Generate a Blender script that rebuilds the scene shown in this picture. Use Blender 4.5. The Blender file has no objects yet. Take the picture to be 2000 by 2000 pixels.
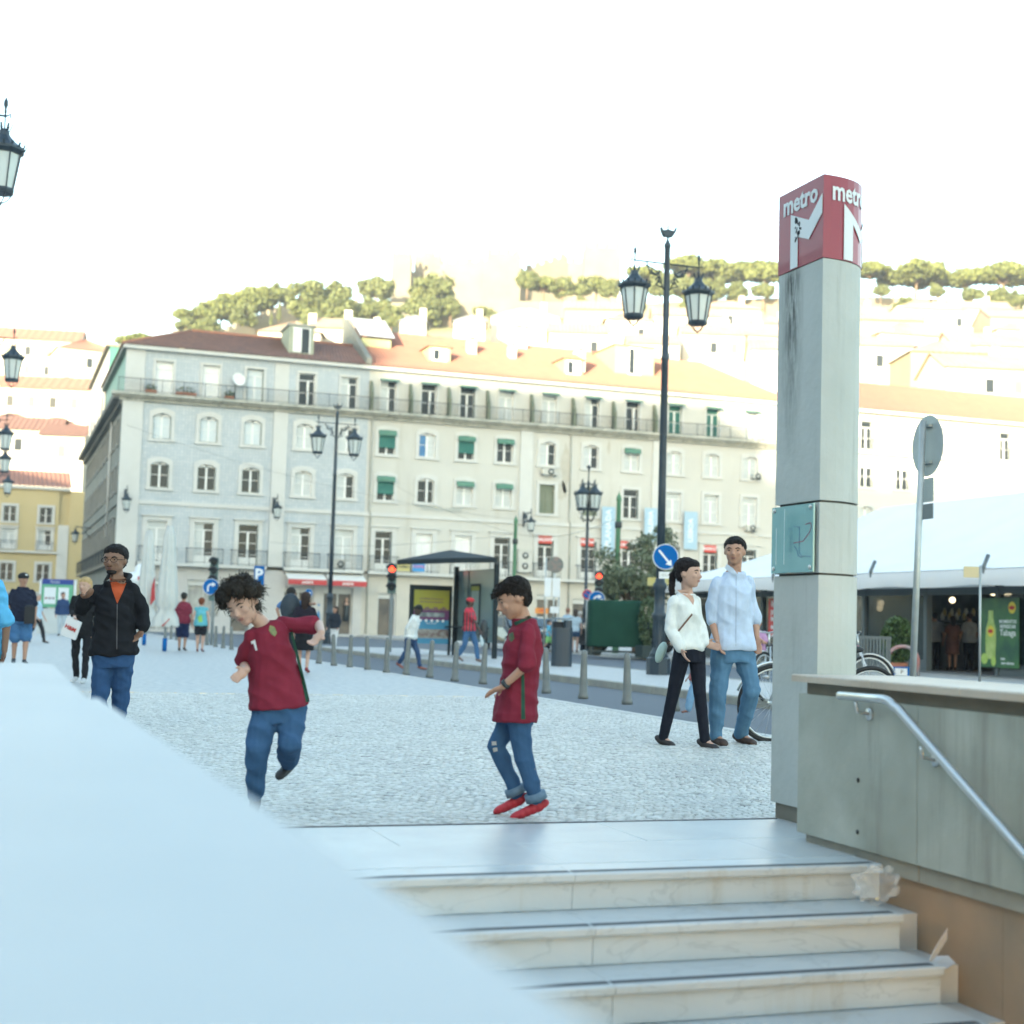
import bpy, bmesh, math, random
import numpy as np
from mathutils import Vector, Matrix, Euler, noise
random.seed(7)
S = bpy.context.scene
COL = S.collection
rad = math.radians
# ------------------------------------------------------------------ camera
FPX = 2857.0                      # 80 mm lens on a 56 mm frame, in pixels of the 2000 px photograph
YAW, PITCH, ROLL = rad(19.3), rad(4.36), 0.030
CAM = Vector((0, 0, 1.0))
_f0 = Vector((math.sin(YAW), math.cos(YAW), 0)); _r0 = Vector((math.cos(YAW), -math.sin(YAW), 0))
FWD = _f0 * math.cos(PITCH) + Vector((0, 0, math.sin(PITCH)))
_u0 = -_f0 * math.sin(PITCH) + Vector((0, 0, math.cos(PITCH)))
RGT = _r0 * math.cos(ROLL) + _u0 * math.sin(ROLL)
UPV = -_r0 * math.sin(ROLL) + _u0 * math.cos(ROLL)
cd = bpy.data.cameras.new('camera'); cam = bpy.data.objects.new('camera', cd); COL.objects.link(cam)
M3 = Matrix((RGT, UPV, -FWD)).transposed()
cam.matrix_world = Matrix.Translation(CAM) @ M3.to_4x4()
cd.sensor_width = 56; cd.lens = 80; cd.clip_start = 0.05; cd.clip_end = 3000
cd.dof.use_dof = True; cd.dof.focus_distance = 11.0; cd.dof.aperture_fstop = 3.3
S.camera = cam
# ------------------------------------------------------------------ sky, sun, exposure
SUN_EL = rad(8.5); SUN_DIR = Vector((0.62, 0.785, -math.tan(SUN_EL))).normalized()   # the way the light travels
w = bpy.data.worlds.new('World'); S.world = w; w.use_nodes = True
nt = w.node_tree; bg = nt.nodes['Background']
sky = nt.nodes.new('ShaderNodeTexSky'); sky.sky_type = 'NISHITA'; sky.sun_disc = False
sky.sun_elevation = SUN_EL; sky.sun_rotation = math.atan2(-SUN_DIR.x, -SUN_DIR.y)
sky.air_density = 1.0; sky.dust_density = 0.8; sky.ozone_density = 1.0; sky.altitude = 20
nt.links.new(sky.outputs[0], bg.inputs[0]); bg.inputs[1].default_value = 0.15
sd = bpy.data.lights.new('sun', 'SUN'); sd.energy = 3.9; sd.angle = rad(0.55); sd.color = (1.0, 0.86, 0.68)
so = bpy.data.objects.new('sun', sd); COL.objects.link(so); so.rotation_euler = SUN_DIR.to_track_quat('-Z', 'Y').to_euler()
so.location = (-40, -60, 60)
S.view_settings.view_transform = 'Standard'; S.view_settings.look = 'None'
S.view_settings.use_white_balance = True; S.view_settings.white_balance_temperature = 6850; S.view_settings.white_balance_tint = 2
S.view_settings.exposure = 2.72; S.view_settings.gamma = 1.0; S.view_settings.use_curve_mapping = False
S.cycles.use_denoising = True
S.cycles.max_bounces = 6; S.cycles.diffuse_bounces = 3; S.cycles.glossy_bounces = 3; S.cycles.transparent_max_bounces = 12
# ------------------------------------------------------------------ measuring the place from the camera
def ray(px, py): return FWD + RGT * ((px - 1000) / FPX) + UPV * ((1000 - py) / FPX)
def at(px, py, Z): return CAM + ray(px, py) * Z
def G(px, py, z=0.0):
    d = ray(px, py); return CAM + d * ((z - CAM.z) / d.z)
def onY(px, py, Y):
    d = ray(px, py); return CAM + d * (Y / d.y)
def onX(px, py, X):
    d = ray(px, py); return CAM + d * (X / d.x)
def depth(p): return (Vector(p) - CAM).dot(FWD)
# ------------------------------------------------------------------ materials
MATS = {}
def mat(name, col, rough=0.7, metal=0.0, col2=None, scale=4.0, amt=0.5, bump=0.0, bscale=60.0, spec=0.5, trans=0.0,
        alpha=1.0, emit=None, estr=0.0, streak=None, detail=6.0, attr=False, coat=0.0, sheen=0.0):
    if name in MATS: return MATS[name]
    m = bpy.data.materials.new(name); m.use_nodes = True; n = m.node_tree; b = n.nodes['Principled BSDF']
    L = n.links.new
    b.inputs['Base Color'].default_value = (*col, 1); b.inputs['Roughness'].default_value = rough
    b.inputs['Metallic'].default_value = metal; b.inputs['Specular IOR Level'].default_value = spec
    b.inputs['Transmission Weight'].default_value = trans; b.inputs['Alpha'].default_value = alpha
    b.inputs['Coat Weight'].default_value = coat
    if sheen: b.inputs['Sheen Weight'].default_value = sheen
    if emit: b.inputs['Emission Color'].default_value = (*emit, 1); b.inputs['Emission Strength'].default_value = estr
    tc = n.nodes.new('ShaderNodeTexCoord'); src = None
    if col2:
        tx = n.nodes.new('ShaderNodeTexNoise'); tx.inputs['Scale'].default_value = scale; tx.inputs['Detail'].default_value = detail
        L(tc.outputs['Object'], tx.inputs['Vector'])
        cr = n.nodes.new('ShaderNodeValToRGB'); cr.color_ramp.elements[0].position = 0.5 - amt * .5; cr.color_ramp.elements[1].position = 0.5 + amt * .5
        cr.color_ramp.elements[0].color = (*col, 1); cr.color_ramp.elements[1].color = (*col2, 1)
        L(tx.outputs['Fac'], cr.inputs['Fac']); src = cr.outputs['Color']
    if streak:      # (colour, x/y scale, threshold): runs of dirt down the surface
        mp = n.nodes.new('ShaderNodeMapping'); mp.inputs['Scale'].default_value = (streak[1], streak[1], streak[1] * .07)
        L(tc.outputs['Object'], mp.inputs['Vector'])
        t2 = n.nodes.new('ShaderNodeTexNoise'); t2.inputs['Scale'].default_value = 1.0; t2.inputs['Detail'].default_value = 8; t2.inputs['Roughness'].default_value = .7
        L(mp.outputs[0], t2.inputs['Vector'])
        c2 = n.nodes.new('ShaderNodeValToRGB'); c2.color_ramp.elements[0].position = streak[2]; c2.color_ramp.elements[1].position = streak[2] + .18
        c2.color_ramp.elements[0].color = (0, 0, 0, 1); c2.color_ramp.elements[1].color = (streak[3], streak[3], streak[3], 1)
        L(t2.outputs['Fac'], c2.inputs['Fac'])
        mx = n.nodes.new('ShaderNodeMix'); mx.data_type = 'RGBA'
        L(c2.outputs['Color'], mx.inputs[0])
        if src: L(src, mx.inputs[6])
        else: mx.inputs[6].default_value = (*col, 1)
        mx.inputs[7].default_value = (*streak[0], 1); src = mx.outputs[2]
    if attr:        # every piece carries its own tone
        at_ = n.nodes.new('ShaderNodeAttribute'); at_.attribute_name = 'tone'
        m2 = n.nodes.new('ShaderNodeMix'); m2.data_type = 'RGBA'; m2.blend_type = 'MULTIPLY'; m2.inputs[0].default_value = 1
        if src: L(src, m2.inputs[6])
        else: m2.inputs[6].default_value = (*col, 1)
        L(at_.outputs['Color'], m2.inputs[7]); src = m2.outputs[2]
    if src: L(src, b.inputs['Base Color'])
    if bump:
        t3 = n.nodes.new('ShaderNodeTexNoise'); t3.inputs['Scale'].default_value = bscale; t3.inputs['Detail'].default_value = 8
        L(tc.outputs['Object'], t3.inputs['Vector'])
        bp = n.nodes.new('ShaderNodeBump'); bp.inputs['Strength'].default_value = bump; bp.inputs['Distance'].default_value = .02
        L(t3.outputs['Fac'], bp.inputs['Height']); L(bp.outputs[0], b.inputs['Normal'])
    MATS[name] = m
    return m
# ------------------------------------------------------------------ mesh helpers
class MB:
    def __init__(s, *mats): s.v = []; s.f = []; s.m = []; s.sm = []; s.mats = list(mats); s.cm = 0; s.X = None; s.tone = []
    def use(s, m):
        if m not in s.mats: s.mats.append(m)
        s.cm = s.mats.index(m); return s
    def add(s, vs, fs, smooth=False):
        b = len(s.v); X = s.X
        s.v += [tuple(X @ Vector(v)) if X is not None else tuple(v) for v in vs]
        s.f += [tuple(b + i for i in f) for f in fs]; s.m += [s.cm] * len(fs); s.sm += [smooth] * len(fs); return s
    def box(s, x0, x1, y0, y1, z0, z1):
        return s.add([(x0, y0, z0), (x1, y0, z0), (x1, y1, z0), (x0, y1, z0), (x0, y0, z1), (x1, y0, z1), (x1, y1, z1), (x0, y1, z1)],
                     [(0, 3, 2, 1), (4, 5, 6, 7), (0, 1, 5, 4), (1, 2, 6, 5), (2, 3, 7, 6), (3, 0, 4, 7)])
    def bev(s, x0, x1, y0, y1, z0, z1, b=.01):     # box with a chamfered top
        return s.add([(x0, y0, z0), (x1, y0, z0), (x1, y1, z0), (x0, y1, z0), (x0, y0, z1 - b), (x1, y0, z1 - b), (x1, y1, z1 - b), (x0, y1, z1 - b),
                      (x0 + b, y0 + b, z1), (x1 - b, y0 + b, z1), (x1 - b, y1 - b, z1), (x0 + b, y1 - b, z1)],
                     [(0, 3, 2, 1), (0, 1, 5, 4), (1, 2, 6, 5), (2, 3, 7, 6), (3, 0, 4, 7), (4, 5, 9, 8), (5, 6, 10, 9), (6, 7, 11, 10), (7, 4, 8, 11), (8, 9, 10, 11)])
    def bar(s, p0, p1, w, h=None, up=(0, 0, 1)):   # a box section between two points
        p0 = Vector(p0); p1 = Vector(p1); h = h or w; d = (p1 - p0).normalized(); up = Vector(up)
        if abs(d.dot(up)) > .98: up = Vector((1, 0, 0))
        a = d.cross(up).normalized() * (w / 2); b = a.cross(d).normalized() * (h / 2)
        vs = [p + sa * a + sb * b for p in (p0, p1) for sa, sb in ((-1, -1), (1, -1), (1, 1), (-1, 1))]
        return s.add(vs, [(3, 2, 1, 0), (4, 5, 6, 7), (0, 1, 5, 4), (1, 2, 6, 5), (2, 3, 7, 6), (3, 0, 4, 7)])
    def tube(s, pts, r, n=8, caps=True, smooth=True, ell=None):    # r: one radius or one per point
        pts = [Vector(p) for p in pts]; k = len(pts); rs = r if isinstance(r, (list, tuple)) else [r] * k
        vs = []; pa = None
        for i, p in enumerate(pts):
            d = (pts[min(i + 1, k - 1)] - pts[max(i - 1, 0)])
            d = d.normalized() if d.length > 1e-9 else Vector((0, 0, 1))
            if pa is None:
                ref = Vector((0, 0, 1)) if abs(d.z) < .9 else Vector((1, 0, 0)); a = d.cross(ref).normalized()
            else: a = (pa - d * pa.dot(d)).normalized()
            pa = a; b = d.cross(a)
            for j in range(n):
                t = 2 * math.pi * j / n; vs.append(p + (a * math.cos(t) + b * math.sin(t)) * rs[i])
        fs = [(i * n + j, i * n + (j + 1) % n, (i + 1) * n + (j + 1) % n, (i + 1) * n + j) for i in range(k - 1) for j in range(n)]
        if caps: fs += [tuple(range(n))[::-1], tuple((k - 1) * n + j for j in range(n))]
        return s.add(vs, fs, smooth)
    def lathe(s, prof, n=16, cx=0, cy=0, smooth=True, a0=0):       # profile of (radius, z)
        vs = [(cx + r * math.cos(a0 + 2 * math.pi * j / n), cy + r * math.sin(a0 + 2 * math.pi * j / n), z) for r, z in prof for j in range(n)]
        k = len(prof)
        fs = [(i * n + j, i * n + (j + 1) % n, (i + 1) * n + (j + 1) % n, (i + 1) * n + j) for i in range(k - 1) for j in range(n)]
        fs += [tuple(range(n))[::-1], tuple((k - 1) * n + j for j in range(n))]
        return s.add(vs, fs, smooth)
    def prism(s, poly, y0, y1, axis='y', smooth=False):    # polygon (a,b) pushed between y0 and y1
        m = {'y': lambda a, b, t: (a, t, b), 'x': lambda a, b, t: (t, a, b), 'z': lambda a, b, t: (a, b, t)}[axis]
        n = len(poly); vs = [m(a, b, y0) for a, b in poly] + [m(a, b, y1) for a, b in poly]
        return s.add(vs, [tuple(range(n)), tuple(range(n, 2 * n))[::-1]] + [(j, n + j, n + (j + 1) % n, (j + 1) % n) for j in range(n)], smooth)
    def ball(s, c, r, nu=10, nv=7, R=None):      # r: (rx,ry,rz)
        c = Vector(c); r = r if isinstance(r, (list, tuple)) else (r, r, r); R = R or Matrix.Identity(3)
        vs = [c + R @ Vector((0, 0, r[2]))]
        for i in range(1, nv):
            t = math.pi * i / nv
            for j in range(nu):
                p = 2 * math.pi * j / nu; vs.append(c + R @ Vector((r[0] * math.sin(t) * math.cos(p), r[1] * math.sin(t) * math.sin(p), r[2] * math.cos(t))))
        vs.append(c + R @ Vector((0, 0, -r[2]))); e = len(vs) - 1
        fs = [(0, 1 + j, 1 + (j + 1) % nu) for j in range(nu)] + [(1 + i * nu + j, 1 + (i + 1) * nu + j, 1 + (i + 1) * nu + (j + 1) % nu, 1 + i * nu + (j + 1) % nu) for i in range(nv - 2) for j in range(nu)]
        fs += [(e, 1 + (nv - 2) * nu + (j + 1) % nu, 1 + (nv - 2) * nu + j) for j in range(nu)]
        return s.add(vs, fs, True)
    def quad(s, a, b, c, d): return s.add([a, b, c, d], [(0, 1, 2, 3)])
    def mesh(s, name):
        me = bpy.data.meshes.new(name); me.from_pydata(s.v, [], s.f)
        for m in s.mats: me.materials.append(m)
        if len(s.mats) > 1: me.polygons.foreach_set('material_index', s.m)
        me.polygons.foreach_set('use_smooth', s.sm)
        bm = bmesh.new(); bm.from_mesh(me); bmesh.ops.recalc_face_normals(bm, faces=bm.faces); bm.to_mesh(me); bm.free()
        me.update(); return me
    def build(s, name, parent=None, **kw): return put(name, s.mesh(name), parent, **kw)
def put(name, me, parent=None, loc=None, **kw):
    o = bpy.data.objects.new(name, me); COL.objects.link(o)
    if parent is not None:
        o.parent = parent
        if loc is None and parent.get('_w'): o.location = -Vector(parent['_o'])    # built in world coordinates
    if loc is not None: o.location = loc
    for k, v in kw.items(): o[k] = v
    return o
def tag(o, label=None, cat=None, group=None, kind=None):
    if label: o['label'] = label
    if cat: o['category'] = cat
    if group: o['group'] = group
    if kind: o['kind'] = kind
    return o
def thing(name, label, cat, loc=(0, 0, 0), rz=0.0, group=None, world=False):
    o = bpy.data.objects.new(name, None); COL.objects.link(o); o.location = loc; o.rotation_euler = (0, 0, rz); o.empty_display_size = .2
    if world: o['_w'] = 1; o['_o'] = tuple(loc)
    return tag(o, label, cat, group)
def copy_tree(o, loc=None, rz=None, label=None, parent=None):
    c = o.copy(); COL.objects.link(c)
    if parent is not None: c.parent = parent
    if loc is not None: c.location = loc
    if rz is not None: c.rotation_euler = (0, 0, rz)
    if label: c['label'] = label
    for ch in list(o.children): copy_tree(ch, parent=c)
    return c
def text_mesh(txt, size, m, depth=.002, bold=0.0, align='CENTER'):
    cu = bpy.data.curves.new('t', 'FONT'); cu.body = txt; cu.size = size; cu.extrude = depth; cu.offset = bold; cu.align_x = align; cu.align_y = 'CENTER'; cu.resolution_u = 2
    o = bpy.data.objects.new('t', cu); COL.objects.link(o); dg = bpy.context.evaluated_depsgraph_get()
    me = bpy.data.meshes.new_from_object(o.evaluated_get(dg)); bpy.data.objects.remove(o); me.materials.clear(); me.materials.append(m); return me
def lettering(txt, size, m, parent, R, loc, name='lettering', depth=.002, bold=0.0, bend=None):
    me = text_mesh(txt, size, m, depth, bold)
    if bend:
        for v in me.vertices: v.co = bend(v.co)
    else: me.transform(Matrix.Translation(loc) @ R.to_4x4())
    return put(name, me, parent)
RYF = Matrix(((1, 0, 0), (0, 0, -1), (0, 1, 0)))      # text upright, read from -Y
RXF = Matrix(((0, 0, -1), (-1, 0, 0), (0, 1, 0)))     # text upright, read from -X
# ================================================================== the setting
m_marble = mat('step marble', (.60, .63, .63), .3, col2=(.45, .49, .50), scale=1.6, amt=.6, streak=((.36, .31, .22), 3.5, .55, .6), bump=.08, bscale=25)
n = m_marble.node_tree; pb_ = n.nodes['Principled BSDF']; src_ = pb_.inputs['Base Color'].links[0].from_socket; tc_ = n.nodes['Texture Coordinate']      # dark veins
mp_0 = n.nodes.new('ShaderNodeMapping'); mp_0.inputs['Rotation'].default_value = (.3, .9, .4); mp_0.inputs['Scale'].default_value = (1, 1, 2.4); n.links.new(tc_.outputs['Object'], mp_0.inputs[0])
nz_ = n.nodes.new('ShaderNodeTexNoise'); nz_.inputs['Scale'].default_value = 2.1; nz_.inputs['Detail'].default_value = 9; nz_.inputs['Distortion'].default_value = 1.2; n.links.new(mp_0.outputs[0], nz_.inputs['Vector'])
cr_ = n.nodes.new('ShaderNodeValToRGB'); e_ = cr_.color_ramp.elements; e_[0].position = .485; e_[0].color = (0, 0, 0, 1); e_[1].position = .515; e_[1].color = (0, 0, 0, 1); q_ = e_.new(.5); q_.color = (.32, .32, .32, 1); n.links.new(nz_.outputs['Fac'], cr_.inputs['Fac'])
mx_ = n.nodes.new('ShaderNodeMix'); mx_.data_type = 'RGBA'; n.links.new(cr_.outputs[0], mx_.inputs[0]); n.links.new(src_, mx_.inputs[6]); mx_.inputs[7].default_value = (.25, .29, .31, 1); n.links.new(mx_.outputs[2], pb_.inputs['Base Color'])
m_gravel = mat('asphalt', (.10, .115, .135), .85, col2=(.15, .165, .185), scale=30, amt=.6, bump=.5, bscale=90)
m_cal = mat('calcada limestone', (.52, .515, .49), .42, col2=(.43, .43, .42), scale=.8, amt=.6, bump=.35, bscale=18, attr=True)
m_calfar = mat('calcada paving beyond', (.50, .495, .47), .55, col2=(.33, .34, .34), scale=9, amt=.35, bump=.6, bscale=16)
m_joint = mat('joint sand', (.10, .095, .085), .95, col2=(.2, .19, .17), scale=20, amt=.5)
m_earth = mat('hill earth', (.30, .27, .17), .95, col2=(.16, .19, .08), scale=.06, amt=.5)
# the plaza, a sheet out to the horizon with the stairwell left open
def sheet(name, rects, z, m):
    b = MB(m)
    for x0, x1, y0, y1 in rects: b.quad((x0, y0, z), (x1, y0, z), (x1, y1, z), (x0, y1, z))
    return tag(b.build(name), kind='structure')
plaza = sheet('plaza_ground', [(-800, -.45, -800, 7.0), (4.0, 7.0, -800, 7.0), (-.45, 4.0, -800, -8), (-800, 7.0, 19.0, 95), (-800, -3.6, 7.0, 19.0), (-800, 800, 95, 900)], 0, m_calfar)
sheet('plaza_bedding', [(-3.6, 7.0, 7.0, 19.0)], -.022, m_joint)
# calcada stones: small hand-cut limestone cubes, one by one near the stairs
rs = np.random.RandomState(3)
def stones(x0, x1, y0, y1, step):
    out = []; a = rad(38); ca, sa = math.cos(a), math.sin(a); cx, cy = (x0 + x1) / 2, (y0 + y1) / 2
    R = int(math.hypot(x1 - x0, y1 - y0) / step / 2) + 2
    for i in range(-R, R):
        off = rs.rand() * step; wv = 0
        for j in range(-R, R):
            u = i * step + .012 * math.sin(j * .13) + .004 * math.sin(j * .9 + i); v = j * step * 1.05 + off + rs.randn() * .0025
            x = cx + u * ca - v * sa; y = cy + u * sa + v * ca
            if x0 + .03 < x < x1 - .03 and y0 + .03 < y < y1: out.append((x, y))
    return out
pts = stones(-3.6, 7.0, 7.0, 19.0, .057)
SM = []      # six stones, each with broken edges
for k in range(6):
    r2 = random.Random(k); c = []
    for (sx, sy) in ((-1, -1), (1, -1), (1, 1), (-1, 1)): c.append((sx * (.0465 + r2.uniform(-.008, .005)) * .55, sy * .55 * (.0475 + r2.uniform(-.006, .004))))
    top = [(x * .80, y * .80, r2.uniform(-.001, .0015)) for x, y in c]; mid = [(x, y, -.006 + r2.uniform(-.0015, .0015)) for x, y in c]; bot = [(x, y, -.03) for x, y in c]
    SM.append((bot + mid + top, [(0, 1, 5, 4), (1, 2, 6, 5), (2, 3, 7, 6), (3, 0, 4, 7), (4, 5, 9, 8), (5, 6, 10, 9), (6, 7, 11, 10), (7, 4, 8, 11), (8, 9, 10, 11)]))
vis = []
for x, y in pts:
    d = Vector((x, y, 0)) - CAM; z = d.dot(FWD); px = 1000 + d.dot(RGT) / z * FPX; py = 1000 - d.dot(UPV) / z * FPX
    if -60 < px < 1700: vis.append((z, x, y, px, py))
vis.sort()
near = [q for q in vis if 430 < q[3] < 1515][:300]; ns = set((q[1], q[2]) for q in near)
sme = []
for k in range(6):
    me = bpy.data.meshes.new('paving_stone'); me.from_pydata(SM[k][0], [], SM[k][1]); me.materials.append(m_cal)
    t = me.color_attributes.new('tone', 'FLOAT_COLOR', 'POINT'); g = (1.0, .93, 1.05, .85, .98, 1.02)[k]
    t.data.foreach_set('color', [g, g, g * .98, 1] * len(me.vertices)); sme.append(me)
for q in near:
    o = put('paving_stone', random.choice(sme), None, loc=(q[1], q[2], rs.uniform(-.003, .003)))
    o.rotation_euler = (rs.randn() * .015, rs.randn() * .015, rad(38) + rs.randn() * .07 + random.choice((0, 1, 2, 3)) * math.pi / 2); o.parent = plaza
V = []; F = []; T = []

for z, x, y, _, _ in vis:
    if (x, y) in ns: continue
    vs, fs = SM[rs.randint(6)]; a = rad(38) + rs.randn() * .08 + rs.randint(4) * math.pi / 2; ca, sa = math.cos(a), math.sin(a); b = len(V); h = rs.uniform(-.0018, .0018)
    tx, ty = rs.randn(2) * .018; sc = rs.uniform(.92, 1.04)
    V += [(x + (p[0] * ca - p[1] * sa) * sc, y + (p[0] * sa + p[1] * ca) * sc, h + p[2] + p[0] * tx + p[1] * ty) for p in vs]
    F += [tuple(b + i for i in f) for f in fs]
    g = 1 + rs.randn() * .09; g = .62 if rs.rand() < .02 else g; T += [g, g, g * .98, 1] * len(vs)
me = bpy.data.meshes.new('paving_stones'); me.from_pydata(V, [], F); me.materials.append(m_cal)
t = me.color_attributes.new('tone', 'FLOAT_COLOR', 'POINT'); t.data.foreach_set('color', T)
o = put('paving_stones', me, plaza, kind='stuff')
print('stones', len(vis))
# roads, kerbs and the bus island
KX = 7.0
sheet('near_road', [(KX + .15, 10.4, -800, 88)], -.10, m_gravel)
sheet('far_road', [(14.15, 21.0, -800, 88), (10.4, 14.15, 50.5, 88)], -.10, m_gravel)
b = MB(mat('kerb stone', (.55, .54, .50), .6, col2=(.42, .42, .40), scale=2, bump=.2))
for y in np.arange(2, 90, 1.2): b.bev(KX, KX + .15, y + .006, y + 1.194, -.12, .004, .012)
tag(b.build('plaza_kerb'), kind='structure')
b = MB(mat('island paving', (.50, .49, .47), .6, col2=(.38, .38, .37), scale=8, amt=.4, bump=.5, bscale=30)); b.box(10.55, 14.0, -30, 50.4, -.12, .02)
tag(b.build('bus_island_pavement'), kind='structure')
b = MB(mat('old kerb', (.36, .35, .29), .7, col2=(.24, .24, .22), scale=3, bump=.3))
for y in np.arange(-10, 50, 1.2): b.bev(10.40, 10.547, y + .006, y + 1.194, -.12, .028, .012); b.bev(14.003, 14.15, y + .006, y + 1.194, -.12, .028, .012)
tag(b.build('bus_island_kerb'), kind='structure')
b = MB(MATS['island paving']); b.box(21.15, 800, -800, 95, -.12, .01); b.box(6.9, 21.14, 88.2, 95, -.12, .012); tag(b.build('far_pavement'), kind='structure')
b = MB(MATS['kerb stone']); b.bev(21.0, 21.147, -60, 88, -.12, .018, .012); b.bev(7.15, 20.99, 88.0, 88.19, -.12, .018, .012); tag(b.build('far_kerb'), kind='structure')
sheet('side_street', [(-20, 6.0, 95, 150)], .02, mat('street setts', (.22, .22, .22), .8, col2=(.3, .3, .29), scale=3, bump=.4))
# ================================================================== metro entrance: stairs, parapets, pillar
m_gran = mat('landing slabs', (.60, .62, .62), .25, col2=(.47, .50, .51), scale=3.0, amt=.8, bump=.15, bscale=120)
m_strip = mat('grip strip', (.13, .135, .14), .75, bump=.5, bscale=300)
m_conc = mat('cast concrete', (.25, .265, .215), .75, col2=(.50, .52, .46), scale=1.9, amt=.55, streak=((.17, .16, .13), 4.0, .52, .55), bump=.25, bscale=14)
m_cope = mat('coping stone', (.46, .36, .26), .5, col2=(.60, .52, .43), scale=3, amt=.6, bump=.2, bscale=30, streak=((.4, .33, .25), 9, .6, .5))
m_pink = mat('pink marble', (.48, .30, .18), .30, col2=(.24, .20, .15), scale=2.4, amt=.65, streak=((.16, .13, .11), 5.0, .60, .6), bump=.1, bscale=10)
m_dark = mat('dark joint stone', (.16, .15, .12), .9, col2=(.24, .22, .18), scale=6)  # plain dark stone for plinth, recesses and ledges
m_seam = mat('joint grout', (.12, .12, .11), .9)
st = thing('staircase', 'veined white marble stairs leading down into the metro entrance', 'stairs', (2, 5.5, 0), world=True)
# landing slabs above the first step
ys = [5.80, 6.36, 6.985]
for i in range(2):
    xs = [-.45, .55, 1.75, 2.95, 4.0] if i else [-.45, 1.1, 2.3, 3.4, 4.0]
    for a, c in zip(xs, xs[1:]): MB(m_gran).bev(a + .0015, c - .0015, ys[i] + .0015, ys[i + 1] - .0015, -.05, .001 + .0012 * ((i + int(a * 3)) % 2), .002).build('landing_slab', st)
MB(mat('brass edge', (.12, .12, .13), .5, metal=.6)).box(-.45, 4.0, 6.9865, 6.9985, -.05, .006).build('edging_strip', st)
NY = [5.575, 5.265, 4.985, 4.69, 4.40, 4.10, 3.80, 3.50, 3.20, 2.90, 2.60, 2.30]
jx = [(1.93, 4.2), (1.93, 4.2), (1.97, 4.2), (2.03, 4.2), (1.95, 4.2), (1.9, 4.2)] + [(1.9, 4.2)] * 6
for i, y in enumerate(NY):
    z = -.15 * i; xr = 3.72 if i == 0 else 3.615; j0 = 2.27 - .0 * i; j0 = [2.27, 2.235, 2.20, 2.25, 2.2, 2.3][i % 6]
    for a, c in ((-.45, j0), (j0, xr)):
        back = 5.7985 if i == 0 else NY[i - 1] + .045
        b = MB(m_marble)                       # tread slab with rounded nose, overhanging the riser
        pr = [(back, z - .038), (back, z - .0005 * i), (y + .010, z), (y + .003, z - .003), (y, z - .009), (y, z - .030), (y + .004, z - .036), (y + .01, z - .038)]
        b.prism([(p[0], p[1]) for p in pr], a + .001, c - .001, 'x'); b.build('tread', st)
        MB(m_marble).box(a + .0012, c - .0012, y + .026, y + .05, z - .15 + .002, z - .0385).build('riser', st)
        MB(m_strip).box(a + .0012, c - (.012 if c < 3 else .03), y + .026, y + .066, z - .002, z + .0018).build('grip_strip', st)
    MB(m_seam).box(-.45, xr - .004, y + .051, y + .12, z - .16, z - .04).build('mortar', st)
    if i:
        MB(mat('side gutter stone', (.55, .56, .55), .4, col2=(.45, .46, .45), scale=4)).box(3.62, 3.752, y + .10, NY[i - 1] + .145, z - .20, z - .022).build('side_block', st)
# right-hand wall of the stairwell
rw = thing('stairwell_wall', 'raw concrete parapet with a pale stone coping on the right of the stairs', 'wall', (3.9, 5, 0), world=True)
py = [6.245, 5.30, 4.52, 3.6, 2.6, 1.6, .6, -.6]
for i, (a, c) in enumerate(zip(py, py[1:])):
    b = MB(m_conc); b.box(3.70, 3.76, c + .002, a - .002, .042, .705); b.build('concrete_panel', rw)
b = MB(m_conc); b.box(3.762, 4.26, -.6, 6.20, -.02, .716); b.build('wall_core', rw)
b = MB(m_conc); b.box(3.702, 4.30, 6.2465, 6.2765, .042, .705); b.build('end_panel', rw)
MB(m_conc).box(4.262, 4.30, -.6, 6.245, -.1, .705).build('outer_panel', rw)
MB(m_dark).box(3.725, 3.7615, -.6, 6.24, .7055, .762).build('coping_recess', rw)
MB(m_dark).box(3.728, 4.28, -.6, 6.235, .7165, .7615).build('coping_bed', rw)
cy = [6.30, 5.62, 4.98, 4.2, 3.2, 2.2, 1.2, .2, -.6]
for a, c in zip(cy, cy[1:]): MB(m_cope).bev(3.672, 4.33, c + .0015, a - .0015, .762, .797, .006).build('coping_slab', rw)
sy = [6.235, 5.66, 5.32, 4.6, 3.6, 2.6, 1.6, .6, -.6]
for i, (a, c) in enumerate(zip(sy, sy[1:])): MB(mat('skirting stone', (.36, .34, .28), .6, col2=(.26, .25, .21), scale=8, amt=.7)).box(3.727 - .002 * (i % 2), 3.7605, c + .002, a - .002, -.035, .040).build('skirting', rw)
ky = [5.66, 4.81, 4.16, 3.4, 2.6, 1.8, 1.0, .2, -.6]
for a, c in zip(ky, ky[1:]): MB(m_pink).box(3.754, 3.80, c + .001, a - .001, -2.6, -.037).build('marble_panel', rw)
for (x_, y_, z_) in ((3.699, 5.76, .21), (3.699, 5.745, .345), (3.699, 5.745, .115)):
    if z_ != .21: MB(mat('tie hole', (.03, .03, .03), .9)).lathe([(.009, 0), (.011, .003)], 10).build('tie_hole', rw, ) .matrix_local = Matrix.Translation(Vector((x_, y_, z_)) - Vector((3.9, 5, 0))) @ Euler((0, rad(-90), 0)).to_matrix().to_4x4()
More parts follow.
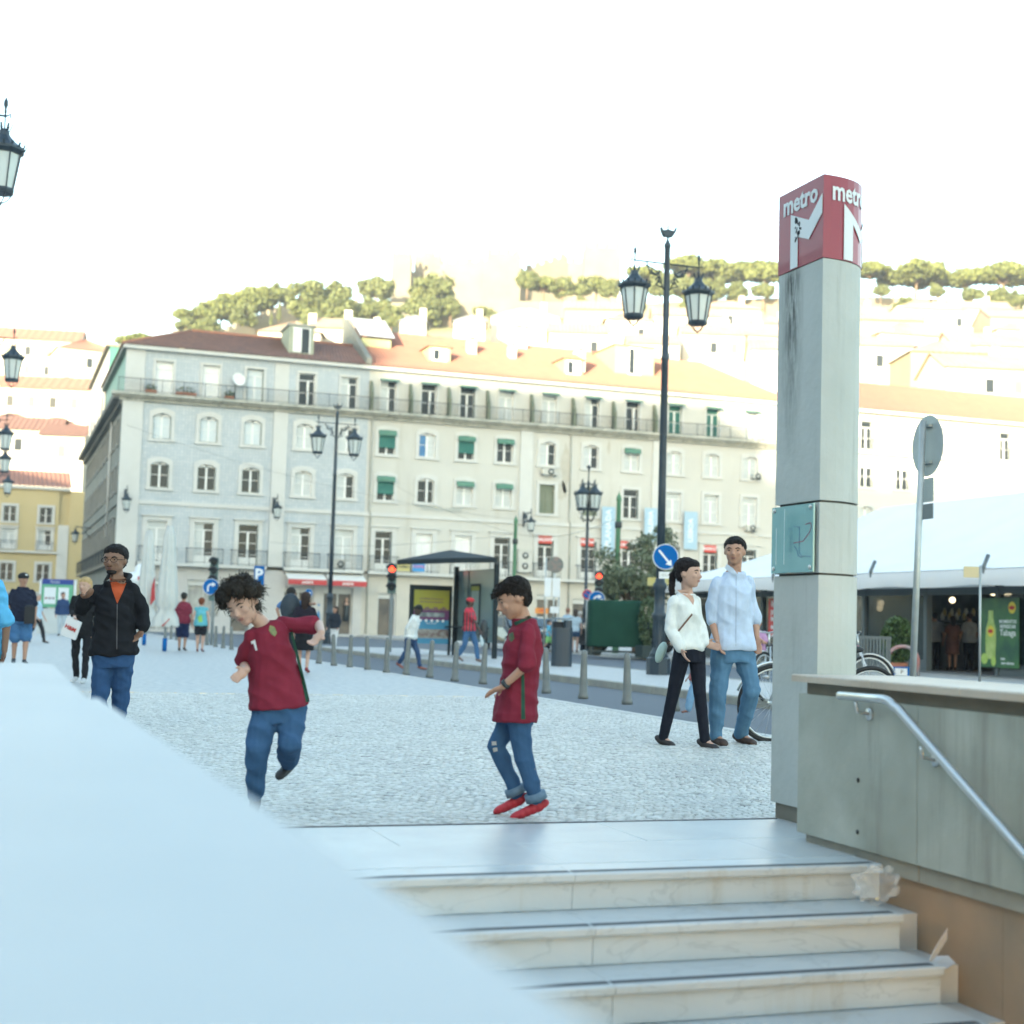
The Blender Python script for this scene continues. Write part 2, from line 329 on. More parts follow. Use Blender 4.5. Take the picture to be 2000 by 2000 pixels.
# left parapet the camera leans over
lw = thing('stairwell_parapet', 'broad white stone parapet on the left of the stairs, close and out of focus', 'wall', (0, 3, 0), world=True)
m_lc = mat('white parapet stone', (.51, .51, .50), .5, col2=(.44, .445, .44), scale=2, amt=.6, bump=.1)
ex = lambda y: .325 - .021 * y
def para(x0, x1, y0, y1, z0, z1, r=.13):     # slab whose far corners are rounded
    pl = [(x0, y0), (x1, y0), (x1, y1 - r)] + [(x1 - r + r * math.cos(t), y1 - r + r * math.sin(t)) for t in np.linspace(.15, 1.4, 7)] + [(x1 - r, y1), (x0, y1)]
    return MB(m_lc).prism(pl, z0, z1, 'z')
for y0, y1 in ((-2, .35), (.352, 2.0), (2.002, 3.7), (3.702, 6.05)): (para(-.78, ex(5), y0, y1, .757, .79) if y1 > 6 else MB(m_lc).prism([(-.78, y0), (ex(y0), y0), (ex(y1), y1), (-.78, y1)], .757, .79, 'z')).build('coping_slab', lw)
MB(m_conc).box(-.72, .16, -2, 5.9, -2.6, .7565).build('wall_core', lw)
# hand rail
hr = thing('handrail', 'brushed steel handrail bending down along the concrete parapet', 'handrail', (3.62, 5, 0), world=True)
m_steel = mat('brushed steel', (.62, .63, .62), .28, metal=.9, bump=.1, bscale=200)
rp = [(3.625, 5.79, .72), (3.625, 5.45, .724)] + [(3.625, 5.45 - .10 * math.sin(t), .724 - .06 * (1 - math.cos(t))) for t in (.35, .7, 1.0)]
rp += [(3.625, 5.345 - k * .5, .695 - .59 * k * .5) for k in (0.02, .2, .5, 1, 2, 3, 4)]
b = MB(m_steel).tube(rp, .0195, 14); b.ball((3.625, 5.79, .72), (.0195, .006, .0195)); b.build('rail', hr)
for (y, z) in ((5.66, .715), (5.17, .56), (4.3, .05), (3.3, -.54)):
    b = MB(m_steel); b.tube([(3.625, y, z - .015), (3.635, y, z - .06), (3.70, y, z - .07)], .008, 8); b.X = Matrix.Translation((3.697, y, z - .07)) @ Euler((0, rad(-90), 0)).to_matrix().to_4x4(); b.lathe([(.028, 0), (.028, .005)], 14); b.X = None
    b.build('bracket', hr)
# litter on the steps
def crumple(name, label, c, r, seed, m, sq=(1, 1, 1), tags='bag'):
    bm = bmesh.new(); bmesh.ops.create_icosphere(bm, subdivisions=4, radius=1); rr = random.Random(seed); o3 = Vector((rr.random() * 9, rr.random() * 9, 3))
    for v in bm.verts:
        n = abs(noise.noise(v.co * 1.7 + o3)) * .9 + abs(noise.noise(v.co * 3.6 + o3)) * .35 + noise.noise(v.co * 9 + o3) * .05
        v.co = Vector(v.co) * (.62 + n * .75); v.co = Vector((v.co.x * r * sq[0], v.co.y * r * sq[1], v.co.z * r * sq[2]))
    mz = min(v.co.z for v in bm.verts)
    for v in bm.verts:
        v.co.z -= mz; v.co.z = max(v.co.z, .002)
    me = bpy.data.meshes.new(name); bm.to_mesh(me); bm.free(); me.materials.append(m); o = put(name, me, loc=c); return tag(o, label, tags)
m_film = mat('clear film', (.80, .84, .86), .12, alpha=.2, spec=.8)
crumple('plastic_bag', 'crumpled clear plastic bag lying in the corner of the top step', (3.58, 5.42, -.147), .115, 4, m_film, (1.05, .55, .72))
m_tissue = mat('white paper', (.78, .80, .82), .8, alpha=.75)
def leafpaper(name, label, pts, cat='paper'):
    b = MB(m_tissue); n = len(pts); b.add(pts + [(p[0], p[1] + .002, p[2] + .0025) for p in pts], [tuple(range(n)), tuple(range(n, 2 * n))[::-1]] + [(j, n + j, n + (j + 1) % n, (j + 1) % n) for j in range(n)])
    return tag(b.build(name), label, cat)
leafpaper('paper_scrap', 'white paper scrap standing folded at the right end of the second step', [(3.60, 5.07, -.298), (3.66, 5.11, -.298), (3.73, 5.13, -.23), (3.74, 5.14, -.19), (3.67, 5.09, -.22), (3.63, 5.07, -.25)])
leafpaper('paper_scrap', 'white paper sheet lying flat against the marble wall on the third step', [(3.63, 5.08, -.318), (3.65, 5.02, -.318), (3.745, 5.09, -.318), (3.745, 5.14, -.30), (3.69, 5.16, -.305)])
# metro pillar: D-shaped in plan, flat side to the left
mp_ = thing('metro_pillar', 'tall weathered concrete pillar crowned by a red metro sign', 'pillar', (4.2, 6.85, 0), world=True)
PX, PY0, PY1 = 4.01, 6.62, 7.08; PR = .345
def dplan(g=0.0, n=18):
    cy_, ry = (PY0 + PY1) / 2, (PY1 - PY0) / 2 + g
    return [(PX - g, PY1 + g), (PX - g, PY0 - g)] + [(PX + .035 + (PR + g - .035) * math.sin(t), cy_ - ry * math.cos(t)) for t in np.linspace(0.02, math.pi - .02, n)]
m_pil = mat('pillar concrete', (.42, .45, .42), .7, col2=(.54, .56, .53), scale=3.0, amt=.7, streak=((.20, .21, .18), 7.0, .56, .5), bump=.25, bscale=20)
def runstain(m):      # the one dark run of grime that starts under the sign and thins out downwards
    n = m.node_tree; L = n.links.new; pb_ = n.nodes['Principled BSDF']; src_ = pb_.inputs['Base Color'].links[0].from_socket; tc_ = n.nodes['Texture Coordinate']; sp = n.nodes.new('ShaderNodeSeparateXYZ'); L(tc_.outputs['Object'], sp.inputs[0])
    def mr(sock, a, b_, c, d): q = n.nodes.new('ShaderNodeMapRange'); q.inputs[1].default_value = a; q.inputs[2].default_value = b_; q.inputs[3].default_value = c; q.inputs[4].default_value = d; L(sock, q.inputs[0]); return q.outputs[0]
    def mul(a, b_): q = n.nodes.new('ShaderNodeMath'); q.operation = 'MULTIPLY'; L(a, q.inputs[0]); L(b_, q.inputs[1]); return q.outputs[0]
    fz = mul(mr(sp.outputs[2], 1.9, 2.75, 0, 1), mr(sp.outputs[2], 2.93, 2.968, 1, .55)); fy = mul(mr(sp.outputs[1], 6.80, 6.92, 0, 1), mr(sp.outputs[1], 6.95, 7.05, 1, .1)); fx = mr(sp.outputs[0], 4.013, 4.02, 1, .18)
    mp_ = n.nodes.new('ShaderNodeMapping'); mp_.inputs['Scale'].default_value = (34, 34, 4.5); L(tc_.outputs['Object'], mp_.inputs[0]); nz_ = n.nodes.new('ShaderNodeTexNoise'); nz_.inputs['Scale'].default_value = 1; nz_.inputs['Detail'].default_value = 10; nz_.inputs['Roughness'].default_value = .75; L(mp_.outputs[0], nz_.inputs['Vector'])
    fn = mr(nz_.outputs['Fac'], .36, .58, 0, 1); a = mul(mul(mul(fz, fy), fx), fn); mx_ = n.nodes.new('ShaderNodeMix'); mx_.data_type = 'RGBA'; L(a, mx_.inputs[0]); L(src_, mx_.inputs[6]); mx_.inputs[7].default_value = (.035, .04, .035, 1); L(mx_.outputs[2], pb_.inputs['Base Color'])
runstain(m_pil)
m_pil2 = mat('pillar concrete clean', (.42, .44, .40), .7, col2=(.54, .55, .52), scale=2.5, amt=.7, streak=((.14, .13, .11), 6.0, .56, .45), bump=.25, bscale=16)
def dpris(name, z0, z1, m, g=0.0):
    b = MB(m); b.prism(dplan(g), z0, z1, 'z'); return b.build(name, mp_)
dpris('plinth', -.10, .085, m_dark, -.02)
dpris('pillar_block', .085, 1.299, m_pil2); dpris('joint', 1.299, 1.311, m_seam, -.02)
dpris('pillar_block', 1.311, 1.678, m_pil2, -.001); dpris('joint', 1.678, 1.690, m_seam, -.02)
dpris('pillar_block', 1.690, 2.968, m_pil, .0)
m_red = mat('sign red', (.32, .022, .045), .35, col2=(.27, .018, .04), scale=2, coat=.3)
dpris('sign_head', 2.971, 3.418, m_red, .004)
m_wh = mat('sign white', (.72, .74, .74), .4)
# bent copy of a flat drawing round the curved face
def sidep(u, z, g=.0085):   # u metres along the curved face from the near corner
    cy_, ry, rx = (PY0 + PY1) / 2, (PY1 - PY0) / 2, PR - .035; pr = (PX, PY0); s = 0; lst = (PX + .035, PY0)
    if u <= .035: return (PX + u, PY0 - g, z)
    s = .035; N = 200
    for i in range(1, N):
        t = math.pi * i / N; p = (PX + .035 + rx * math.sin(t), cy_ - ry * math.cos(t)); dl = math.hypot(p[0] - lst[0], p[1] - lst[1])
        if s + dl >= u:
            nx, ny = (p[1] - lst[1]) / dl, -(p[0] - lst[0]) / dl; k = (u - s) / dl
            return (lst[0] + (p[0] - lst[0]) * k + nx * g, lst[1] + (p[1] - lst[1]) * k + ny * g, z)
        s += dl; lst = p
    return (lst[0], lst[1], z)
Mg = [(0, 0), (.085, 0), (.085, .20), (.185, .115), (.285, .20), (.285, 0), (.37, 0), (.37, .30), (.185, .185), (0, .30)]
def signM(fn, sx=1.0, sz=1.0, name='emblem', cut=99):
    bm = bmesh.new(); vs = [bm.verts.new((x * sx, z * sz, 0)) for x, z in Mg]; bm.faces.new(vs).normal_update(); bmesh.ops.triangulate(bm, faces=bm.faces)
    bmesh.ops.subdivide_edges(bm, edges=bm.edges, cuts=5, use_grid_fill=True)
    me = bpy.data.meshes.new(name); 
    for v in bm.verts: v.co = Vector(fn(v.co.x, v.co.y))
    bm.to_mesh(me); bm.free(); me.materials.append(m_wh); return put(name, me, mp_)
# flat face: the emblem runs off over the corner, as on the real sign
def flatp(u, z): return (PX - .0085, PY1 - u, z)
bmF = [(.135, 2.975), (.21, 2.975), (.21, 3.14), (.325, 3.10), (.457, 3.21), (.457, 3.315), (.325, 3.205), (.135, 3.28)]
MB(m_wh).prism([(PY1 - u, z) for u, z in bmF], PX - .0065, PX - .009, 'x').build('emblem', mp_)
signM(lambda u, z: sidep(.125 + u * .85, 2.975 + z), 1.0, 1.0)
tm = text_mesh('metro', .155, m_wh, .0015, .004, 'LEFT')
for v in tm.vertices: v.co = Vector((PX - .007 - v.co.z, PY1 - .05 - v.co.x * .92, 3.335 + v.co.y * .95))
put('lettering', tm, mp_)
tm = text_mesh('metro', .155, m_wh, .0, .004, 'LEFT'); bmt = bmesh.new(); bmt.from_mesh(tm); bmesh.ops.subdivide_edges(bmt, edges=bmt.edges, cuts=1); bmt.to_mesh(tm); bmt.free()
for v in tm.vertices: v.co = Vector(sidep(.045 + v.co.x * .74, 3.333 + v.co.y * .95, .008))
put('lettering', tm, mp_)
rs3 = random.Random(5); b = MB(mat('paint chips', (.08, .08, .09), .8))
for k in range(60):
    t = rs3.random(); u = .165 + .06 * math.sin(t * 3.1) * rs3.random() + .02; z = 3.12 + t * .13; r = rs3.uniform(.002, .006); b.box(PX - .0103, PX - .009, PY1 - u - r, PY1 - u + r, z - r * 1.4, z + r)
b.build('worn_patch', mp_, kind='stuff')
# glass map panel on the flat face
m_gl = mat('green glass', (.18, .42, .42), .06, col2=(.26, .50, .50), scale=5, amt=.6, spec=.9, coat=1.0)
gp = MB(m_gl).box(PX - .022, PX - .014, PY0 + .022, PY1 - .006, 1.315, 1.674).build('glass_panel', mp_)
for (y, z) in ((PY0 + .05, 1.34), (PY1 - .035, 1.34), (PY0 + .05, 1.655), (PY1 - .035, 1.655)):
    b = MB(m_steel); b.X = Matrix.Translation((PX - .0225, y, z)) @ Euler((0, rad(-90), 0)).to_matrix().to_4x4(); b.lathe([(.012, 0), (.012, .004), (.008, .007)], 12); o = b.build('stud', None); o.parent = gp
def mapline(pts, m, wdt=.0018):
    b = MB(m); P = [(PX - .0232, PY1 - u, z) for u, z in pts]
    for p, q in zip(P, P[1:]): b.bar(p, q, wdt, .0012, (1, 0, 0))
    o = b.build('map_line', None); o.parent = gp
mapline([(.36, 1.565), (.41, 1.572), (.42, 1.55), (.40, 1.52), (.34, 1.478), (.24, 1.472)], mat('map red', (.30, .03, .10), .5), .0032)
mapline([(.24, 1.56), (.30, 1.555), (.30, 1.42), (.33, 1.40), (.42, 1.395)], mat('map blue', (.04, .10, .28), .5))
mapline([(.25, 1.455), (.28, 1.43), (.29, 1.405), (.33, 1.39)], MATS['map blue'])
for k in range(14): mapline([(.19 + .01 * (k % 3), 1.55 - .012 * k), (.225, 1.55 - .012 * k)], MATS['map blue'], .0012)
for u, l in ((.14, .30), (.055, .20)): MB(mat('glass edge', (.7, .85, .85), .1)).box(PX - .0232, PX - .0222, PY1 - u - .004, PY1 - u, 1.36, 1.36 + l).build('glass_seam', None).parent = gp
# ================================================================== buildings
m_trim = mat('white limestone', (.57, .575, .55), .7, col2=(.49, .495, .47), scale=1.2, amt=.7, bump=.1, bscale=10, streak=((.30, .29, .25), 1.2, .62, .4))
m_cream = mat('cream plaster', (.47, .465, .425), .85, col2=(.54, .535, .49), scale=.35, amt=.6, bump=.1, bscale=6, streak=((.36, .33, .26), .9, .58, .5))
m_cream3 = mat('bright cream plaster', (.58, .55, .47), .85, col2=(.65, .62, .54), scale=.3, amt=.6, streak=((.40, .36, .28), .9, .6, .4))
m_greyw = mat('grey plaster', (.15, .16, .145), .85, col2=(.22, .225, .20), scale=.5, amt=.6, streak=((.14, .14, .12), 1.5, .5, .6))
m_yel = mat('yellow plaster', (.46, .38, .20), .85, col2=(.52, .43, .24), scale=.3, amt=.6)
m_corn = mat('weathered cornice', (.46, .45, .40), .8, col2=(.26, .27, .23), scale=1.6, amt=.5, streak=((.10, .11, .09), 3.0, .52, .7))
m_glass = mat('window glass', (.025, .032, .04), .12, spec=.25)
m_curt = mat('curtain behind glass', (.52, .56, .56), .35, col2=(.44, .47, .47), scale=2)
m_blue = mat('blue curtain', (.03, .13, .30), .4, col2=(.05, .2, .4), scale=3)
m_sash = mat('white sash', (.74, .75, .73), .5)
m_dfr = mat('dark green sash', (.04, .08, .07), .5)
m_gbl = mat('green roller blind', (.02, .12, .10), .8, col2=(.04, .16, .13), scale=1.5)
m_ghd = mat('green window hood', (.07, .18, .13), .8, col2=(.11, .24, .18), scale=2)
m_kbl = mat('olive shutter', (.14, .17, .12), .8, col2=(.2, .22, .16), scale=1)
m_shut = mat('pale shutter', (.60, .66, .67), .6, col2=(.54, .6, .62), scale=1.2)
m_iron = mat('wrought iron', (.035, .045, .05), .5, metal=.3)
m_ac = mat('air conditioner shell', (.52, .52, .48), .6, col2=(.42, .42, .38), scale=3)
m_tile = bpy.data.materials.new('azulejo tiles'); m_tile.use_nodes = True; n = m_tile.node_tree; p = n.nodes['Principled BSDF']; p.inputs['Roughness'].default_value = .35
tc = n.nodes.new('ShaderNodeTexCoord'); mp = n.nodes.new('ShaderNodeMapping'); mp.inputs['Rotation'].default_value = (rad(90), 0, 0)
br = n.nodes.new('ShaderNodeTexBrick'); br.offset = 0; br.inputs['Scale'].default_value = 1.0; br.inputs['Brick Width'].default_value = .20; br.inputs['Row Height'].default_value = .20; br.inputs['Mortar Size'].default_value = .022; br.inputs['Mortar Smooth'].default_value = .6
br.inputs['Color1'].default_value = (.55, .58, .585, 1); br.inputs['Color2'].default_value = (.46, .505, .53, 1); br.inputs['Mortar'].default_value = (.33, .42, .50, 1)
n.links.new(tc.outputs['Object'], mp.inputs[0]); n.links.new(mp.outputs[0], br.inputs['Vector'])
nz = n.nodes.new('ShaderNodeTexNoise'); nz.inputs['Scale'].default_value = .35; nz.inputs['Detail'].default_value = 8; n.links.new(tc.outputs['Object'], nz.inputs['Vector'])
mx = n.nodes.new('ShaderNodeMix'); mx.data_type = 'RGBA'; mx.blend_type = 'MULTIPLY'; mx.inputs[0].default_value = .35; n.links.new(br.outputs[0], mx.inputs[6]); n.links.new(nz.outputs[0], mx.inputs[7]); n.links.new(mx.outputs[2], p.inputs['Base Color'])
MATS['azulejo'] = m_tile

class Facade:
    """a wall with openings; local x runs along it, y into it, z up"""
    def __init__(s, root, org, ang, mwall, mtrim=None): s.root = root; s.X = Matrix.Translation(org) @ Matrix.Rotation(ang, 4, 'Z'); s.mw = mwall; s.mt = mtrim or m_trim
    def mb(s, *m): b = MB(*m); b.X = s.X; return b
    def wall(s, x0, x1, z0, z1, ops, name='wall', mw=None):     # ops: (xc, za, zb, w)
        b = s.mb(mw or s.mw); zs = sorted({z0, z1} | {o[1] for o in ops} | {o[2] for o in ops}); zs = [z for z in zs if z0 <= z <= z1]
        for a, c in zip(zs, zs[1:]):
            row = sorted((o[0] - o[3] / 2, o[0] + o[3] / 2) for o in ops if o[1] <= a + 1e-6 and o[2] >= c - 1e-6); x = x0
            for l, r in row:
                if l > x: b.quad((x, 0, a), (l, 0, a), (l, 0, c), (x, 0, c))
                x = max(x, r)
            if x < x1: b.quad((x, 0, a), (x1, 0, a), (x1, 0, c), (x, 0, c))
        return b.build(name, s.root)
    def window(s, x, z0, z1, w, code='D', arch=.0, trim=.22, door=False, small=False):
        b = s.mb(s.mt); h = w / 2; t = trim; D = .22
        # reveals
        for q in (((-h, 0, z0), (-h, D, z0), (-h, D, z1), (-h, 0, z1)), ((h, D, z0), (h, 0, z0), (h, 0, z1), (h, D, z1)), ((-h, 0, z1), (-h, D, z1), (h, D, z1), (h, 0, z1)), ((-h, D, z0), (-h, 0, z0), (h, 0, z0), (h, D, z0))):
            b.quad(*[(x + p[0], p[1], p[2]) for p in q])
        P = .07
        if arch:      # segmental head
            n = 8; arc = [(-h + 2 * h * i / n, z1 - arch + arch * math.sin(math.pi * i / n) ** .8) for i in range(n + 1)]
            b.prism([(x - h, z1 - arch), *[(x + a, c) for a, c in arc[1:-1]], (x + h, z1 - arch), (x + h, z1 + .004), (x - h, z1 + .004)], .0, .05)
            arc2 = [(-h - t + (2 * h + 2 * t) * i / n, z1 - arch * .6 + t + arch * .9 * math.sin(math.pi * i / n) ** .8) for i in range(n + 1)]
            b.prism([(x + a, c) for a, c in arc] + [(x + a, c) for a, c in arc2[::-1]], -P, -.004)
            b.box(x - h - t, x - h, -P, -.004, z0, z1 - arch); b.box(x + h, x + h + t, -P, -.004, z0, z1 - arch)
            b.prism([(x - h - t, z1 - arch + .002), (x - h - .001, z1 - arch + .002), (x - h - t, z1 - arch * .6 + t)], -P + .002, -.004); b.prism([(x + h + t, z1 - arch + .002), (x + h + .001, z1 - arch + .002), (x + h + t, z1 - arch * .6 + t)], -P + .002, -.004)
        elif t:
            b.box(x - h - t, x - h, -P, -.004, z0, z1); b.box(x + h, x + h + t, -P, -.004, z0, z1); b.box(x - h - t, x + h + t, -P - .01, -.004, z1, z1 + t)
            if door: b.box(x - h - t - .1, x + h + t + .1, -P - .12, -.004, z1 + t, z1 + t + .09)
        if t and not door: b.box(x - h - t - .05, x + h + t + .05, -P - .05, -.004, z0 - .16, z0)
        wo = b.build('window', s.root)
        def kid(mb, name):
            o = mb.build(name, None); o.parent = wo; return o
        mg = {'D': m_glass, 'O': m_glass, 'G': m_glass, 'S': m_shut, 'C': m_curt, 'B': m_blue, 'H': m_curt, 'h': m_glass, 'W': m_sash, 'K': m_kbl, 'g': m_gbl}[code]
        g = s.mb(mg)
        if code in 'C': g.quad((x - h, D - .03, z0), (x + h * .0, D - .03, z0), (x, D - .03, z1), (x - h, D - .03, z1)); g.use(m_glass if hash(round(x * 7 + z0)) % 3 == 0 else m_curt); g.quad((x, D - .03, z0), (x + h, D - .03, z0), (x + h, D - .03, z1), (x, D - .03, z1))
        elif code == 'B': g.quad((x - h, D - .03, z0), (x, D - .03, z0), (x, D - .03, z1), (x - h, D - .03, z1)); g.use(m_curt); g.quad((x, D - .03, z0), (x + h, D - .03, z0), (x + h, D - .03, z1), (x, D - .03, z1))
        else: g.quad((x - h, D - .03, z0), (x + h, D - .03, z0), (x + h, D - .03, z1), (x - h, D - .03, z1))
        kid(g, 'blind' if code in 'Kg' else 'pane')
        f = s.mb(m_sash if code != 'K' else m_kbl); fw = .055; y0, y1 = D - .09, D - .035
        if small: fw = .08
        mf = f
        def fr(xa, xb, za, zb, ya=y0): mf.box(xa, xb, ya, y1, za, zb)
        fr(x - h, x - h + fw, z0, z1); fr(x + h - fw, x + h, z0, z1); fr(x - h + fw, x + h - fw, z1 - fw - arch * .6, z1); fr(x - h + fw, x + h - fw, z0, z0 + fw)
        zt = z1
        if door or (z1 - z0) > 1.9: zt = z1 - .42 - arch * .3; fr(x - h + fw, x + h - fw, zt - fw, zt)
        if code != 'O': fr(x - .06, x + .06, z0 + fw, zt - fw)
        else: fr(x, x + .10, z0 + fw, zt - fw, y0 - .25)
        if code != 'K':
            k = 3 if (zt - z0) > 1.9 else 2
            for i in range(1, k): fr(x - h + fw, x - .061, z0 + (zt - z0) * i / k - .015, z0 + (zt - z0) * i / k + .015, y0 + .02); fr(x + .061, x + h - fw, z0 + (zt - z0) * i / k - .015, z0 + (zt - z0) * i / k + .015, y0 + .02)
            if door or zt - z0 > 1.9: fr(x - h + fw, x + h - fw, z0 + fw, z0 + .55, y0 + .01)
        kid(f, 'frame')
        if code in 'DS' and not small:
            f = s.mb(m_dfr); q = .035
            f.box(x - h, x - h + q, .02, y0 - .004, z0, z1 - arch * .7); f.box(x + h - q, x + h, .02, y0 - .004, z0, z1 - arch * .7); f.box(x - h + q, x + h - q, .02, y0 - .004, z0, z0 + q)
            if not arch: f.box(x - h + q, x + h - q, .02, y0 - .004, z1 - q, z1)
            kid(f, 'rim')
        if code in 'GHh':     # fabric hood over the window, sometimes with the blind let down
            f = s.mb(m_ghd); pr = [(-.02, z1 - .02), (-.22, z1 - .08), (-.30, z1 - .22), (-.30, z1 - .40), (-.02, z1 - .30)]
            f.prism(pr, x - h - .03, x + h + .03, 'x'); kid(f, 'hood')
            if code == 'G': f = s.mb(m_gbl); f.box(x - h, x + h, -.06, -.045, z0 + .42, z1 - .32); kid(f, 'blind')
        return wo
    def railing(s, x0, x1, z, h=.95, y=-.5, step=.13, name='railing', m=None, ends=True):
        b = s.mb(m or m_iron); b.box(x0, x1, y - .02, y + .02, z + h - .04, z + h); b.box(x0, x1, y - .015, y + .015, z + .06, z + .09)
        k = max(2, int((x1 - x0) / step))
        for i in range(k + 1): xx = x0 + (x1 - x0) * i / k; r = .007 if i % 8 else .02; b.box(xx - r, xx + r, y - r, y + r, z, z + h - .041 + (.06 if i % 8 == 0 else 0))
        if ends:
            for xx in (x0, x1): b.box(xx - .012, xx + .012, y + .021, -.005, z + h - .04, z + h)
        return b.build(name, s.root)
def roof_sheet(b, A, B_, C, D, rows, m, wave=.0):
    """tiled slope: A,B eave ends, D,C ridge ends; ribs of half-round tiles run up the slope"""
    A, B_, C, D = map(Vector, (A, B_, C, D)); n = rows; nrm = (B_ - A).cross(D - A).normalized(); 
    if nrm.z < 0: nrm = -nrm
    vs = []
    for i in range(2 * n + 1):
        t = i / (2 * n); up = nrm * (.07 if i % 2 else 0); vs += [A.lerp(B_, t) + up, D.lerp(C, t) + up]
    b.use(m).add(vs, [(2 * i, 2 * i + 2, 2 * i + 3, 2 * i + 1) for i in range(2 * n)])
m_rt = mat('old clay tiles', (.23, .12, .09), .85, col2=(.15, .09, .075), scale=2.5, amt=.5, bump=.3, bscale=5, streak=((.36, .21, .15), 2.0, .55, .5))
m_rt2 = mat('orange clay tiles', (.36, .17, .115), .85, col2=(.29, .135, .095), scale=1.5, amt=.6, bump=.3, bscale=5)
FY = 91.0
def acunit(fc, x, z, w=.8, h=.55, double=False):
    b = fc.mb(m_ac); b.box(x - w / 2, x + w / 2, -.42, -.09, z, z + h); b.use(m_iron); 
    for k in range(2 if double else 1):
        zc = z + h / 2 if not double else z + h * (.27 + .46 * k); b.X = fc.X @ Matrix.Translation((x + (0 if double else w * .1), -.425, zc)) @ Euler((rad(90), 0, 0)).to_matrix().to_4x4(); b.lathe([(.22, 0), (.22, .01)], 12); b.use(m_ac); b.lathe([(.12, .011), (.12, .016)], 10); b.use(m_iron)
    b.X = fc.X; b.box(x - w / 2, x - w / 2 + .05, -.42, -.005, z - .06, z - .002); b.box(x + w / 2 - .05, x + w / 2, -.42, -.005, z - .06, z - .002)
    return b.build('air_conditioner', fc.root)
# ---- tiled building at the corner
tb = thing('tiled_building', 'corner building clad in pale blue azulejo tiles under an old red tile roof', 'building', (6.8, 91, 0), world=True)
F1 = Facade(tb, (0, FY, 0), 0, m_tile)
cols = [9.02, 11.85, 14.57, 17.86, 20.6]
AT, R3, R2, R1 = (14.36, 16.4), (11.6, 13.2), (8.62, 10.22), (4.06, 6.62)
ops = []
for x in cols: ops += [(x, *AT, 1.05), (x, *R3, 1.1), (x, *R2, 1.1), (x, *R1, 1.2)]
gf = [(9.3, .02, 3.1, 1.6), (12.0, .9, 3.1, 2.0), (14.3, .02, 3.1, 1.3), (17.9, .5, 2.9, 1.9), (20.4, .02, 2.9, 1.9)]
F1.wall(7.85, 21.9, 4.05, 14.0, [o for o in ops if o[1] < 14 and o[1] > 4.01])
F1.wall(7.85, 21.9, 14.3, 17.0, [o for o in ops if o[1] > 14], 'attic_wall', m_tile)
F1.wall(7.85, 21.9, 0, 3.85, gf, 'shop_wall', mat('shop stone', (.50, .49, .46), .6, col2=(.42, .41, .40), scale=1.5))
for i, x in enumerate(cols):
    F1.window(x, *AT, 1.05, ['W', 'W', 'S', 'O', 'C'][i], trim=.16)
    F1.window(x, *R3, 1.1, 'SSSCC'[i], arch=.22)
    F1.window(x, *R2, 1.1, 'DDDCC'[i], arch=.22)
    F1.window(x, *R1, 1.2, 'CCDCC'[i], door=True, trim=.26)
    F1.railing(x - 1.05, x + 1.15, 4.08)
b = F1.mb(m_trim); b.box(6.62, 7.85, -.14, .1, 0, 14.0); b.build('corner_pilaster', tb)
F1.mb(m_trim).box(15.84, 16.75, -.12, -.004, 4.1, 13.98).build('pilaster', tb); F1.mb(m_trim).box(6.7, 7.85, -.08, .1, 14.3, 17).build('corner_pilaster', tb); F1.mb(m_trim).box(15.8, 16.7, -.06, -.004, 14.31, 16.9).build('pilaster', tb)
b = F1.mb(m_corn); b.box(6.1, 21.9, -.42, .1, 14.0, 14.12); b.box(5.95, 21.9, -.62, .1, 14.121, 14.30); b.box(6.4, 21.9, -.22, -.005, 13.82, 13.999); b.build('cornice', tb)
F1.mb(m_trim).box(7.86, 15.83, -.09, -.004, 7.58, 7.80).build('string_course', tb); F1.mb(m_trim).box(16.76, 21.9, -.09, -.004, 7.58, 7.80).build('string_course', tb)
for a, c in ((7.9, 15.7), (16.8, 21.85)): b = F1.mb(m_trim); b.box(a, c, -.58, -.004, 3.88, 4.05); b.build('balcony_slab', tb)
F1.railing(6.3, 21.8, 14.3, .85, -.56, .16, 'terrace_railing', ends=False)
F1.mb(m_trim).box(6.5, 21.9, -.35, .1, 17.0, 17.22).build('eave_moulding', tb)
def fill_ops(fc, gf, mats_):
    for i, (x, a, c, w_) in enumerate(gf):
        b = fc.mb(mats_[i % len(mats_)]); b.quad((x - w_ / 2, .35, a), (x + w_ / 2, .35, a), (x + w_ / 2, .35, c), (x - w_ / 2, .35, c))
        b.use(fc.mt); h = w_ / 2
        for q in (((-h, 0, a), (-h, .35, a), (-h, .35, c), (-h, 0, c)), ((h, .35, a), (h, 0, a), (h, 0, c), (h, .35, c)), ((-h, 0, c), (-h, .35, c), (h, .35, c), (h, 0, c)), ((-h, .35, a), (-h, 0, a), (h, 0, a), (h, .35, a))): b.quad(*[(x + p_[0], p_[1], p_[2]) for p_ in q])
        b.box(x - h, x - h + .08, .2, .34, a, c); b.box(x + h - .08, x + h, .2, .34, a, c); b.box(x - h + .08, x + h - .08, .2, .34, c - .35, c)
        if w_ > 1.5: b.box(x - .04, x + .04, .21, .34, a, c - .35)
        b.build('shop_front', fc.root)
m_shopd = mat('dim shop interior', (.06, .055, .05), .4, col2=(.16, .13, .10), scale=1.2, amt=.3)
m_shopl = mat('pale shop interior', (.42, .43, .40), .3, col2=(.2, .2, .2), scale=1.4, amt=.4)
fill_ops(F1, gf, [m_shopl, m_shopl, m_shopd, m_shopd, m_shopd])
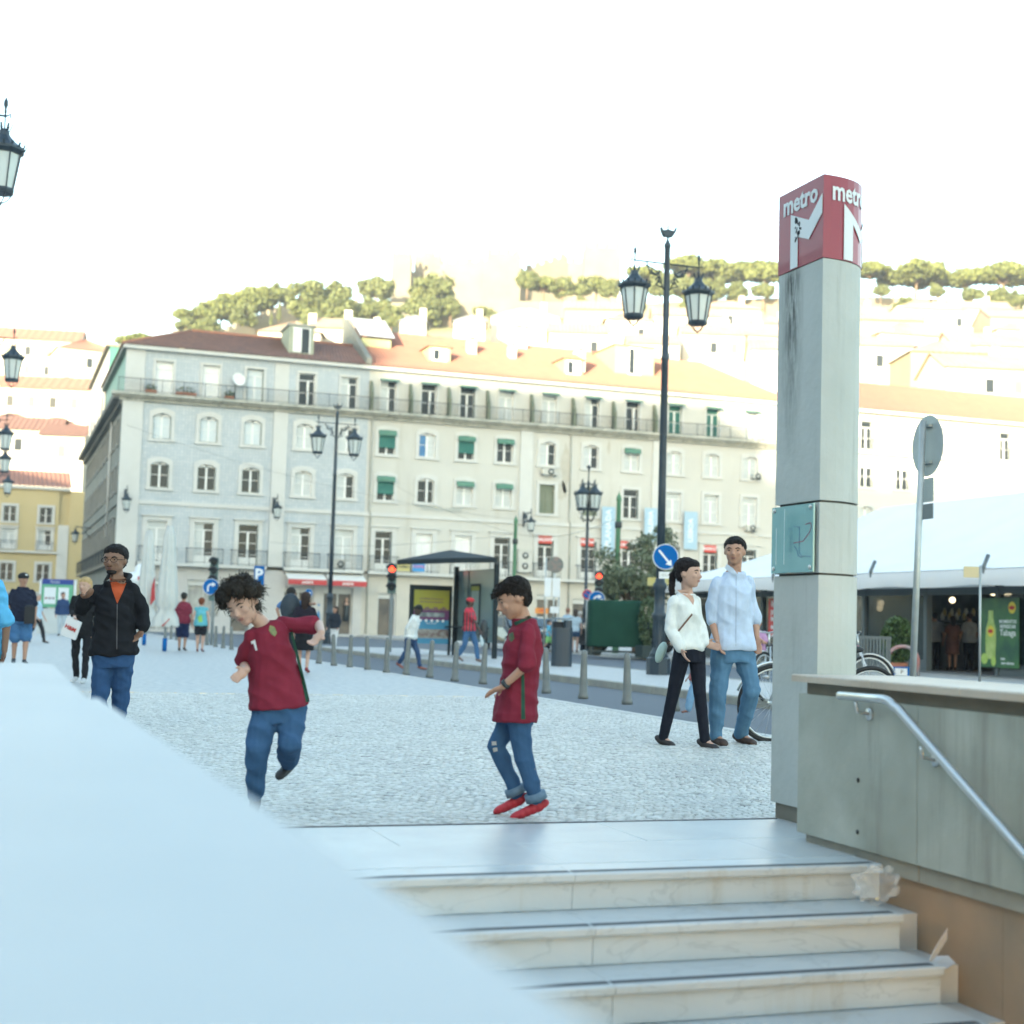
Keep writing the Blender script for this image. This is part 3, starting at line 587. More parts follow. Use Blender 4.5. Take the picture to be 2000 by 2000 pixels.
# side of the block along the side street
F1s = Facade(tb, (6.8, 132, 0), rad(-90), m_greyw, mat('dark limestone', (.28, .28, .26), .8, col2=(.2, .2, .18), scale=1.2))     # trim coloured darker than the front; local x runs from Y=132 back to 91
sops = []; scol = [3.2 + 3.05 * i for i in range(12)]
for x in scol: sops += [(x, *R3, 1.1), (x, *R2, 1.1), (x, *R1, 1.2)]
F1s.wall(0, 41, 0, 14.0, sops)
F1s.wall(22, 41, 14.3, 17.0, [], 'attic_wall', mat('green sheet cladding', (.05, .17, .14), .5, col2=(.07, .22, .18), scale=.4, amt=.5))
for x in scol:
    F1s.window(x, *R3, 1.1, 'D', arch=.2, trim=.18); F1s.window(x, *R2, 1.1, 'D', arch=.2, trim=.18); F1s.window(x, *R1, 1.2, 'D', trim=.2, door=True); F1s.railing(x - .9, x + .9, 4.08, y=-.45)
b = F1s.mb(mat('dark cornice', (.12, .12, .11), .9, col2=(.2, .2, .18), scale=2)); b.box(0, 40.3, -.7, 0, 14.0, 14.32); b.box(0, 40.3, -.3, -.004, 13.7, 13.998); b.build('cornice', tb)  # side cornice coloured darker than the front one
F1s.mb(m_dark).box(0, 41, -.35, -.005, 3.9, 4.05).build('balcony_slab', tb); F1s.mb(m_greyw).box(0, 41, -.1, -.004, 7.6, 7.8).build('string_course', tb)
b = F1s.mb(m_trim); b.tube([(31, -.1, 14), (31, -.1, 6)], .07, 8); b.build('drain_pipe', tb)
F1s.mb(m_corn).box(21.9, 41.2, -.3, .1, 17.0, 17.2).build('eave_moulding', tb)
# roof of the corner building
b = MB(m_rt); e0, e1 = 90.6, 99.4; rz, ez = 19.15, 17.22; xl, xr = 6.4, 21.9; ym = 95.0
roof_sheet(b, (xl, e0, ez), (xr, e0, ez), (xr, ym, rz), (xl + 4.6, ym, rz), 62, m_rt); roof_sheet(b, (xl, e0 + .01, ez), (xl, 110, ez), (xl + 4.6, 104, rz), (xl + 4.6, ym, rz), 50, m_rt); roof_sheet(b, (xr, e1, ez), (xl + 4, e1, ez), (xl + 4.6, ym, rz), (xr, ym, rz), 20, m_rt)
b.build('roof', tb)
for k in range(26): pass
b = MB(m_rt2); b.tube([(xl + 4.6, ym, rz + .06), (xr, ym, rz + .06)], .13, 6); b.tube([(xl + .05, e0 + .05, ez + .05), (xl + 4.6, ym, rz + .06)], .12, 6); b.build('ridge_tiles', tb)
b = MB(mat('dormer render', (.30, .34, .27), .8, col2=(.38, .40, .3), scale=2)); b.box(16.75, 18.35, 91.8, 94.6, 17.6, 19.55); b.use(m_corn).box(16.65, 18.45, 91.7, 94.7, 19.552, 19.68); d_ = b.build('dormer', tb)
b = MB(m_glass); b.box(17.0, 18.1, 91.78, 91.797, 17.85, 19.4); o = b.build('pane', None); o.parent = d_
b = MB(m_sash); b.box(17.0, 17.55, 91.72, 91.777, 17.85, 19.4); b.box(18.04, 18.12, 91.72, 91.777, 17.8, 19.42); b.box(16.93, 18.15, 91.74, 91.777, 19.402, 19.46); o = b.build('shutter', None); o.parent = d_
# satellite dish and clutter on the terrace
b = MB(mat('dish white', (.7, .7, .68), .5)); b.X = Matrix.Translation((13.45, 90.55, 15.55)) @ Euler((rad(75), 0, rad(15))).to_matrix().to_4x4(); b.lathe([(.02, -.02), (.2, .0), (.34, .06), (.42, .14), (.40, .14), (.3, .07), (.02, .0)], 18); b.X = None; b.use(m_iron).tube([(13.3, 90.6, 14.3), (13.3, 90.6, 15.5)], .03, 6)
tag(b.build('satellite_dish'), 'round white satellite dish on the terrace of the tiled building', 'satellite dish')
m_pot = mat('terracotta', (.35, .14, .08), .8); m_leafd = mat('balcony leaves', (.05, .09, .04), .7, col2=(.09, .13, .06), scale=8)
def bush(b, c, r, n, rr, m, leaf=.09):
    b.use(m); c = Vector(c); r = Vector(r) if isinstance(r, (tuple, list)) else Vector((r, r, r))
    for _ in range(n):
        while True:
            q = Vector((rr.uniform(-1, 1), rr.uniform(-1, 1), rr.uniform(-1, 1)))
            if q.length < 1: break
        q = q.normalized() * q.length ** .5; p = c + Vector((q.x * r.x, q.y * r.y, q.z * r.z)); a = Vector((rr.gauss(0, 1), rr.gauss(0, 1), rr.gauss(0, 1))).normalized(); e = a.orthogonal().normalized() * leaf * rr.uniform(.6, 1.2); f_ = a.cross(e).normalized() * leaf * rr.uniform(.4, .8)
        b.quad(p - e, p - f_, p + e, p + f_)
rr = random.Random(11)
for i, (x, w_, lab) in enumerate(((8.25, .35, 'dark potted plants at the left end of the tiled building terrace'), (10.35, .62, 'row of potted plants between the first two terrace doors of the tiled building'), (13.0, .3, 'potted plant beside the satellite dish on the terrace'))):
    t = thing('potted_plant', lab, 'plant', (x, 90.7, 14.3), group='potted plants on the terrace')
    b = MB(m_pot); b.box(-w_, w_, -.12, .12, .001, .22); b.build('planter', t); b = MB(m_leafd); bush(b, (0, 0, .36), (w_, .16, .22), 90, rr, m_leafd, .07); b.build('foliage', t)
# ---- cream building
cb = thing('cream_building', 'long stained cream apartment building with green blinds and an orange tile roof', 'building', (22, 91, 0), world=True)
F2 = Facade(cb, (0, FY, 0), 0, m_cream)
cc = [23.2, 25.9, 28.54, 31.24, 34.3, 37.4, 40.4, 43.6, 46.5, 49.5]
ops = []
for i, x in enumerate(cc): ops += [(x, *AT, 1.0), (x, *R3, 1.1), (x, 8.62 - (.25 if i > 3 else 0), 10.22 + (.1 if i > 3 else 0), 1.1), (x, *R1, 1.1)]
F2.wall(21.9, 52.6, 4.05, 14.0, [o for o in ops if 4.01 < o[1] < 14])
F2.wall(21.9, 52.6, 14.3, 17.0, [o for o in ops if o[1] > 14], 'attic_wall')
gf2 = [(23.6, .02, 2.7, 1.2), (26.1, .02, 2.9, 1.7), (28.8, .02, 3.0, 1.9), (31.4, .02, 3.0, 1.7), (34.6, .02, 3.0, 1.6), (37.3, .02, 2.8, 1.9), (40.3, .02, 3.0, 1.9), (43.6, .02, 3, 1.9), (46.6, .02, 3, 1.9), (49.6, .02, 3, 1.9)]
F2.wall(21.9, 52.6, 0, 3.85, gf2, 'shop_wall', mat('shop plaster', (.52, .49, .42), .7, col2=(.44, .42, .37), scale=1.5))
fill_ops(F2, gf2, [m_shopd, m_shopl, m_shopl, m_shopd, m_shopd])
for i, x in enumerate(cc):
    F2.window(x, *AT, 1.0, 'CODCCCOggC'[i] if i != 3 else 'C', trim=.14)
    F2.window(x, *R3, 1.1, 'GBGhCCHCCC'[i], arch=.2)
    F2.window(x, 8.62 - (.25 if i > 3 else 0), 10.22 + (.1 if i > 3 else 0), 1.1, 'GOHHKKDCCC'[i], arch=.2 if i < 4 else 0)
    F2.window(x, *R1, 1.1, 'DWWDDDDDDD'[i], door=True, trim=.3)
    F2.railing(x - .95, x + .95, 4.08)
    if i < 7 or 1: F2.mb(m_ghd).prism([(-.5, 16.36), (-.04, 16.5), (-.04, 16.44), (-.5, 16.3)], x - .6, x + .6, 'x').build('awning', cb)
b = F2.mb(m_corn); b.box(21.9, 52.9, -.42, .1, 14.0, 14.12); b.box(21.9, 53.1, -.62, .1, 14.121, 14.30); b.box(21.9, 52.9, -.22, -.005, 13.82, 13.999); b.build('cornice', cb)
F2.mb(m_trim).box(21.9, 52.6, -.09, -.004, 7.58, 7.80).build('string_course', cb); F2.mb(m_trim).box(22.2, 52.4, -.55, -.004, 3.88, 4.05).build('balcony_slab', cb)
for a, c in ((32.3, 33.2), (41.95, 42.4), (51.6, 52.6)): F2.mb(m_trim).box(a, c, -.12, -.004, 7.81, 13.81).build('pilaster', cb)
F2.railing(22, 52.4, 14.3, .85, -.56, .16, 'terrace_railing', ends=False); F2.mb(m_trim).box(21.9, 52.9, -.35, .1, 17.0, 17.22).build('eave_moulding', cb)
for k, px in enumerate((723, 800, 875, 951, 1037, 1118, 1197, 1277)):
    x = onY(px, 790, FY).x; b = F2.mb(mat('mossy divider', (.10, .14, .10), .9, col2=(.2, .2, .15), scale=4)); b.prism([(-.58, 14.302), (-.004, 14.302), (-.004, 16.3), (-.2, 16.2), (-.45, 15.6), (-.58, 15.5)], x - .08, x + .08, 'x'); b.build('terrace_divider', cb)
acunit(F2, 34.3, 10.95, 1.0, .4); acunit(F2, 49.5, 7.95, .75, .4); acunit(F2, 49.85, 11.65, .6, .3); acunit(F2, 32.75, 4.4, .95, 1.5, True); acunit(F1, 20.3, 4.1, .8, .6)
# stains of fallen render on the cream wall
rs4 = random.Random(9)
mat('bare render', (.40, .38, .32), .9, col2=(.48, .46, .40), scale=2)
for (cx_, cz_, rx_, rz_) in ((35.6, 11.6, .45, 2.0), (35.3, 9.9, .6, .8), (38.7, 13.1, .15, .6), (22.3, 6.2, .12, 1.1)):
    k = 14; b = F2.mb(MATS['bare render']); b.prism([(cx_ + rx_ * rs4.uniform(.5, 1) * math.cos(t * 6.283 / k), cz_ + rz_ * rs4.uniform(.6, 1) * math.sin(t * 6.283 / k)) for t in range(k)], -.008, -.002); b.build('plaster_patch', cb)
for x in (22.15, 35.9): b = F2.mb(m_corn); b.tube([(x, -.1, 13.9), (x, -.1, 8), (x + .1, -.1, 7.8), (x + .1, -.1, .1)], .05, 6); b.build('drain_pipe', cb)
b = MB(m_rt2); ez, rz2, e0, ym = 17.22, 21.0, 90.6, 98.2
roof_sheet(b, (21.95, e0, ez), (53.0, e0, ez), (49.0, ym, rz2), (21.95, ym, rz2), 118, m_rt2); roof_sheet(b, (53.0, e0, ez), (53.0, 106, ez), (49.0, ym, rz2), (49.0, ym, rz2), 40, m_rt2); roof_sheet(b, (21.95, 106, ez), (53, 106, ez), (49, ym, rz2), (21.95, ym, rz2), 30, m_rt2); b.build('roof', cb)
b = MB(m_greyw); s_ = (rz2 - ez) / (ym - e0); b.prism([(90.7, 17.2), (98.2, 17.2), (98.2, 21.6), (97.9, 21.6), (90.7, 17.7)], 21.6, 21.94, 'x'); b.build('party_wall', cb)
m_dorg = mat('mossy dormer cheek', (.36, .38, .22), .85, col2=(.28, .33, .2), scale=2)
def dormer(x, w_, y, z0, z1, gable=True):
    b = MB(m_dorg); yb = y + (z1 - z0) / s_ + .6; b.box(x - w_ / 2, x + w_ / 2, y, yb, z0, z1)
    if gable: b.use(m_rt2).prism([(x - w_ / 2 - .15, z1 + .002), (x + w_ / 2 + .15, z1 + .002), (x + .1, z1 + .32), (x - .1, z1 + .32)], y - .15, yb + .5)
    else: b.use(m_rt2).box(x - w_ / 2 - .1, x + w_ / 2 + .1, y - .1, yb, z1 + .002, z1 + .08)
    d = b.build('dormer', cb); f = MB(m_sash); f.box(x - .5, x + .5, y - .06, y - .003, z0 + .1, z1 - .1); f.use(m_glass).box(x - .42, x - .05, y - .07, y - .0605, z0 + .2, z1 - .2); f.use(m_curt).box(x + .05, x + .42, y - .07, y - .0605, z0 + .2, z1 - .2); o = f.build('window', None); o.parent = d
dormer(27.0, 1.5, 92.6, 18.15, 19.2); dormer(36.5, 1.4, 92.4, 18.0, 19.2); dormer(41.6, 3.0, 93.6, 18.6, 20.75, False)
b = MB(mat('corrugated sheet', (.5, .52, .52), .4, metal=.3)); roof_sheet(b, (21.9, 94.0, 19.75), (24.3, 94.0, 19.75), (24.3, 97.0, 21.5), (21.9, 97.0, 21.5), 12, MATS['corrugated sheet']); b.build('skylight', cb); MB(m_dorg).box(22.1, 24.1, 94.4, 97, 19.0, 19.74).build('skylight_base', cb)
m_chim = mat('chimney render', (.6, .57, .5), .8, col2=(.5, .47, .4), scale=2)
for (x, y, w_, z0, z1) in ((30.0, 95.2, .6, 19.2, 20.4), (34.2, 97.6, 1.3, 20.3, 22.1), (32.9, 95.0, .5, 19.2, 20.2), (37.1, 92.9, .7, 18.4, 19.9)):
    b = MB(m_chim); b.box(x - w_ / 2, x + w_ / 2, y - .3, y + .3, z0, z1); b.use(m_rt2).prism([(x - w_ / 2 - .05, z1 + .002), (x + w_ / 2 + .05, z1 + .002), (x, z1 + .18)], y - .34, y + .34); b.build('chimney', cb)
# ---- sunlit building at the right
sb = thing('sunlit_building', 'pale sunlit corner building rising behind the white tent on the right', 'building', (58, 91, 0), world=True)
F3 = Facade(sb, (0, FY, 0), 0, m_cream3)
c3 = [56.0, 58.95, 62.0, 65.0, 68.0, 71.0, 74.0, 77.0, 80.0]; ops = []
for x in c3: ops += [(x, *AT, 1.0), (x, *R3, 1.1), (x, *R2, 1.1), (x, *R1, 1.1)]
F3.wall(54, 84, 0, 14.0, [o for o in ops if o[1] < 14]); F3.wall(54, 84, 14.3, 17, [o for o in ops if o[1] > 14], 'attic_wall')
for i, x in enumerate(c3):
    F3.window(x, *AT, 1.0, 'CDCD'[i % 4], trim=.14); F3.window(x, *R3, 1.1, 'CDDCWWDCD'[i], arch=.2); F3.window(x, *R2, 1.1, 'DCDC'[i % 4], arch=.2); F3.window(x, *R1, 1.1, 'DDCC'[i % 4], door=True)
b = F3.mb(m_trim); b.box(54, 84, -.42, .1, 14.0, 14.3); b.box(53.9, 84, -.6, .1, 17.0, 17.2); b.build('cornice', sb); F3.railing(54.2, 84, 14.3, .85, -.38, .16, 'terrace_railing', ends=False)
F3.mb(m_trim).box(54, 84, -.09, -.004, 7.58, 7.80).build('string_course', sb); MB(m_cream3).box(54, 84, 91.4, 104, 0, 17).build('core', sb)
b = MB(m_rt2); roof_sheet(b, (53.8, 90.4, 17.2), (84, 90.4, 17.2), (80, 98, 20.6), (58, 98, 20.6), 90, m_rt2); roof_sheet(b, (53.8, 90.4, 17.2), (53.8, 105, 17.2), (58, 98, 20.6), (58, 98, 20.6), 30, m_rt2); roof_sheet(b, (53.8, 105, 17.2), (84, 105, 17.2), (80, 98, 20.6), (58, 98, 20.6), 30, m_rt2); b.build('roof', sb)
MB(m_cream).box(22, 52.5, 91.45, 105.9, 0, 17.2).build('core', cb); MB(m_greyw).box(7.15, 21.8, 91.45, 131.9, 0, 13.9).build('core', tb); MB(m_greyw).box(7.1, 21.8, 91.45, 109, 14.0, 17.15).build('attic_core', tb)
# ---- taller block behind the corner, clad in green sheet
rb = thing('rear_block', 'tall narrow block with dark green sheet cladding behind the tiled corner building', 'building', (10, 110, 14), world=True)
b = MB(MATS['green sheet cladding']); b.box(6.9, 20, 109.6, 109.99, 14.0, 20.3); b.build('cladding', rb); MB(mat('white flank', (.5, .5, .47), .8, col2=(.36, .36, .34), scale=.6)).box(6.9, 20, 110, 131.8, 13.95, 20.2).build('wall', rb)
b = MB(m_dark); b.box(6.6, 20, 109.5, 132, 20.31, 20.5); b.build('roof', rb)
F = Facade(rb, (6.88, 131.8, 0), rad(-90), m_trim)
for k in range(5): F.mb(m_glass).box(3 + 4 * k, 4.2 + 4 * k, -.03, -.002, 15.5, 17.5).build('window', rb)
# ---- yellow building at the end of the side street
yb = thing('yellow_building', 'yellow plastered building with white window surrounds closing the side street', 'building', (2, 150, 0), world=True)
F4 = Facade(yb, (0, 150, 0), 0, m_yel)
c4 = [-5.9, -2.5, .85, 4.2, 7.6]; ops = []
for x in c4: ops += [(x, 9.45, 10.95, 1.15), (x, 6.75, 8.75, 1.2), (x, 3.75, 5.4, 1.15), (x, .1, 2.4, 1.3)]
F4.wall(-20, 5.4, 0, 12.7, ops[:16]); F4.mb(m_trim).box(5.4, 6.4, -.1, .3, 0, 9.3).build('pilaster', yb); F4.mb(m_yel).box(6.4, 12, .02, .3, 0, 12.7).build('wing_wall', yb)
for x in c4[:4]: F4.window(x, 9.45, 10.95, 1.15, 'D' if x > 2 or 1 else 'C', trim=.25); F4.window(x, 6.75, 8.75, 1.2, 'C', trim=.25, door=True); F4.window(x, 3.75, 5.4, 1.15, 'D', trim=.25); F4.window(x, .1, 2.4, 1.3, 'D', trim=.2, door=True); F4.railing(x - .75, x + .75, 6.66, y=-.3)
F4.mb(m_trim).box(-20, 5.39, -.35, -.004, 6.45, 6.65).build('string_course', yb); F4.mb(m_trim).box(-20, 6.4, -.25, .3, 12.7, 12.95).build('cornice', yb); MB(m_yel).box(-20, 12, 150.32, 162, 0, 12.7).build('core', yb)
b = MB(m_rt2); roof_sheet(b, (-20, 149.7, 12.95), (6.5, 149.7, 12.95), (6.5, 156, 15), (-20, 156, 15), 60, m_rt2); b.build('roof', yb)
# shop awnings
m_aw = mat('awning cloth', (.66, .66, .63), .8); m_awr = mat('red valance', (.45, .05, .05), .7)
for x0, x1, lab in ((16.95, 19.35, 'white shop awning with a red valance left of the lamp post'), (19.5, 21.9, 'white shop awning with a red valance right of the lamp post')):
    t = thing('shop_awning', lab, 'awning', ((x0 + x1) / 2, 90.9, 3.3), group='awnings on the tiled building', world=True)
    b = MB(m_aw); b.prism([(90.99, 3.84), (90.99, 3.80), (89.7, 3.32), (89.7, 3.36)], x0, x1, 'x'); b.build('canopy', t); b = MB(m_awr); b.box(x0, x1, 89.67, 89.695, 3.02, 3.34); v = b.build('valance', t)
    me = text_mesh('padaria', .24, m_sash, .004, .006); me.transform(Matrix.Translation(((x0 + x1) / 2, 89.66, 3.18)) @ RYF.to_4x4()); o = put('lettering', me, v)
# ================================================================== unseen west side behind the camera, heights stepped to place the shadow edge
m_opp = mat('terrace plaster', (.50, .47, .42), .85, col2=(.4, .38, .34), scale=.3)  # one even plaster colour for the unseen terraces
for i, (x0, x1, h, y0, lab) in enumerate(((-150, -92, 48, -42, 'tall cream terrace behind the camera at the far left, height set for its shadow'), (-92, -62, 43, -40, 'tall cream terrace behind the camera, second from the left, height set for its shadow'), (-62, -44, 38, -40, 'cream terrace behind the camera in the middle, height set for its shadow'), (-44, -30, 35, -38, 'cream terrace behind the camera, lower than its left neighbour, height set for its shadow'), (-30, -8, 28, -38, 'low cream terrace behind the camera, nearest the street gap, height set for its shadow'))):
    t = thing('west_shadow_terrace', lab, 'building', ((x0 + x1) / 2, y0, 0), group='unseen shadow-casting buildings on the west side', world=True)
    MB(m_opp).box(x0, x1, y0 - 12, y0, 0, h - 2).build('wall', t); b = MB(m_rt2); b.prism([(y0 - 12.4, h - 1.99), (y0 + .5, h - 1.99), (y0 - 6, h)], x0, x1, 'x'); b.build('roof', t)
    b = MB(m_glass)
    for r in range(int((h - 5) / 3.6)):
        for k in range(int((x1 - x0 - 1) / 3.2)): b.box(x0 + 1.4 + 3.2 * k, x0 + 2.5 + 3.2 * k, y0 + .002, y0 + .03, 1.5 + 3.6 * r, 3.4 + 3.6 * r)
    b.build('windows', t, kind='stuff')

t = thing('north_shade_terrace', 'unseen cream terrace along the left side of the square, added for its shade', 'building', (-36, 20, 0), world=True)  # unseen row added to darken the faces turned left
MB(m_opp).box(-48, -34, -26, 84, 0, 22).build('wall', t); MB(m_rt2).prism([(-49, 22.001), (-33.5, 22.001), (-41, 25)], -26, 84, 'y').build('roof', t)
b = MB(m_glass)
for r in range(5):
    for k in range(34): b.box(-33.999, -33.97, -24.5 + 3.2 * k, -23.3 + 3.2 * k, 1.5 + 4 * r, 3.6 + 4 * r)
b.build('windows', t, kind='stuff')
t = thing('north_shade_block', 'unseen cream block left of the view, added to shade the yellow building', 'building', (-41, 105, 0), world=True)  # unseen block added to keep the sun off the yellow front
MB(m_opp).box(-48, -34, 92, 122, 0, 22).build('wall', t); MB(m_rt2).prism([(-49, 22.001), (-33.5, 22.001), (-41, 25)], 92, 122, 'y').build('roof', t)
# ================================================================== the castle hill
SKX = [-600, 0, 60, 150, 240, 350, 430, 520, 620, 760, 900, 1000, 1200, 1500, 1700, 2000, 2600]
SKY_ = [900, 800, 790, 760, 690, 660, 650, 615, 600, 585, 585, 590, 590, 590, 590, 610, 700]
def hill(x, y):
    d = Vector((x, y, 0)) - CAM; z = d.dot(_f0); lat = d.dot(_r0)
    px = 1000 + lat / z * FPX
    if z < 112 or (px < 232 and z < 172): return -.5
    ys = float(np.interp(px, SKX, SKY_)); hor = 1218 + .03 * (px - 1000)
    top = 1 + (hor - ys) * 340 / FPX; z0 = 112 if px > 232 else 172; t = min(1.0, (z - z0) / (340.0 - z0))
    return max(-.5, top * (t ** 1.15) * (1 if z < 380 else max(.2, 1 - (z - 380) / 260)) - .5)
b = MB(m_earth); xs = np.linspace(-170, 420, 70); yy = np.linspace(96, 620, 60); vs = []
for y in yy:
    for x in xs: vs.append((x, y, hill(x, y)))
nx = len(xs); b.add(vs, [(j * nx + i, j * nx + i + 1, (j + 1) * nx + i + 1, (j + 1) * nx + i) for j in range(len(yy) - 1) for i in range(nx - 1)], True)
tag(b.build('castle_hill'), kind='structure')
m_hw = mat('limewash', (.54, .51, .45), .85, col2=(.45, .42, .37), scale=.3); m_hw2 = mat('ochre wash', (.38, .31, .2), .85, col2=(.33, .27, .18), scale=.3); m_hw3 = mat('pink wash', (.38, .28, .23), .85, col2=(.34, .25, .2), scale=.3)
m_pr = mat('pale hill tiles', (.42, .31, .23), .85, col2=(.34, .25, .18), scale=.5)  # hill roofs coloured paler than the other tiles
m_cast = mat('castle stone', (.20, .18, .14), .9, col2=(.15, .135, .10), scale=.25, amt=.6, bump=.4, bscale=1.5)
def house(px, Z, w_, d_, h, mw, mr, rot, label, base_py=None, hip=False, win=True):
    p = at(px, 1000, Z); g = hill(p.x, p.y)
    if base_py is not None: g = at(px, base_py, Z).z
    t = thing('hill_house', label, 'house', (p.x, p.y, g), rz=rot, group='houses on the castle hill')
    b = MB(mw); b.box(-w_ / 2, w_ / 2, -d_ / 2, d_ / 2, -6, h)
    if not hip: b.prism([(-d_ / 2, h + .001), (d_ / 2, h + .001), (0, h + d_ * .24)], -w_ / 2, w_ / 2, 'x')
    b.build('wall', t); r = MB(mr); rr_ = h + d_ * .26
    if hip:
        i = d_ / 2; roof_sheet(r, (-w_ / 2 - .3, -d_ / 2 - .3, h), (w_ / 2 + .3, -d_ / 2 - .3, h), (max(w_ / 2 - i, .2), 0, rr_), (-max(w_ / 2 - i, .2), 0, rr_), 14, mr)
        roof_sheet(r, (-w_ / 2 - .3, d_ / 2 + .3, h), (w_ / 2 + .3, d_ / 2 + .3, h), (max(w_ / 2 - i, .2), 0, rr_), (-max(w_ / 2 - i, .2), 0, rr_), 14, mr)
        for sx in (-1, 1): roof_sheet(r, (sx * (w_ / 2 + .3), -d_ / 2 - .3, h), (sx * (w_ / 2 + .3), d_ / 2 + .3, h), (sx * max(w_ / 2 - i, .2), .05, rr_), (sx * max(w_ / 2 - i, .2), -.05, rr_), 8, mr)
    else:
        for sy in (-1, 1): roof_sheet(r, (-w_ / 2 - .3, sy * (d_ / 2 + .4), h - .12), (w_ / 2 + .3, sy * (d_ / 2 + .4), h - .12), (w_ / 2 + .3, 0, rr_), (-w_ / 2 - .3, 0, rr_), 16, mr)
    r.build('roof', t)
    if win:
        rows = max(1, int(h / 3.1)); n = max(1, int(w_ / 2.6))
        for q in range(rows):
            for k in range(n):
                if (k * 7 + q * 3 + int(px)) % 5 == 0: continue
                x = -w_ / 2 + w_ * (k + .5) / n; z = h - 2.5 - 3.0 * q; f = MB(m_trim); f.box(x - .6, x + .6, -d_ / 2 - .08, -d_ / 2 - .003, z - .1, z + 1.5); f.use(m_glass if (k + q) % 2 else m_kbl).box(x - .42, x + .42, -d_ / 2 - .1, -d_ / 2 - .081, z, z + 1.38); f.build('window', t)
    c = MB(m_chim); c.box(w_ * .22, w_ * .22 + .8, .2, .9, h, rr_ + 1.0); c.build('chimney', t)
    return t
H = [(150, 215, 9, 9, 8, 0, 1, .1, 750), (30, 230, 18, 10, 13, 0, 1, -.2, 830), (85, 190, 16, 8, 7, 0, 1, -.25, 870), (105, 178, 8, 7, 6, 0, 0, -.3, 940), (40, 172, 9, 7, 7, 0, 0, -.2, 960), (128, 168, 5, 6, 5.5, 0, 0, -.3, 905), (15, 180, 8, 7, 6, 0, 0, -.1, 930),
     (795, 175, 3.8, 5, 3.4, 0, 2, -.3, 652), (905, 190, 5, 5, 3.6, 0, 2, -.3, 650), (560, 150, 9, 7, 3, 0, 1, -.33, 668), (640, 152, 6, 6, 4.5, 0, 1, -.33, 670), (700, 190, 7, 6, 3, 0, 1, -.3, 655),
     (1015, 200, 11.5, 8, 6.5, 0, 2, -.33, 672), (1120, 185, 9, 7, 5.2, 0, 1, -.33, 692), (1165, 215, 13, 8, 4, 1, 1, -.4, 628), (1215, 205, 8, 7, 5.5, 0, 1, -.3, 665), (1265, 190, 8, 7, 5.5, 0, 1, -.33, 715),
     (1330, 215, 12, 8, 5, 0, 1, -.35, 650), (1410, 230, 12, 8, 6, 1, 1, -.3, 640), (1380, 195, 10, 7, 5, 0, 1, -.33, 690), (1450, 200, 9, 7, 6, 0, 1, -.2, 700), (1490, 240, 11, 8, 5, 2, 1, -.35, 660), (1520, 185, 10, 8, 7, 0, 1, -.4, 745),
     (1720, 215, 10, 8, 5, 1, 1, -.35, 680), (1800, 235, 12, 8, 5, 0, 1, -.3, 655), (1890, 245, 12, 8, 5, 0, 1, -.4, 650), (1975, 235, 10, 8, 5, 2, 1, -.3, 670), (1770, 180, 12, 10, 6.5, 0, 1, -.15, 745), (1880, 190, 12, 9, 5, 0, 1, -.5, 740), (1700, 175, 8, 7, 6, 0, 1, -.33, 755), (1840, 165, 10, 8, 5.5, 1, 1, -.3, 770), (1950, 170, 13, 9, 7, 0, 1, -.33, 775), (1900, 150, 9, 8, 5, 0, 1, -.25, 800), (1990, 205, 10, 7, 6, 0, 1, -.2, 715), (1660, 240, 10, 8, 5, 0, 1, -.3, 660)]
HL = ['white house with an orange roof at the left edge of the sky', 'broad white house second from the left edge', 'pale house with red roof above the yellow building', 'small white house peeping over the yellow building', 'white house close behind the left part of the yellow building', 'narrow white house with red roof beside the side street', 'low white house at the far left edge',
 'small grey-roofed gabled hut above the tiled building', 'white gabled hut with grey roof under the big castle tree', 'low cream house just behind the red tile roof', 'small pale house behind the party wall', 'pale house above the corrugated skylight',
 'large blank white house behind the orange roof chimney', 'white house behind the orange roof with one dark window', 'ochre house high under the castle terrace', 'white house left of the tall lamp post, midway up', 'white house just behind the flat yellow dormer',
 'white house right of the tall lamp post under the pines', 'ochre house midway between lamp post and pillar', 'white house low behind the orange roof, right of the lamp post', 'white house low behind the hipped end of the orange roof', 'pink house high beside the metro pillar', 'white house touching the left side of the pillar',
 'ochre house high right of the pillar', 'white house high under the right-hand pines', 'white house high, fifth from the pillar', 'pink house at the right edge under the pines', 'wide low-gabled white house nearest above the sunlit building', 'white house with a long slanting roof right of the gabled one', 'white house partly hidden by the pillar, right side', 'ochre house just above the sunlit building roof', 'broad white house low at the right', 'small white house directly above the sunlit roof', 'white house midway up at the right edge', 'white house hidden mostly behind the metro pillar']
for i, (px, Z, w_, d_, h, mw, mr, rot, py) in enumerate(H):
    if 540 < px < 720: py += 18; h *= .5; w_ *= .7
    elif 540 < px < 1600: py += 16; h *= .66; w_ *= .82
    elif px > 1600: h *= .75
    elif px > 120: py += 25; h *= .8
    side = 'beyond the yellow building at the far left' if px < 200 else 'above the tiled building' if px < 720 else 'above the orange roof left of the tall lamp post' if px < 1290 else 'between the tall lamp post and the metro pillar' if px < 1600 else 'right of the metro pillar'
    dist = 'low on' if py > 745 else 'high on' if py < 656 else 'midway up'
    house(px, Z, w_, d_, h, [m_hw, m_hw2, m_hw3][mw], [m_rt if px < 200 else m_pr, m_rt2 if px < 200 else m_pr, MATS['corrugated sheet']][mr], rot,
          HL[i], py, hip=(i % 3 == 0 or mr == 2))
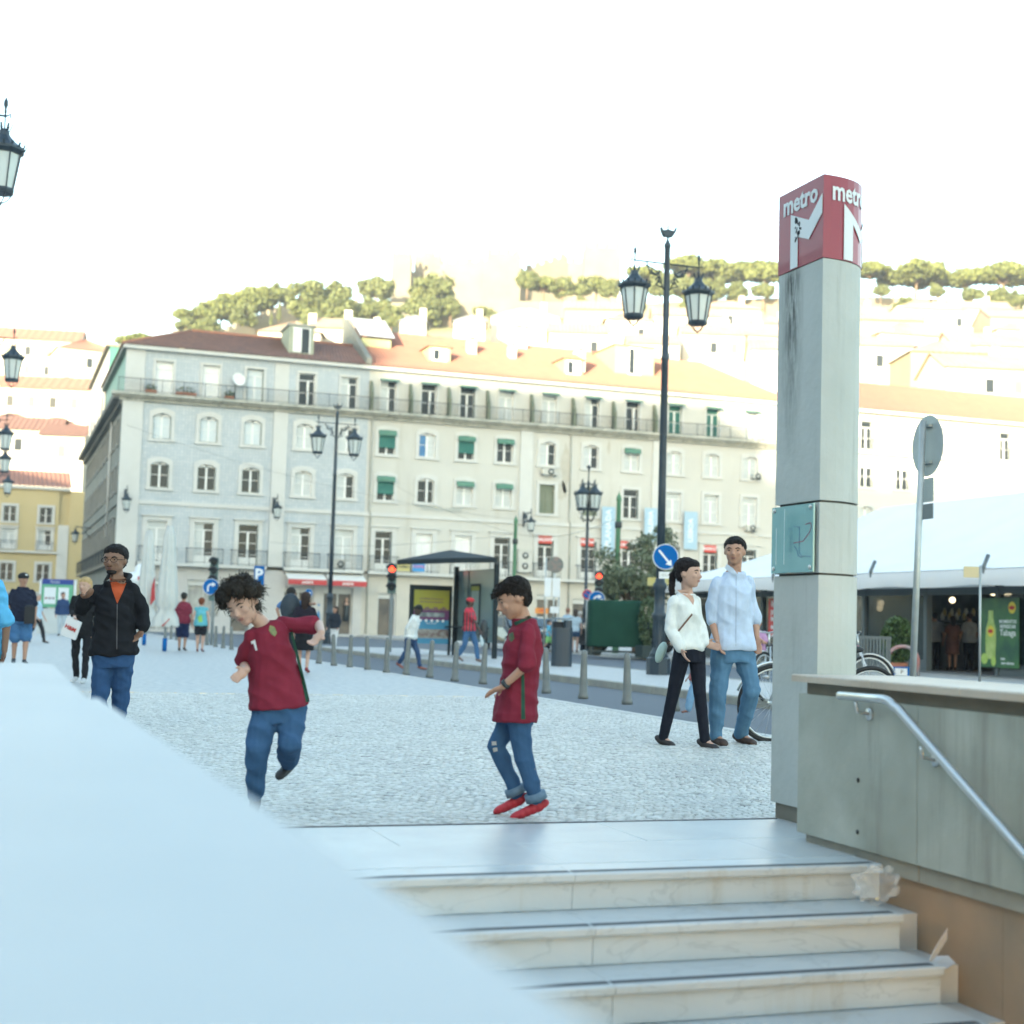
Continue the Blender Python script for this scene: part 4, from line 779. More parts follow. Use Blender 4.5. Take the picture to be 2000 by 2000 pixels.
# ---- castle
castle = thing('castle', 'sun-bleached castle walls and square towers crowning the hill', 'castle', (110, 330, 60), world=True)
def cwall(px0, py0, px1, py1, Z0, Z1, down, th=3.0, merl=True, name='curtain_wall'):
    a = at(px0, py0, Z0); c = at(px1, py1, Z1); b = MB(m_cast); L = (c - a).length; u = Vector((c.x - a.x, c.y - a.y, 0)).normalized(); nrm = Vector((-u.y, u.x, 0)) * th
    n = max(1, int(L / 2.4))
    lo = min(a.z, c.z) - down
    b.add([a, c, c + nrm, a + nrm, (a.x, a.y, a.z - down), (c.x, c.y, c.z - down), (c.x + nrm.x, c.y + nrm.y, c.z - down), (a.x + nrm.x, a.y + nrm.y, a.z - down)], [(0, 1, 2, 3), (0, 4, 5, 1), (1, 5, 6, 2), (2, 6, 7, 3), (3, 7, 4, 0)])
    if merl:
        for k in range(n):
            p = a.lerp(c, (k + .25) / n); q = a.lerp(c, (k + .75) / n); b.add([p, q, q + nrm * .3, p + nrm * .3, p + Vector((0, 0, 1.1)), Vector((q.x, q.y, p.z + 1.1)), Vector((q.x, q.y, p.z + 1.1)) + nrm * .3, p + nrm * .3 + Vector((0, 0, 1.1))], [(4, 5, 6, 7), (0, 1, 5, 4), (1, 2, 6, 5), (2, 3, 7, 6), (3, 0, 4, 7)])
    return b.build(name, castle)
def ctower(px, py, Z, w_, h, rot=-.34):
    p = at(px, py, Z); b = MB(m_cast); b.X = Matrix.Translation(p) @ Matrix.Rotation(rot, 4, 'Z'); b.box(-w_ / 2, w_ / 2, -w_ / 2, w_ / 2, -h, 0)
    for k in range(4):
        x = -w_ / 2 + w_ * k / 3.6; b.box(x, x + w_ * .14, -w_ / 2, -w_ / 2 + .5, .001, 1.2); b.box(x, x + w_ * .14, w_ / 2 - .5, w_ / 2, .001, 1.2)
    return b.build('tower', castle)
cwall(428, 652, 500, 628, 300, 310, 7); cwall(500, 626, 580, 592, 310, 325, 8); cwall(580, 600, 700, 585, 330, 335, 8, merl=False)
ctower(786, 500, 345, 4.6, 26); cwall(795, 540, 870, 533, 350, 350, 20); ctower(838, 506, 356, 6.5, 25); cwall(860, 516, 950, 510, 352, 350, 24); ctower(952, 512, 347, 1.8, 24); ctower(985, 504, 350, 8, 26); cwall(1010, 532, 1110, 500, 352, 360, 16); ctower(1175, 492, 362, 9, 22); cwall(1110, 512, 1210, 516, 360, 360, 20); cwall(330, 655, 428, 652, 298, 300, 5)
for (a, c, d, e) in ((620, 590, 1000, 592), (1000, 588, 1300, 592), (1300, 590, 1560, 580), (1600, 578, 1800, 582), (1800, 582, 2080, 602)): cwall(a, c, d, e, 315, 315, 9, merl=False, name='retaining_wall')
# ---- crane over the castle
cr = thing('crane', 'slender blue jib crane working over the castle wall', 'crane', tuple(at(1008, 560, 372)), world=True)
m_crb = mat('crane blue', (.10, .34, .62), .5); m_cry = mat('crane yellow', (.45, .35, .05), .5)
A = at(824, 508, 372); B_ = at(1000, 493, 372); b = MB(m_crb); b.tube([A, B_], .22, 5); b.tube([A + Vector((0, 0, .9)), B_ + Vector((0, 0, .9))], .1, 4)
for k in range(24): p = A.lerp(B_, k / 24); q = A.lerp(B_, (k + .5) / 24) + Vector((0, 0, .9)); q2 = A.lerp(B_, (k + 1) / 24); b.tube([p, q, q2], .07, 4)
b.build('jib', cr); b = MB(m_cry); b.tube([at(1010, 600, 372), at(1010, 494, 372)], .45, 4); b.build('mast', cr); b = MB(m_iron); b.bar(at(1006, 492, 372), at(1016, 508, 372), 1.2); b.build('cab', cr); b = MB(m_cry); b.bar(at(826, 500, 372), at(850, 498, 372), 1.6); b.build('counterweight', cr)
# ---- trees
def leafcloud(rr, blobs, n, leaf, m):
    V = []; F = []
    tot = sum(b_[3] ** 2 for b_ in blobs)
    for (x, y, z, r, fl) in blobs:
        k = int(n * r * r / tot)
        for _ in range(k):
            q = Vector((rr.gauss(0, 1), rr.gauss(0, 1), rr.gauss(0, 1))).normalized() * (rr.random() ** .28) * (1.3 if rr.random() < .12 else 1); 
            p = Vector((x + q.x * r, y + q.y * r, z + q.z * r * fl)); a = (q + Vector((rr.gauss(0, .6), rr.gauss(0, .6), rr.gauss(0, .6)))).normalized(); e = a.orthogonal().normalized(); e.rotate(Matrix.Rotation(rr.random() * 6.28, 3, a)); f_ = a.cross(e) * leaf * rr.uniform(.5, 1.1); e = e * leaf * rr.uniform(.7, 1.5); i = len(V)
            V += [p - e, p - f_ + a * leaf * .2, p + e, p + f_ + a * leaf * .2]; F.append((i, i + 1, i + 2, i + 3))
    me = bpy.data.meshes.new('crown'); me.from_pydata(V, [], F); me.materials.append(m); return me
m_pine = mat('pine foliage', (.07, .09, .022), .8, col2=(.13, .15, .04), scale=1.1, amt=.5); m_leaf = mat('olive foliage', (.06, .08, .025), .7, col2=(.12, .14, .045), scale=1.6, amt=.5); m_bark = mat('bark', (.13, .09, .06), .9, col2=(.2, .14, .09), scale=3, bump=.5)
def treekind(kind, seed):
    rr = random.Random(seed); b = MB(m_bark); blobs = []
    if kind == 'pine':
        b.tube([(0, 0, -.6), (.03, 0, .3), (-.02, .02, .85)], [.07, .055, .04], 6)
        for k in range(13):
            a = k * .97 + rr.random() * .5; r = rr.uniform(.35, .95); e = (r * math.cos(a), r * math.sin(a), 1.12 + rr.uniform(-.08, .12)); b.tube([(-.02, .02, .75 + .05 * (k % 3)), (e[0] * .5, e[1] * .5, 1.08), e], [.03, .02, .008], 5); blobs.append((*e, rr.uniform(.22, .42), .6))
        blobs += [(0, 0, 1.3, .5, .55), (.2, -.3, 1.28, .36, .6), (-.3, .1, 1.22, .36, .6)]
    elif kind == 'round':
        b.tube([(0, 0, -.5), (.02, 0, .2), (0, .03, .6)], [.07, .06, .04], 6)
        for k in range(26): q = Vector((rr.gauss(0, 1), rr.gauss(0, 1), rr.gauss(0, .8))).normalized() * rr.uniform(.35, .78); blobs.append((q.x, q.y, .8 + q.z * .8, rr.uniform(.16, .36), .8)); b.tube([(0, 0, .4), (q.x * .8, q.y * .8, .8 + q.z * .6)], [.03, .008], 4)
    else:
        b.tube([(0, 0, -.3), (0, 0, 1.2)], [.06, .02], 6)
        for k in range(8): blobs.append((rr.uniform(-.05, .05), rr.uniform(-.05, .05), .3 + k * .22, .26 - .02 * k, 1.0))
    return b, leafcloud(rr, blobs, 3400, .075 if kind != 'cypress' else .05, m_pine if kind == 'pine' else m_leaf)
TK = {}
def hilltree(px, py, r, kind, Z=320, idx=0, label=''):
    key = (kind, idx % 3); p = at(px, py, Z); s = r * Z / FPX; zc = {'pine': 1.2, 'round': .8, 'cypress': 1.1}[kind]
    if key not in TK: b, me = treekind(kind, 50 + 7 * (idx % 3) + len(kind)); TK[key] = (b.mesh('trunk'), me)
    tm_, me = TK[key]; t = thing({'pine': 'pine_tree', 'round': 'hill_tree', 'cypress': 'cypress_tree'}[kind], label, 'tree', (p.x, p.y, p.z - zc * s), rz=idx * 1.3, group='trees on the castle hill')
    t.scale = (s, s, s * (1.0 if kind != 'round' else 1.0)); put('trunk', tm_, t, loc=(0, 0, 0)); put('crown', me, t, loc=(0, 0, 0)); return t
TR = [(272, 668, 30, 'pine', 230, 'small round pine just above the left end of the red tile roof'), (362, 640, 22, 'round', 300, 'leftmost leafy tree on the ridge above the red tile roof'), (392, 620, 34, 'pine', 305, 'spreading pine at the left end of the ridge clump'), (432, 606, 40, 'pine', 310, 'second spreading pine of the ridge clump'), (405, 645, 26, 'round', 295, 'dark bush below the ridge pines'), (478, 592, 44, 'pine', 315, 'largest pine of the left ridge clump'), (520, 580, 34, 'pine', 320, 'pine standing above the stepped curtain wall'), (548, 578, 24, 'round', 330, 'bluish tree at the right end of the left ridge clump'), (470, 622, 30, 'round', 308, 'shaded leafy tree behind the stepped wall'),
      (545, 612, 14, 'cypress', 300, 'narrow cypress beside the stepped wall'), (530, 625, 11, 'cypress', 298, 'shorter narrow cypress beside the stepped wall'), (600, 594, 42, 'round', 300, 'big leafy tree left of the dormer chimney'), (640, 580, 44, 'round', 305, 'tallest leafy tree above the red dormer'), (668, 612, 44, 'round', 298, 'broad leafy tree right of the red dormer'), (612, 630, 30, 'round', 290, 'low leafy tree just behind the dormer'), (735, 568, 34, 'round', 330, 'round tree left of the slim castle tower'), (730, 612, 34, 'round', 300, 'low tree below the slim castle tower'), (765, 625, 26, 'round', 290, 'low bush left of the grey gabled hut'), (850, 572, 42, 'round', 320, 'big round tree under the castle wall'), (830, 612, 36, 'round', 310, 'tree right of the grey gabled hut'), (880, 606, 24, 'round', 312, 'lower tree right of the big round castle tree'), (940, 612, 16, 'round', 300, 'small pale bush right of the castle trees'), (960, 618, 14, 'round', 300, 'hedge-like bush on the castle slope'),
      (1030, 552, 26, 'round', 318, 'leftmost tree on the terrace under the castle'), (1062, 558, 32, 'pine', 320, 'second tree on the terrace under the castle'), (1098, 566, 28, 'round', 318, 'middle tree on the terrace under the castle'), (1140, 566, 26, 'round', 318, 'dark tree on the terrace under the castle'), (1165, 558, 32, 'pine', 320, 'right-hand pine on the terrace under the castle'), (1190, 572, 22, 'round', 318, 'rightmost low tree on the terrace under the castle'), (1138, 596, 16, 'round', 300, 'small bush below the castle terrace'),
      (1262, 540, 34, 'pine', 320, 'pine just left of the tall lamp post'), (1345, 520, 44, 'pine', 322, 'tall umbrella pine right of the tall lamp post'), (1290, 562, 34, 'round', 316, 'leafy tree behind the tall lamp post'), (1400, 532, 50, 'pine', 325, 'broad umbrella pine second from the lamp post'), (1340, 570, 34, 'round', 312, 'leafy tree below the tall umbrella pine'), (1395, 572, 30, 'round', 310, 'leafy undergrowth tree midway between lamp and pillar'), (1450, 534, 46, 'pine', 328, 'umbrella pine third from the lamp post'), (1440, 575, 26, 'round', 312, 'leafy undergrowth tree nearer the pillar'), (1500, 536, 46, 'pine', 322, 'umbrella pine just left of the metro pillar'), (1490, 572, 24, 'round', 312, 'low tree at the foot of the pine left of the pillar'), (1345, 604, 22, 'round', 290, 'green bush right of the tall lamp post'), (1245, 604, 20, 'round', 290, 'green bush left of the tall lamp post'), (1560, 545, 44, 'pine', 322, 'umbrella pine hidden mostly by the metro pillar'),
      (1700, 530, 36, 'pine', 322, 'first umbrella pine right of the metro pillar'), (1745, 545, 34, 'pine', 326, 'second umbrella pine right of the metro pillar'), (1790, 535, 50, 'pine', 320, 'broad umbrella pine third from the metro pillar'), (1835, 548, 40, 'pine', 326, 'umbrella pine fourth from the metro pillar'), (1885, 548, 44, 'pine', 322, 'umbrella pine fifth from the metro pillar'), (1960, 536, 50, 'pine', 320, 'tall umbrella pine near the right edge of the view'), (2010, 545, 46, 'pine', 320, 'umbrella pine cut by the right edge of the view'), (1765, 600, 20, 'round', 290, 'pale bush on the slope right of the pillar'), (1900, 580, 22, 'round', 305, 'low bush under the fifth pine'), (1950, 585, 26, 'round', 305, 'low leafy tree under the right-hand pines'), (1830, 572, 18, 'round', 310, 'small shrub under the fourth pine'), (1720, 572, 18, 'round', 310, 'dark shrub under the first pine right of the pillar'), (1990, 590, 24, 'round', 305, 'leafy shrub at the right edge under the pines')]
for i, (px, py, r, kd, Z, lab) in enumerate(TR): hilltree(px, py - 4, r * (1.22 if px < 900 else 1.12), kd, Z, i, lab)
# ================================================================== street furniture
m_lamp = mat('lamp blue-black iron', (.02, .034, .048), .45, metal=.1, col2=(.03, .048, .065), scale=4)
m_lgl = mat('lantern glass', (.62, .68, .66), .3, alpha=.85, spec=.5)
def lantern(parent, c, s=1.0, sides=8):
    """hexagonal street lantern hanging from c"""
    x, y, z = c; b = MB(m_lamp); a0 = math.pi / sides
    b.X = Matrix.Translation((x, y, z)) @ Matrix.Scale(s, 4)
    b.tube([(0, 0, 0), (0, 0, -.22)], .012, 6)
    b.lathe([(.03, -.20), (.075, -.24), (.09, -.31), (.13, -.36), (.20, -.43), (.30, -.50), (.335, -.52), (.335, -.56), (.29, -.60), (.28, -.62), (.05, -.61)], sides, a0=a0, smooth=False)
    for k in range(6): a = k * math.pi / 3; b.bar((.075 * math.cos(a), .075 * math.sin(a), -.24), (.115 * math.cos(a), .115 * math.sin(a), -.13), .03, .012)
    for k in range(16): a = k * math.pi / 8; b.bar((.32 * math.cos(a), .32 * math.sin(a), -.53), (.345 * math.cos(a), .345 * math.sin(a), -.46), .035, .01)
    for k in range(sides): a = a0 + k * 2 * math.pi / sides; b.bar((.275 * math.cos(a), .275 * math.sin(a), -.61), (.185 * math.cos(a), .185 * math.sin(a), -1.17), .022, .022)
    b.lathe([(.04, -1.16), (.20, -1.16), (.205, -1.19), (.19, -1.24), (.06, -1.25)], sides, a0=a0, smooth=False)
    for k in range(4): a = k * math.pi / 2 + .4; b.tube([(.17 * math.cos(a), .17 * math.sin(a), -1.24), (.10 * math.cos(a), .10 * math.sin(a), -1.34), (.0, .0, -1.40)], .010, 5)
    b.lathe([(.004, -1.44), (.02, -1.41), (.004, -1.37)], 6)
    f = b.build('lantern', parent); g = MB(m_lgl); g.X = b.X; g.lathe([(.262, -.622), (.176, -1.158)], sides, a0=a0, smooth=False); o = g.build('glass', None); o.parent = f; return f
def double_lamp():
    t = thing('street_lamp', 'x', 'street lamp', (0, 0, 0), group='tall double lamp posts')
    b = MB(m_lamp); b.lathe([(.24, 0), (.24, .34), (.20, .36), (.19, .40)], 8, a0=math.pi / 8, smooth=False); b.lathe([(.19, .38), (.17, .45), (.13, .52), (.12, 1.15), (.15, 1.2), (.15, 1.26), (.11, 1.30), (.105, 1.75), (.14, 1.80), (.14, 1.88), (.10, 1.93), (.098, 2.0)], 12)
    for k in range(12): a = k * math.pi / 6; b.tube([(.128 * math.cos(a), .128 * math.sin(a), .56), (.118 * math.cos(a), .118 * math.sin(a), 1.12)], .012, 4)
    b.build('base', t); b = MB(m_lamp); b.lathe([(.082, 1.93), (.078, 4), (.07, 6.6), (.082, 6.62), (.082, 6.68), (.068, 6.7), (.058, 9.02), (.062, 9.03), (.075, 9.07), (.058, 9.12), (.022, 9.2), (.02, 9.28)], 14); b.build('pole', t)
    b = MB(m_lamp); sh = [(-.16, 9.46), (-.15, 9.38), (-.09, 9.26), (.09, 9.26), (.15, 9.38), (.19, 9.50), (.17, 9.40), (.13, 9.39), (.0, 9.42), (-.12, 9.39)]; b.prism(sh, -.05, .05); b.box(-.012, .012, -.012, .012, 9.4, 9.52); b.build('ship_finial', t)
    for s in (-1, 1):
        b = MB(m_lamp); b.tube([(s * .05, 0, 8.68), (s * .74, 0, 8.68)], .018, 6)
        b.tube([(s * (.08 + .30 * (1 - k / 10) + .10 * math.cos(k * .8)), 0, 8.60 - .05 * k + .05 * math.sin(k * .8)) for k in range(11)], .014, 5)
        b.tube([(s * (.17 + .085 * math.cos(t_) * (1 - t_ / 9)), 0, 8.30 + .085 * math.sin(t_) * (1 - t_ / 9)) for t_ in np.linspace(0, 7.5, 16)], .013, 5)
        b.tube([(s * (.26 + .09 * math.cos(t_)), 0, 8.50 + .07 * math.sin(t_)) for t_ in np.linspace(2.8, 6.6, 8)], .022, 5); b.tube([(s * .46, 0, 8.67), (s * .38, 0, 8.44), (s * .2, 0, 8.40), (s * .07, 0, 8.12)], .014, 5)
        b.tube([(s * .74, 0, 8.68), (s * .80, 0, 8.72), (s * .80, 0, 8.66)], .014, 5); b.lathe([(.004, 8.98), (.03, 8.92), (.036, 8.86), (.015, 8.80), (.02, 8.76), (.008, 8.66)], 8, cx=s * .72)
        br = b.build('bracket', t); l = lantern(t, (s * .72, 0, 8.68))
    return t
L0 = double_lamp(); L0.location = (13.22, 28.15, .02); L0.scale = (1.05, 1.05, 1.012); L0['label'] = 'tall double lamp post with a blue arrow sign, nearest the couple'
copy_tree(L0, (12.15, 55.6, .0), 0, 'tall double lamp post in front of the tiled building, behind the bollards').scale = (1, 1, .985)
for X_, Y_, lab in ((-.98, 23.8, 'lamp post just outside the left edge, its big lantern hanging in the upper left'), (-.62, 43.7, 'second lamp post at the left edge, lantern level with the hill houses'), (-.68, 63.0, 'third lamp post at the left edge, lantern over the pale gable'), (-.65, 73.5, 'fourth lamp post at the left edge, lantern just under the third'), (-.42, 87.2, 'farthest lamp post at the left edge, smallest lantern')):
    copy_tree(L0, (X_, Y_, 0), 0, lab).scale = (1, 1, 1)
# cluster lamp in the middle distance
t = thing('cluster_lamp', 'slimmer lamp post with a cluster of lanterns in front of the cream building', 'street lamp', tuple(Vector((*at(1141, 1270, 58).xy, 0))))
b = MB(m_lamp); b.lathe([(.18, 0), (.18, .4), (.11, .5), (.10, 1.6), (.13, 1.65), (.07, 1.75), (.055, 6.6), (.07, 6.7), (.03, 6.8), (.025, 7.2), (.05, 7.25), (.03, 7.3), (.12, 7.36), (.08, 7.30), (.004, 7.45)], 10); b.build('pole', t)
for k in range(4):
    a = k * math.pi / 2 + .5; dx, dy = .34 * math.cos(a), .34 * math.sin(a); b = MB(m_lamp); b.tube([(0, 0, 5.3), (dx * .6, dy * .6, 5.15), (dx, dy, 5.3), (dx, dy, 5.4)], .02, 5); b.tube([(0, 0, 6.7), (dx * .7, dy * .7, 6.62), (dx * 1.1, dy * 1.1, 6.75), (dx, dy, 6.85)], .015, 5); b.build('bracket', t); lantern(t, (dx, dy, 6.78), .95)
# lanterns on wrought brackets on the facades
for px, z, lab in ((243, 8.1, 'wall lantern on the corner pilaster of the tiled building'), (533, 8.1, 'wall lantern on the middle pilaster of the tiled building'), (1022, 8.1, 'wall lantern on the pilaster of the cream building')):
    x = onY(px, 985, 91).x; t = thing('wall_lantern', lab, 'wall lantern', (x, 90.86, z), group='wall lanterns')
    b = MB(m_lamp); b.box(-.06, .06, -.04, -.002, -.7, .3); b.tube([(0, 0, .1), (0, -.9, .2), (0, -1.5, .1)], .04, 6); b.tube([(0, -.02, -.6), (0, -.5, -.35), (0, -.8, .12)], .035, 6); b.tube([(.0, -.3 + .14 * math.cos(q), -.02 + .14 * math.sin(q)) for q in np.linspace(0, 6.2, 9)], .05, 5); b.tube([(0, -1.45, .1), (0, -1.45, .42)], .03, 5); b.build('bracket', t); lantern(t, (0, -1.45, .1), .95)
t = thing('wall_lantern', 'wall lantern high on the dark side street front', 'wall lantern', (6.7, 118, 7.2), group='wall lanterns'); b = MB(m_lamp); b.tube([(0, 0, .2), (-1.2, 0, .3)], .04, 6); b.tube([(0, 0, -.6), (-.7, 0, .2)], .03, 6); b.build('bracket', t); lantern(t, (-1.15, 0, .3), 1.0)
# bollards along the kerb
m_bol = mat('bollard iron', (.13, .145, .14), .55, metal=.2, col2=(.20, .21, .20), scale=6)
b = MB(m_bol); b.lathe([(.072, 0), (.072, .05), (.060, .07), (.042, .55), (.044, .60), (.036, .655), (.012, .67)], 12); bme = b.mesh('bollard')
BP = [(323, 1246), (334, 1248), (345, 1250), (388, 1257), (404, 1260), (420.7, 1263.5), (435.7, 1266), (452, 1269), (478, 1273), (622.6, 1296), (652, 1300), (683, 1303), (718, 1308), (754.6, 1313.7), (793, 1318), (839, 1323.5), (887.8, 1331), (942.8, 1336.4), (1003, 1345), (1067, 1354.6), (1138.7, 1365), (1224.7, 1376), (1317, 1389)]
w_ = ['farthest bollard, left of the closed parasols gap', 'second farthest bollard, seen between parasol and couple in shorts', 'third farthest bollard, left of the man in maroon', 'bollard right of the woman in the blue top', 'bollard under the first turn sign', 'bollard just right of the first turn sign', 'bollard beside the small red stall display', 'bollard nearest the curly-haired boy, on his left', 'bollard hidden behind the curly-haired boy', 'bollard at the foot of the left lamp post', 'bollard below the woman in white trousers', 'leaning bollard right of the woman in white trousers', 'bollard left of the traffic light pole', 'leaning bollard at the traffic light pole', 'bollard in front of the bending man in white', 'bollard in front of the shelter poster', 'bollard in front of the shelter glass', 'bollard left of the boy in red shoes', 'bollard hidden behind the boy in red shoes', 'bollard between the boy in red shoes and the big bin', 'bollard right of the big bin', 'last bollard left of the couple', 'bollard half hidden behind the walking woman']
lean = random.Random(3)
for (px, py), lab in zip(BP, w_):
    p = G(px, py); o = put('bollard', bme, None, loc=(p.x, p.y, 0)); o.rotation_euler = (lean.uniform(-.03, .03), lean.uniform(-.06, .05), 0); tag(o, lab, 'bollard', 'bollards along the kerb')
# green tram wire poles
m_gp = mat('green pole paint', (.07, .19, .10), .5)
for px, Z, h, lab in ((1005, 70, 6.1, 'green painted tram wire pole beside the twin air conditioner'), (1206, 55, 6.0, 'green painted tram wire pole rising from the olive tree')):
    p = at(px, 1100, Z); t = thing('wire_pole', lab, 'pole', (p.x, p.y, 0), group='green wire poles'); b = MB(m_gp); b.lathe([(.13, 0), (.13, .5), (.10, .6), (.085, h - .3), (.11, h - .25), (.09, h - .1), (.03, h), (.004, h + .1)], 10); b.build('pole', t); b = MB(m_iron); b.lathe([(.12, h - 1.3), (.14, h - 1.25), (.14, h - 1.1), (.12, h - 1.05)], 10); b.build('collar', t)
def wire(a, c, lab, sag=.4):
    a = Vector(a); c = Vector(c); pts = [a.lerp(c, k / 12) - Vector((0, 0, sag * 4 * (k / 12) * (1 - k / 12))) for k in range(13)]; tag(MB(m_iron).tube(pts, .006, 4).build('overhead_wire'), lab, 'wire', 'overhead wires')
p1 = at(1005, 1100, 70); p2 = at(1206, 1100, 55)
wire((p1.x, p1.y, 5.3), (p2.x, p2.y, 5.1), 'overhead wire strung between the two green poles'); wire((p1.x, p1.y, 5.3), (22.2, 90.9, 10.5), 'overhead wire from the left green pole to the cream building'); wire((6.9, 90.8, 12.3), (33, 90.8, 7.8), 'thin wire sloping across the tiled facade', .8); wire((p1.x, p1.y, 5.3), (15.9, 90.8, 5.6), 'overhead wire crossing low in front of the tiled building')
# ---- signs
m_sb = mat('road sign blue', (.004, .11, .36), .75, spec=.1); m_sw = mat('road sign white', (.70, .74, .76), .4); m_sr = mat('road sign red', (.42, .02, .02), .4); m_galv = mat('galvanised steel', (.36, .39, .38), .45, metal=.5, col2=(.45, .48, .47), scale=7)
CAMR = Matrix.Rotation(-YAW, 4, 'Z')
def disc(b, r, y=0, n=28): b.X, sv = (b.X or Matrix.Identity(4)) @ Matrix.Translation((0, y, 0)) @ Euler((rad(90), 0, 0)).to_matrix().to_4x4(), b.X; b.lathe([(r, 0), (r, .004)], n, smooth=False); b.X = sv; return b
def arrow(b, pts, w_, y, head): # white arrow along a path in the sign plane
    P = [(p[0], y, p[1]) for p in pts]
    for p, q in zip(P, P[1:]): b.bar(p, q, w_, .004, (0, 1, 0))
    d = (Vector(P[-1]) - Vector(P[-2])).normalized(); n = Vector((-d.z, 0, d.x)); e = Vector(P[-1]); b.add([e + n * head, e + d * head * 1.5, e - n * head, e + n * head - Vector((0, .003, 0)), e + d * head * 1.5 - Vector((0, .003, 0)), e - n * head - Vector((0, .003, 0))], [(0, 1, 2), (5, 4, 3), (0, 3, 4, 1), (1, 4, 5, 2), (2, 5, 3, 0)])
def roundsign(name, label, pos, r, kind, rz=-YAW, parent_pole=True, group=None):
    t = thing(name, label, 'road sign', pos, rz=rz, group=group); b = MB(m_sw); disc(b, r, 0); b.build('rim', t)
    b = MB(m_sr if kind == 'park' else m_sb); disc(b, r * .94, -.0045); b.build('face', t)
    b = MB(m_sw)
    if kind == 'down': arrow(b, [(-r * .52, r * .5), (r * .22, -r * .38)], r * .15, -.0105, r * .28)
    elif kind == 'turn': arrow(b, [(-r * .35, -r * .6), (-r * .35, r * .05), (-r * .15, r * .28), (r * .15, r * .28)], r * .2, -.0105, r * .3)
    elif kind == 'ess': arrow(b, [(-r * .75, -r * .4), (-r * .35, -r * .4), (-r * .35, r * .0), (-r * .1, r * .3), (r * .2, r * .3)], r * .2, -.0105, r * .3); b.box(r * .45, r * .75, -.013, -.009, -r * .1, r * .05)
    elif kind == 'park': b.use(m_sb); disc(b, r * .66, -.009); b.use(m_sr); b.bar((-r * .5, -.012, r * .5), (r * .5, -.012, -r * .5), r * .16, .003, (0, 1, 0))
    else: arrow(b, [(-r * .5, 0), (r * .2, 0)], r * .2, -.0105, r * .3)
    b.build('symbol', t); return t
def signpole(t, x0, z0, h, r=.03, m=None): b = MB(m or m_galv); b.lathe([(r, -z0), (r, h)], 10, cx=x0, cy=.045); return b.build('pole', t)
def tlight(px, Z, ytop, lit, label, scale=1.0, ped=False):
    p = at(px, 1200, Z); top = at(px, ytop, Z).z; t = thing('traffic_light', label, 'traffic light', (p.x, p.y, 0), rz=-YAW, group='traffic lights')
    b = MB(m_galv); b.lathe([(.055, 0), (.055, top - .1), (.03, top)], 10, cy=.12); b.build('pole', t)
    b = MB(mat('signal housing', (.10, .17, .16), .5)); b.box(-.13, .13, -.04, .10, top - .92, top - .01); hd = b.build('housing', t)
    for k in range(3):
        z = top - .16 - .29 * k; on = lit and k == 0; b = MB(mat('red lens lit', (.7, .03, .02), .4, emit=(1, .05, .02), estr=.9) if on else mat('dark lens', (.02, .025, .025), .3)); b.ball((0, -.045, z), (.11, .045, .11), 12, 8); o = b.build('lens', None); o.parent = hd
        b = MB(mat('visor', (.02, .025, .03), .7)); b.tube([(.12 * math.cos(a), -.16 + .0 * a, z + .12 * math.sin(a)) for a in np.linspace(0, math.pi, 8)], .05, 4); b.v = [(v[0], min(v[1], -.04) if v[1] > -.16 else v[1], v[2]) for v in b.v]; o = b.build('visor', None); o.parent = hd
    if ped: b = MB(MATS['signal housing']); b.box(-.13, .05, -.04, .06, 1.45, 2.0); h2 = b.build('pedestrian_housing', t); b = MB(mat('red lens lit', (.7, .03, .02), .4, emit=(1, .05, .02), estr=.9)); b.ball((-.04, -.05, 1.86), (.08, .02, .09), 10, 6); o = b.build('lens', None); o.parent = h2
    return t
tlight(414, 48, 1088, False, 'traffic light with dark lenses above the first turn sign', ped=True); tlight(763, 45, 1100, True, 'traffic light showing red left of the bus shelter'); tlight(1168, 52, 1115, True, 'traffic light showing red above the blue detour sign')
p = at(412, 1146, 47.6); roundsign('turn_sign', 'round blue turn right sign on the left traffic light pole', tuple(p), .27, 'turn')
p = at(603, 1158, 60); signpole(roundsign('turn_sign', 'small round blue sign peeping from behind the hugging couple', tuple(p), .17, 'right'), 0, p.z, 0)
p = at(1165.5, 1170, 51.6); roundsign('detour_sign', 'round blue detour arrow sign above the grey litter bin', tuple(p), .285, 'ess')
p = at(1147, 1161, 54); signpole(roundsign('no_parking_sign', 'red and blue no parking sign half hidden by the detour sign', tuple(p), .2, 'park'), 0, p.z, .1)
LP = L0.location; p = at(1300, 1087.6, 30.4); roundsign('keep_right_sign', 'round blue arrow sign strapped to the nearest tall lamp post', tuple(p), .27, 'down')
t = thing('sign_plate', 'small white plate under the blue arrow sign on the lamp post', 'sign', tuple(at(1299, 1123.5, 30.4)), rz=-YAW); b = MB(m_sw); b.box(-.13, .13, 0, .006, -.07, .07); b.build('plate', t); lettering('OBRAS', .09, m_galv, t, RYF, (0, -.004, 0))
# parking sign
p = at(506, 1125, 48); t = thing('parking_sign', 'square blue parking sign with a white P', 'road sign', (p.x, p.y, p.z), rz=-YAW); b = MB(m_sb); b.box(-.17, .17, 0, .012, -.33, .33); b.build('panel', t)
lettering('P', .52, m_sw, t, RYF, (-.01, -.004, .03), bold=.018); b = MB(m_sw); b.box(-.15, .15, 0, .01, -.62, -.36); b.build('sub_panel', t); signpole(t, 0, p.z, .3)
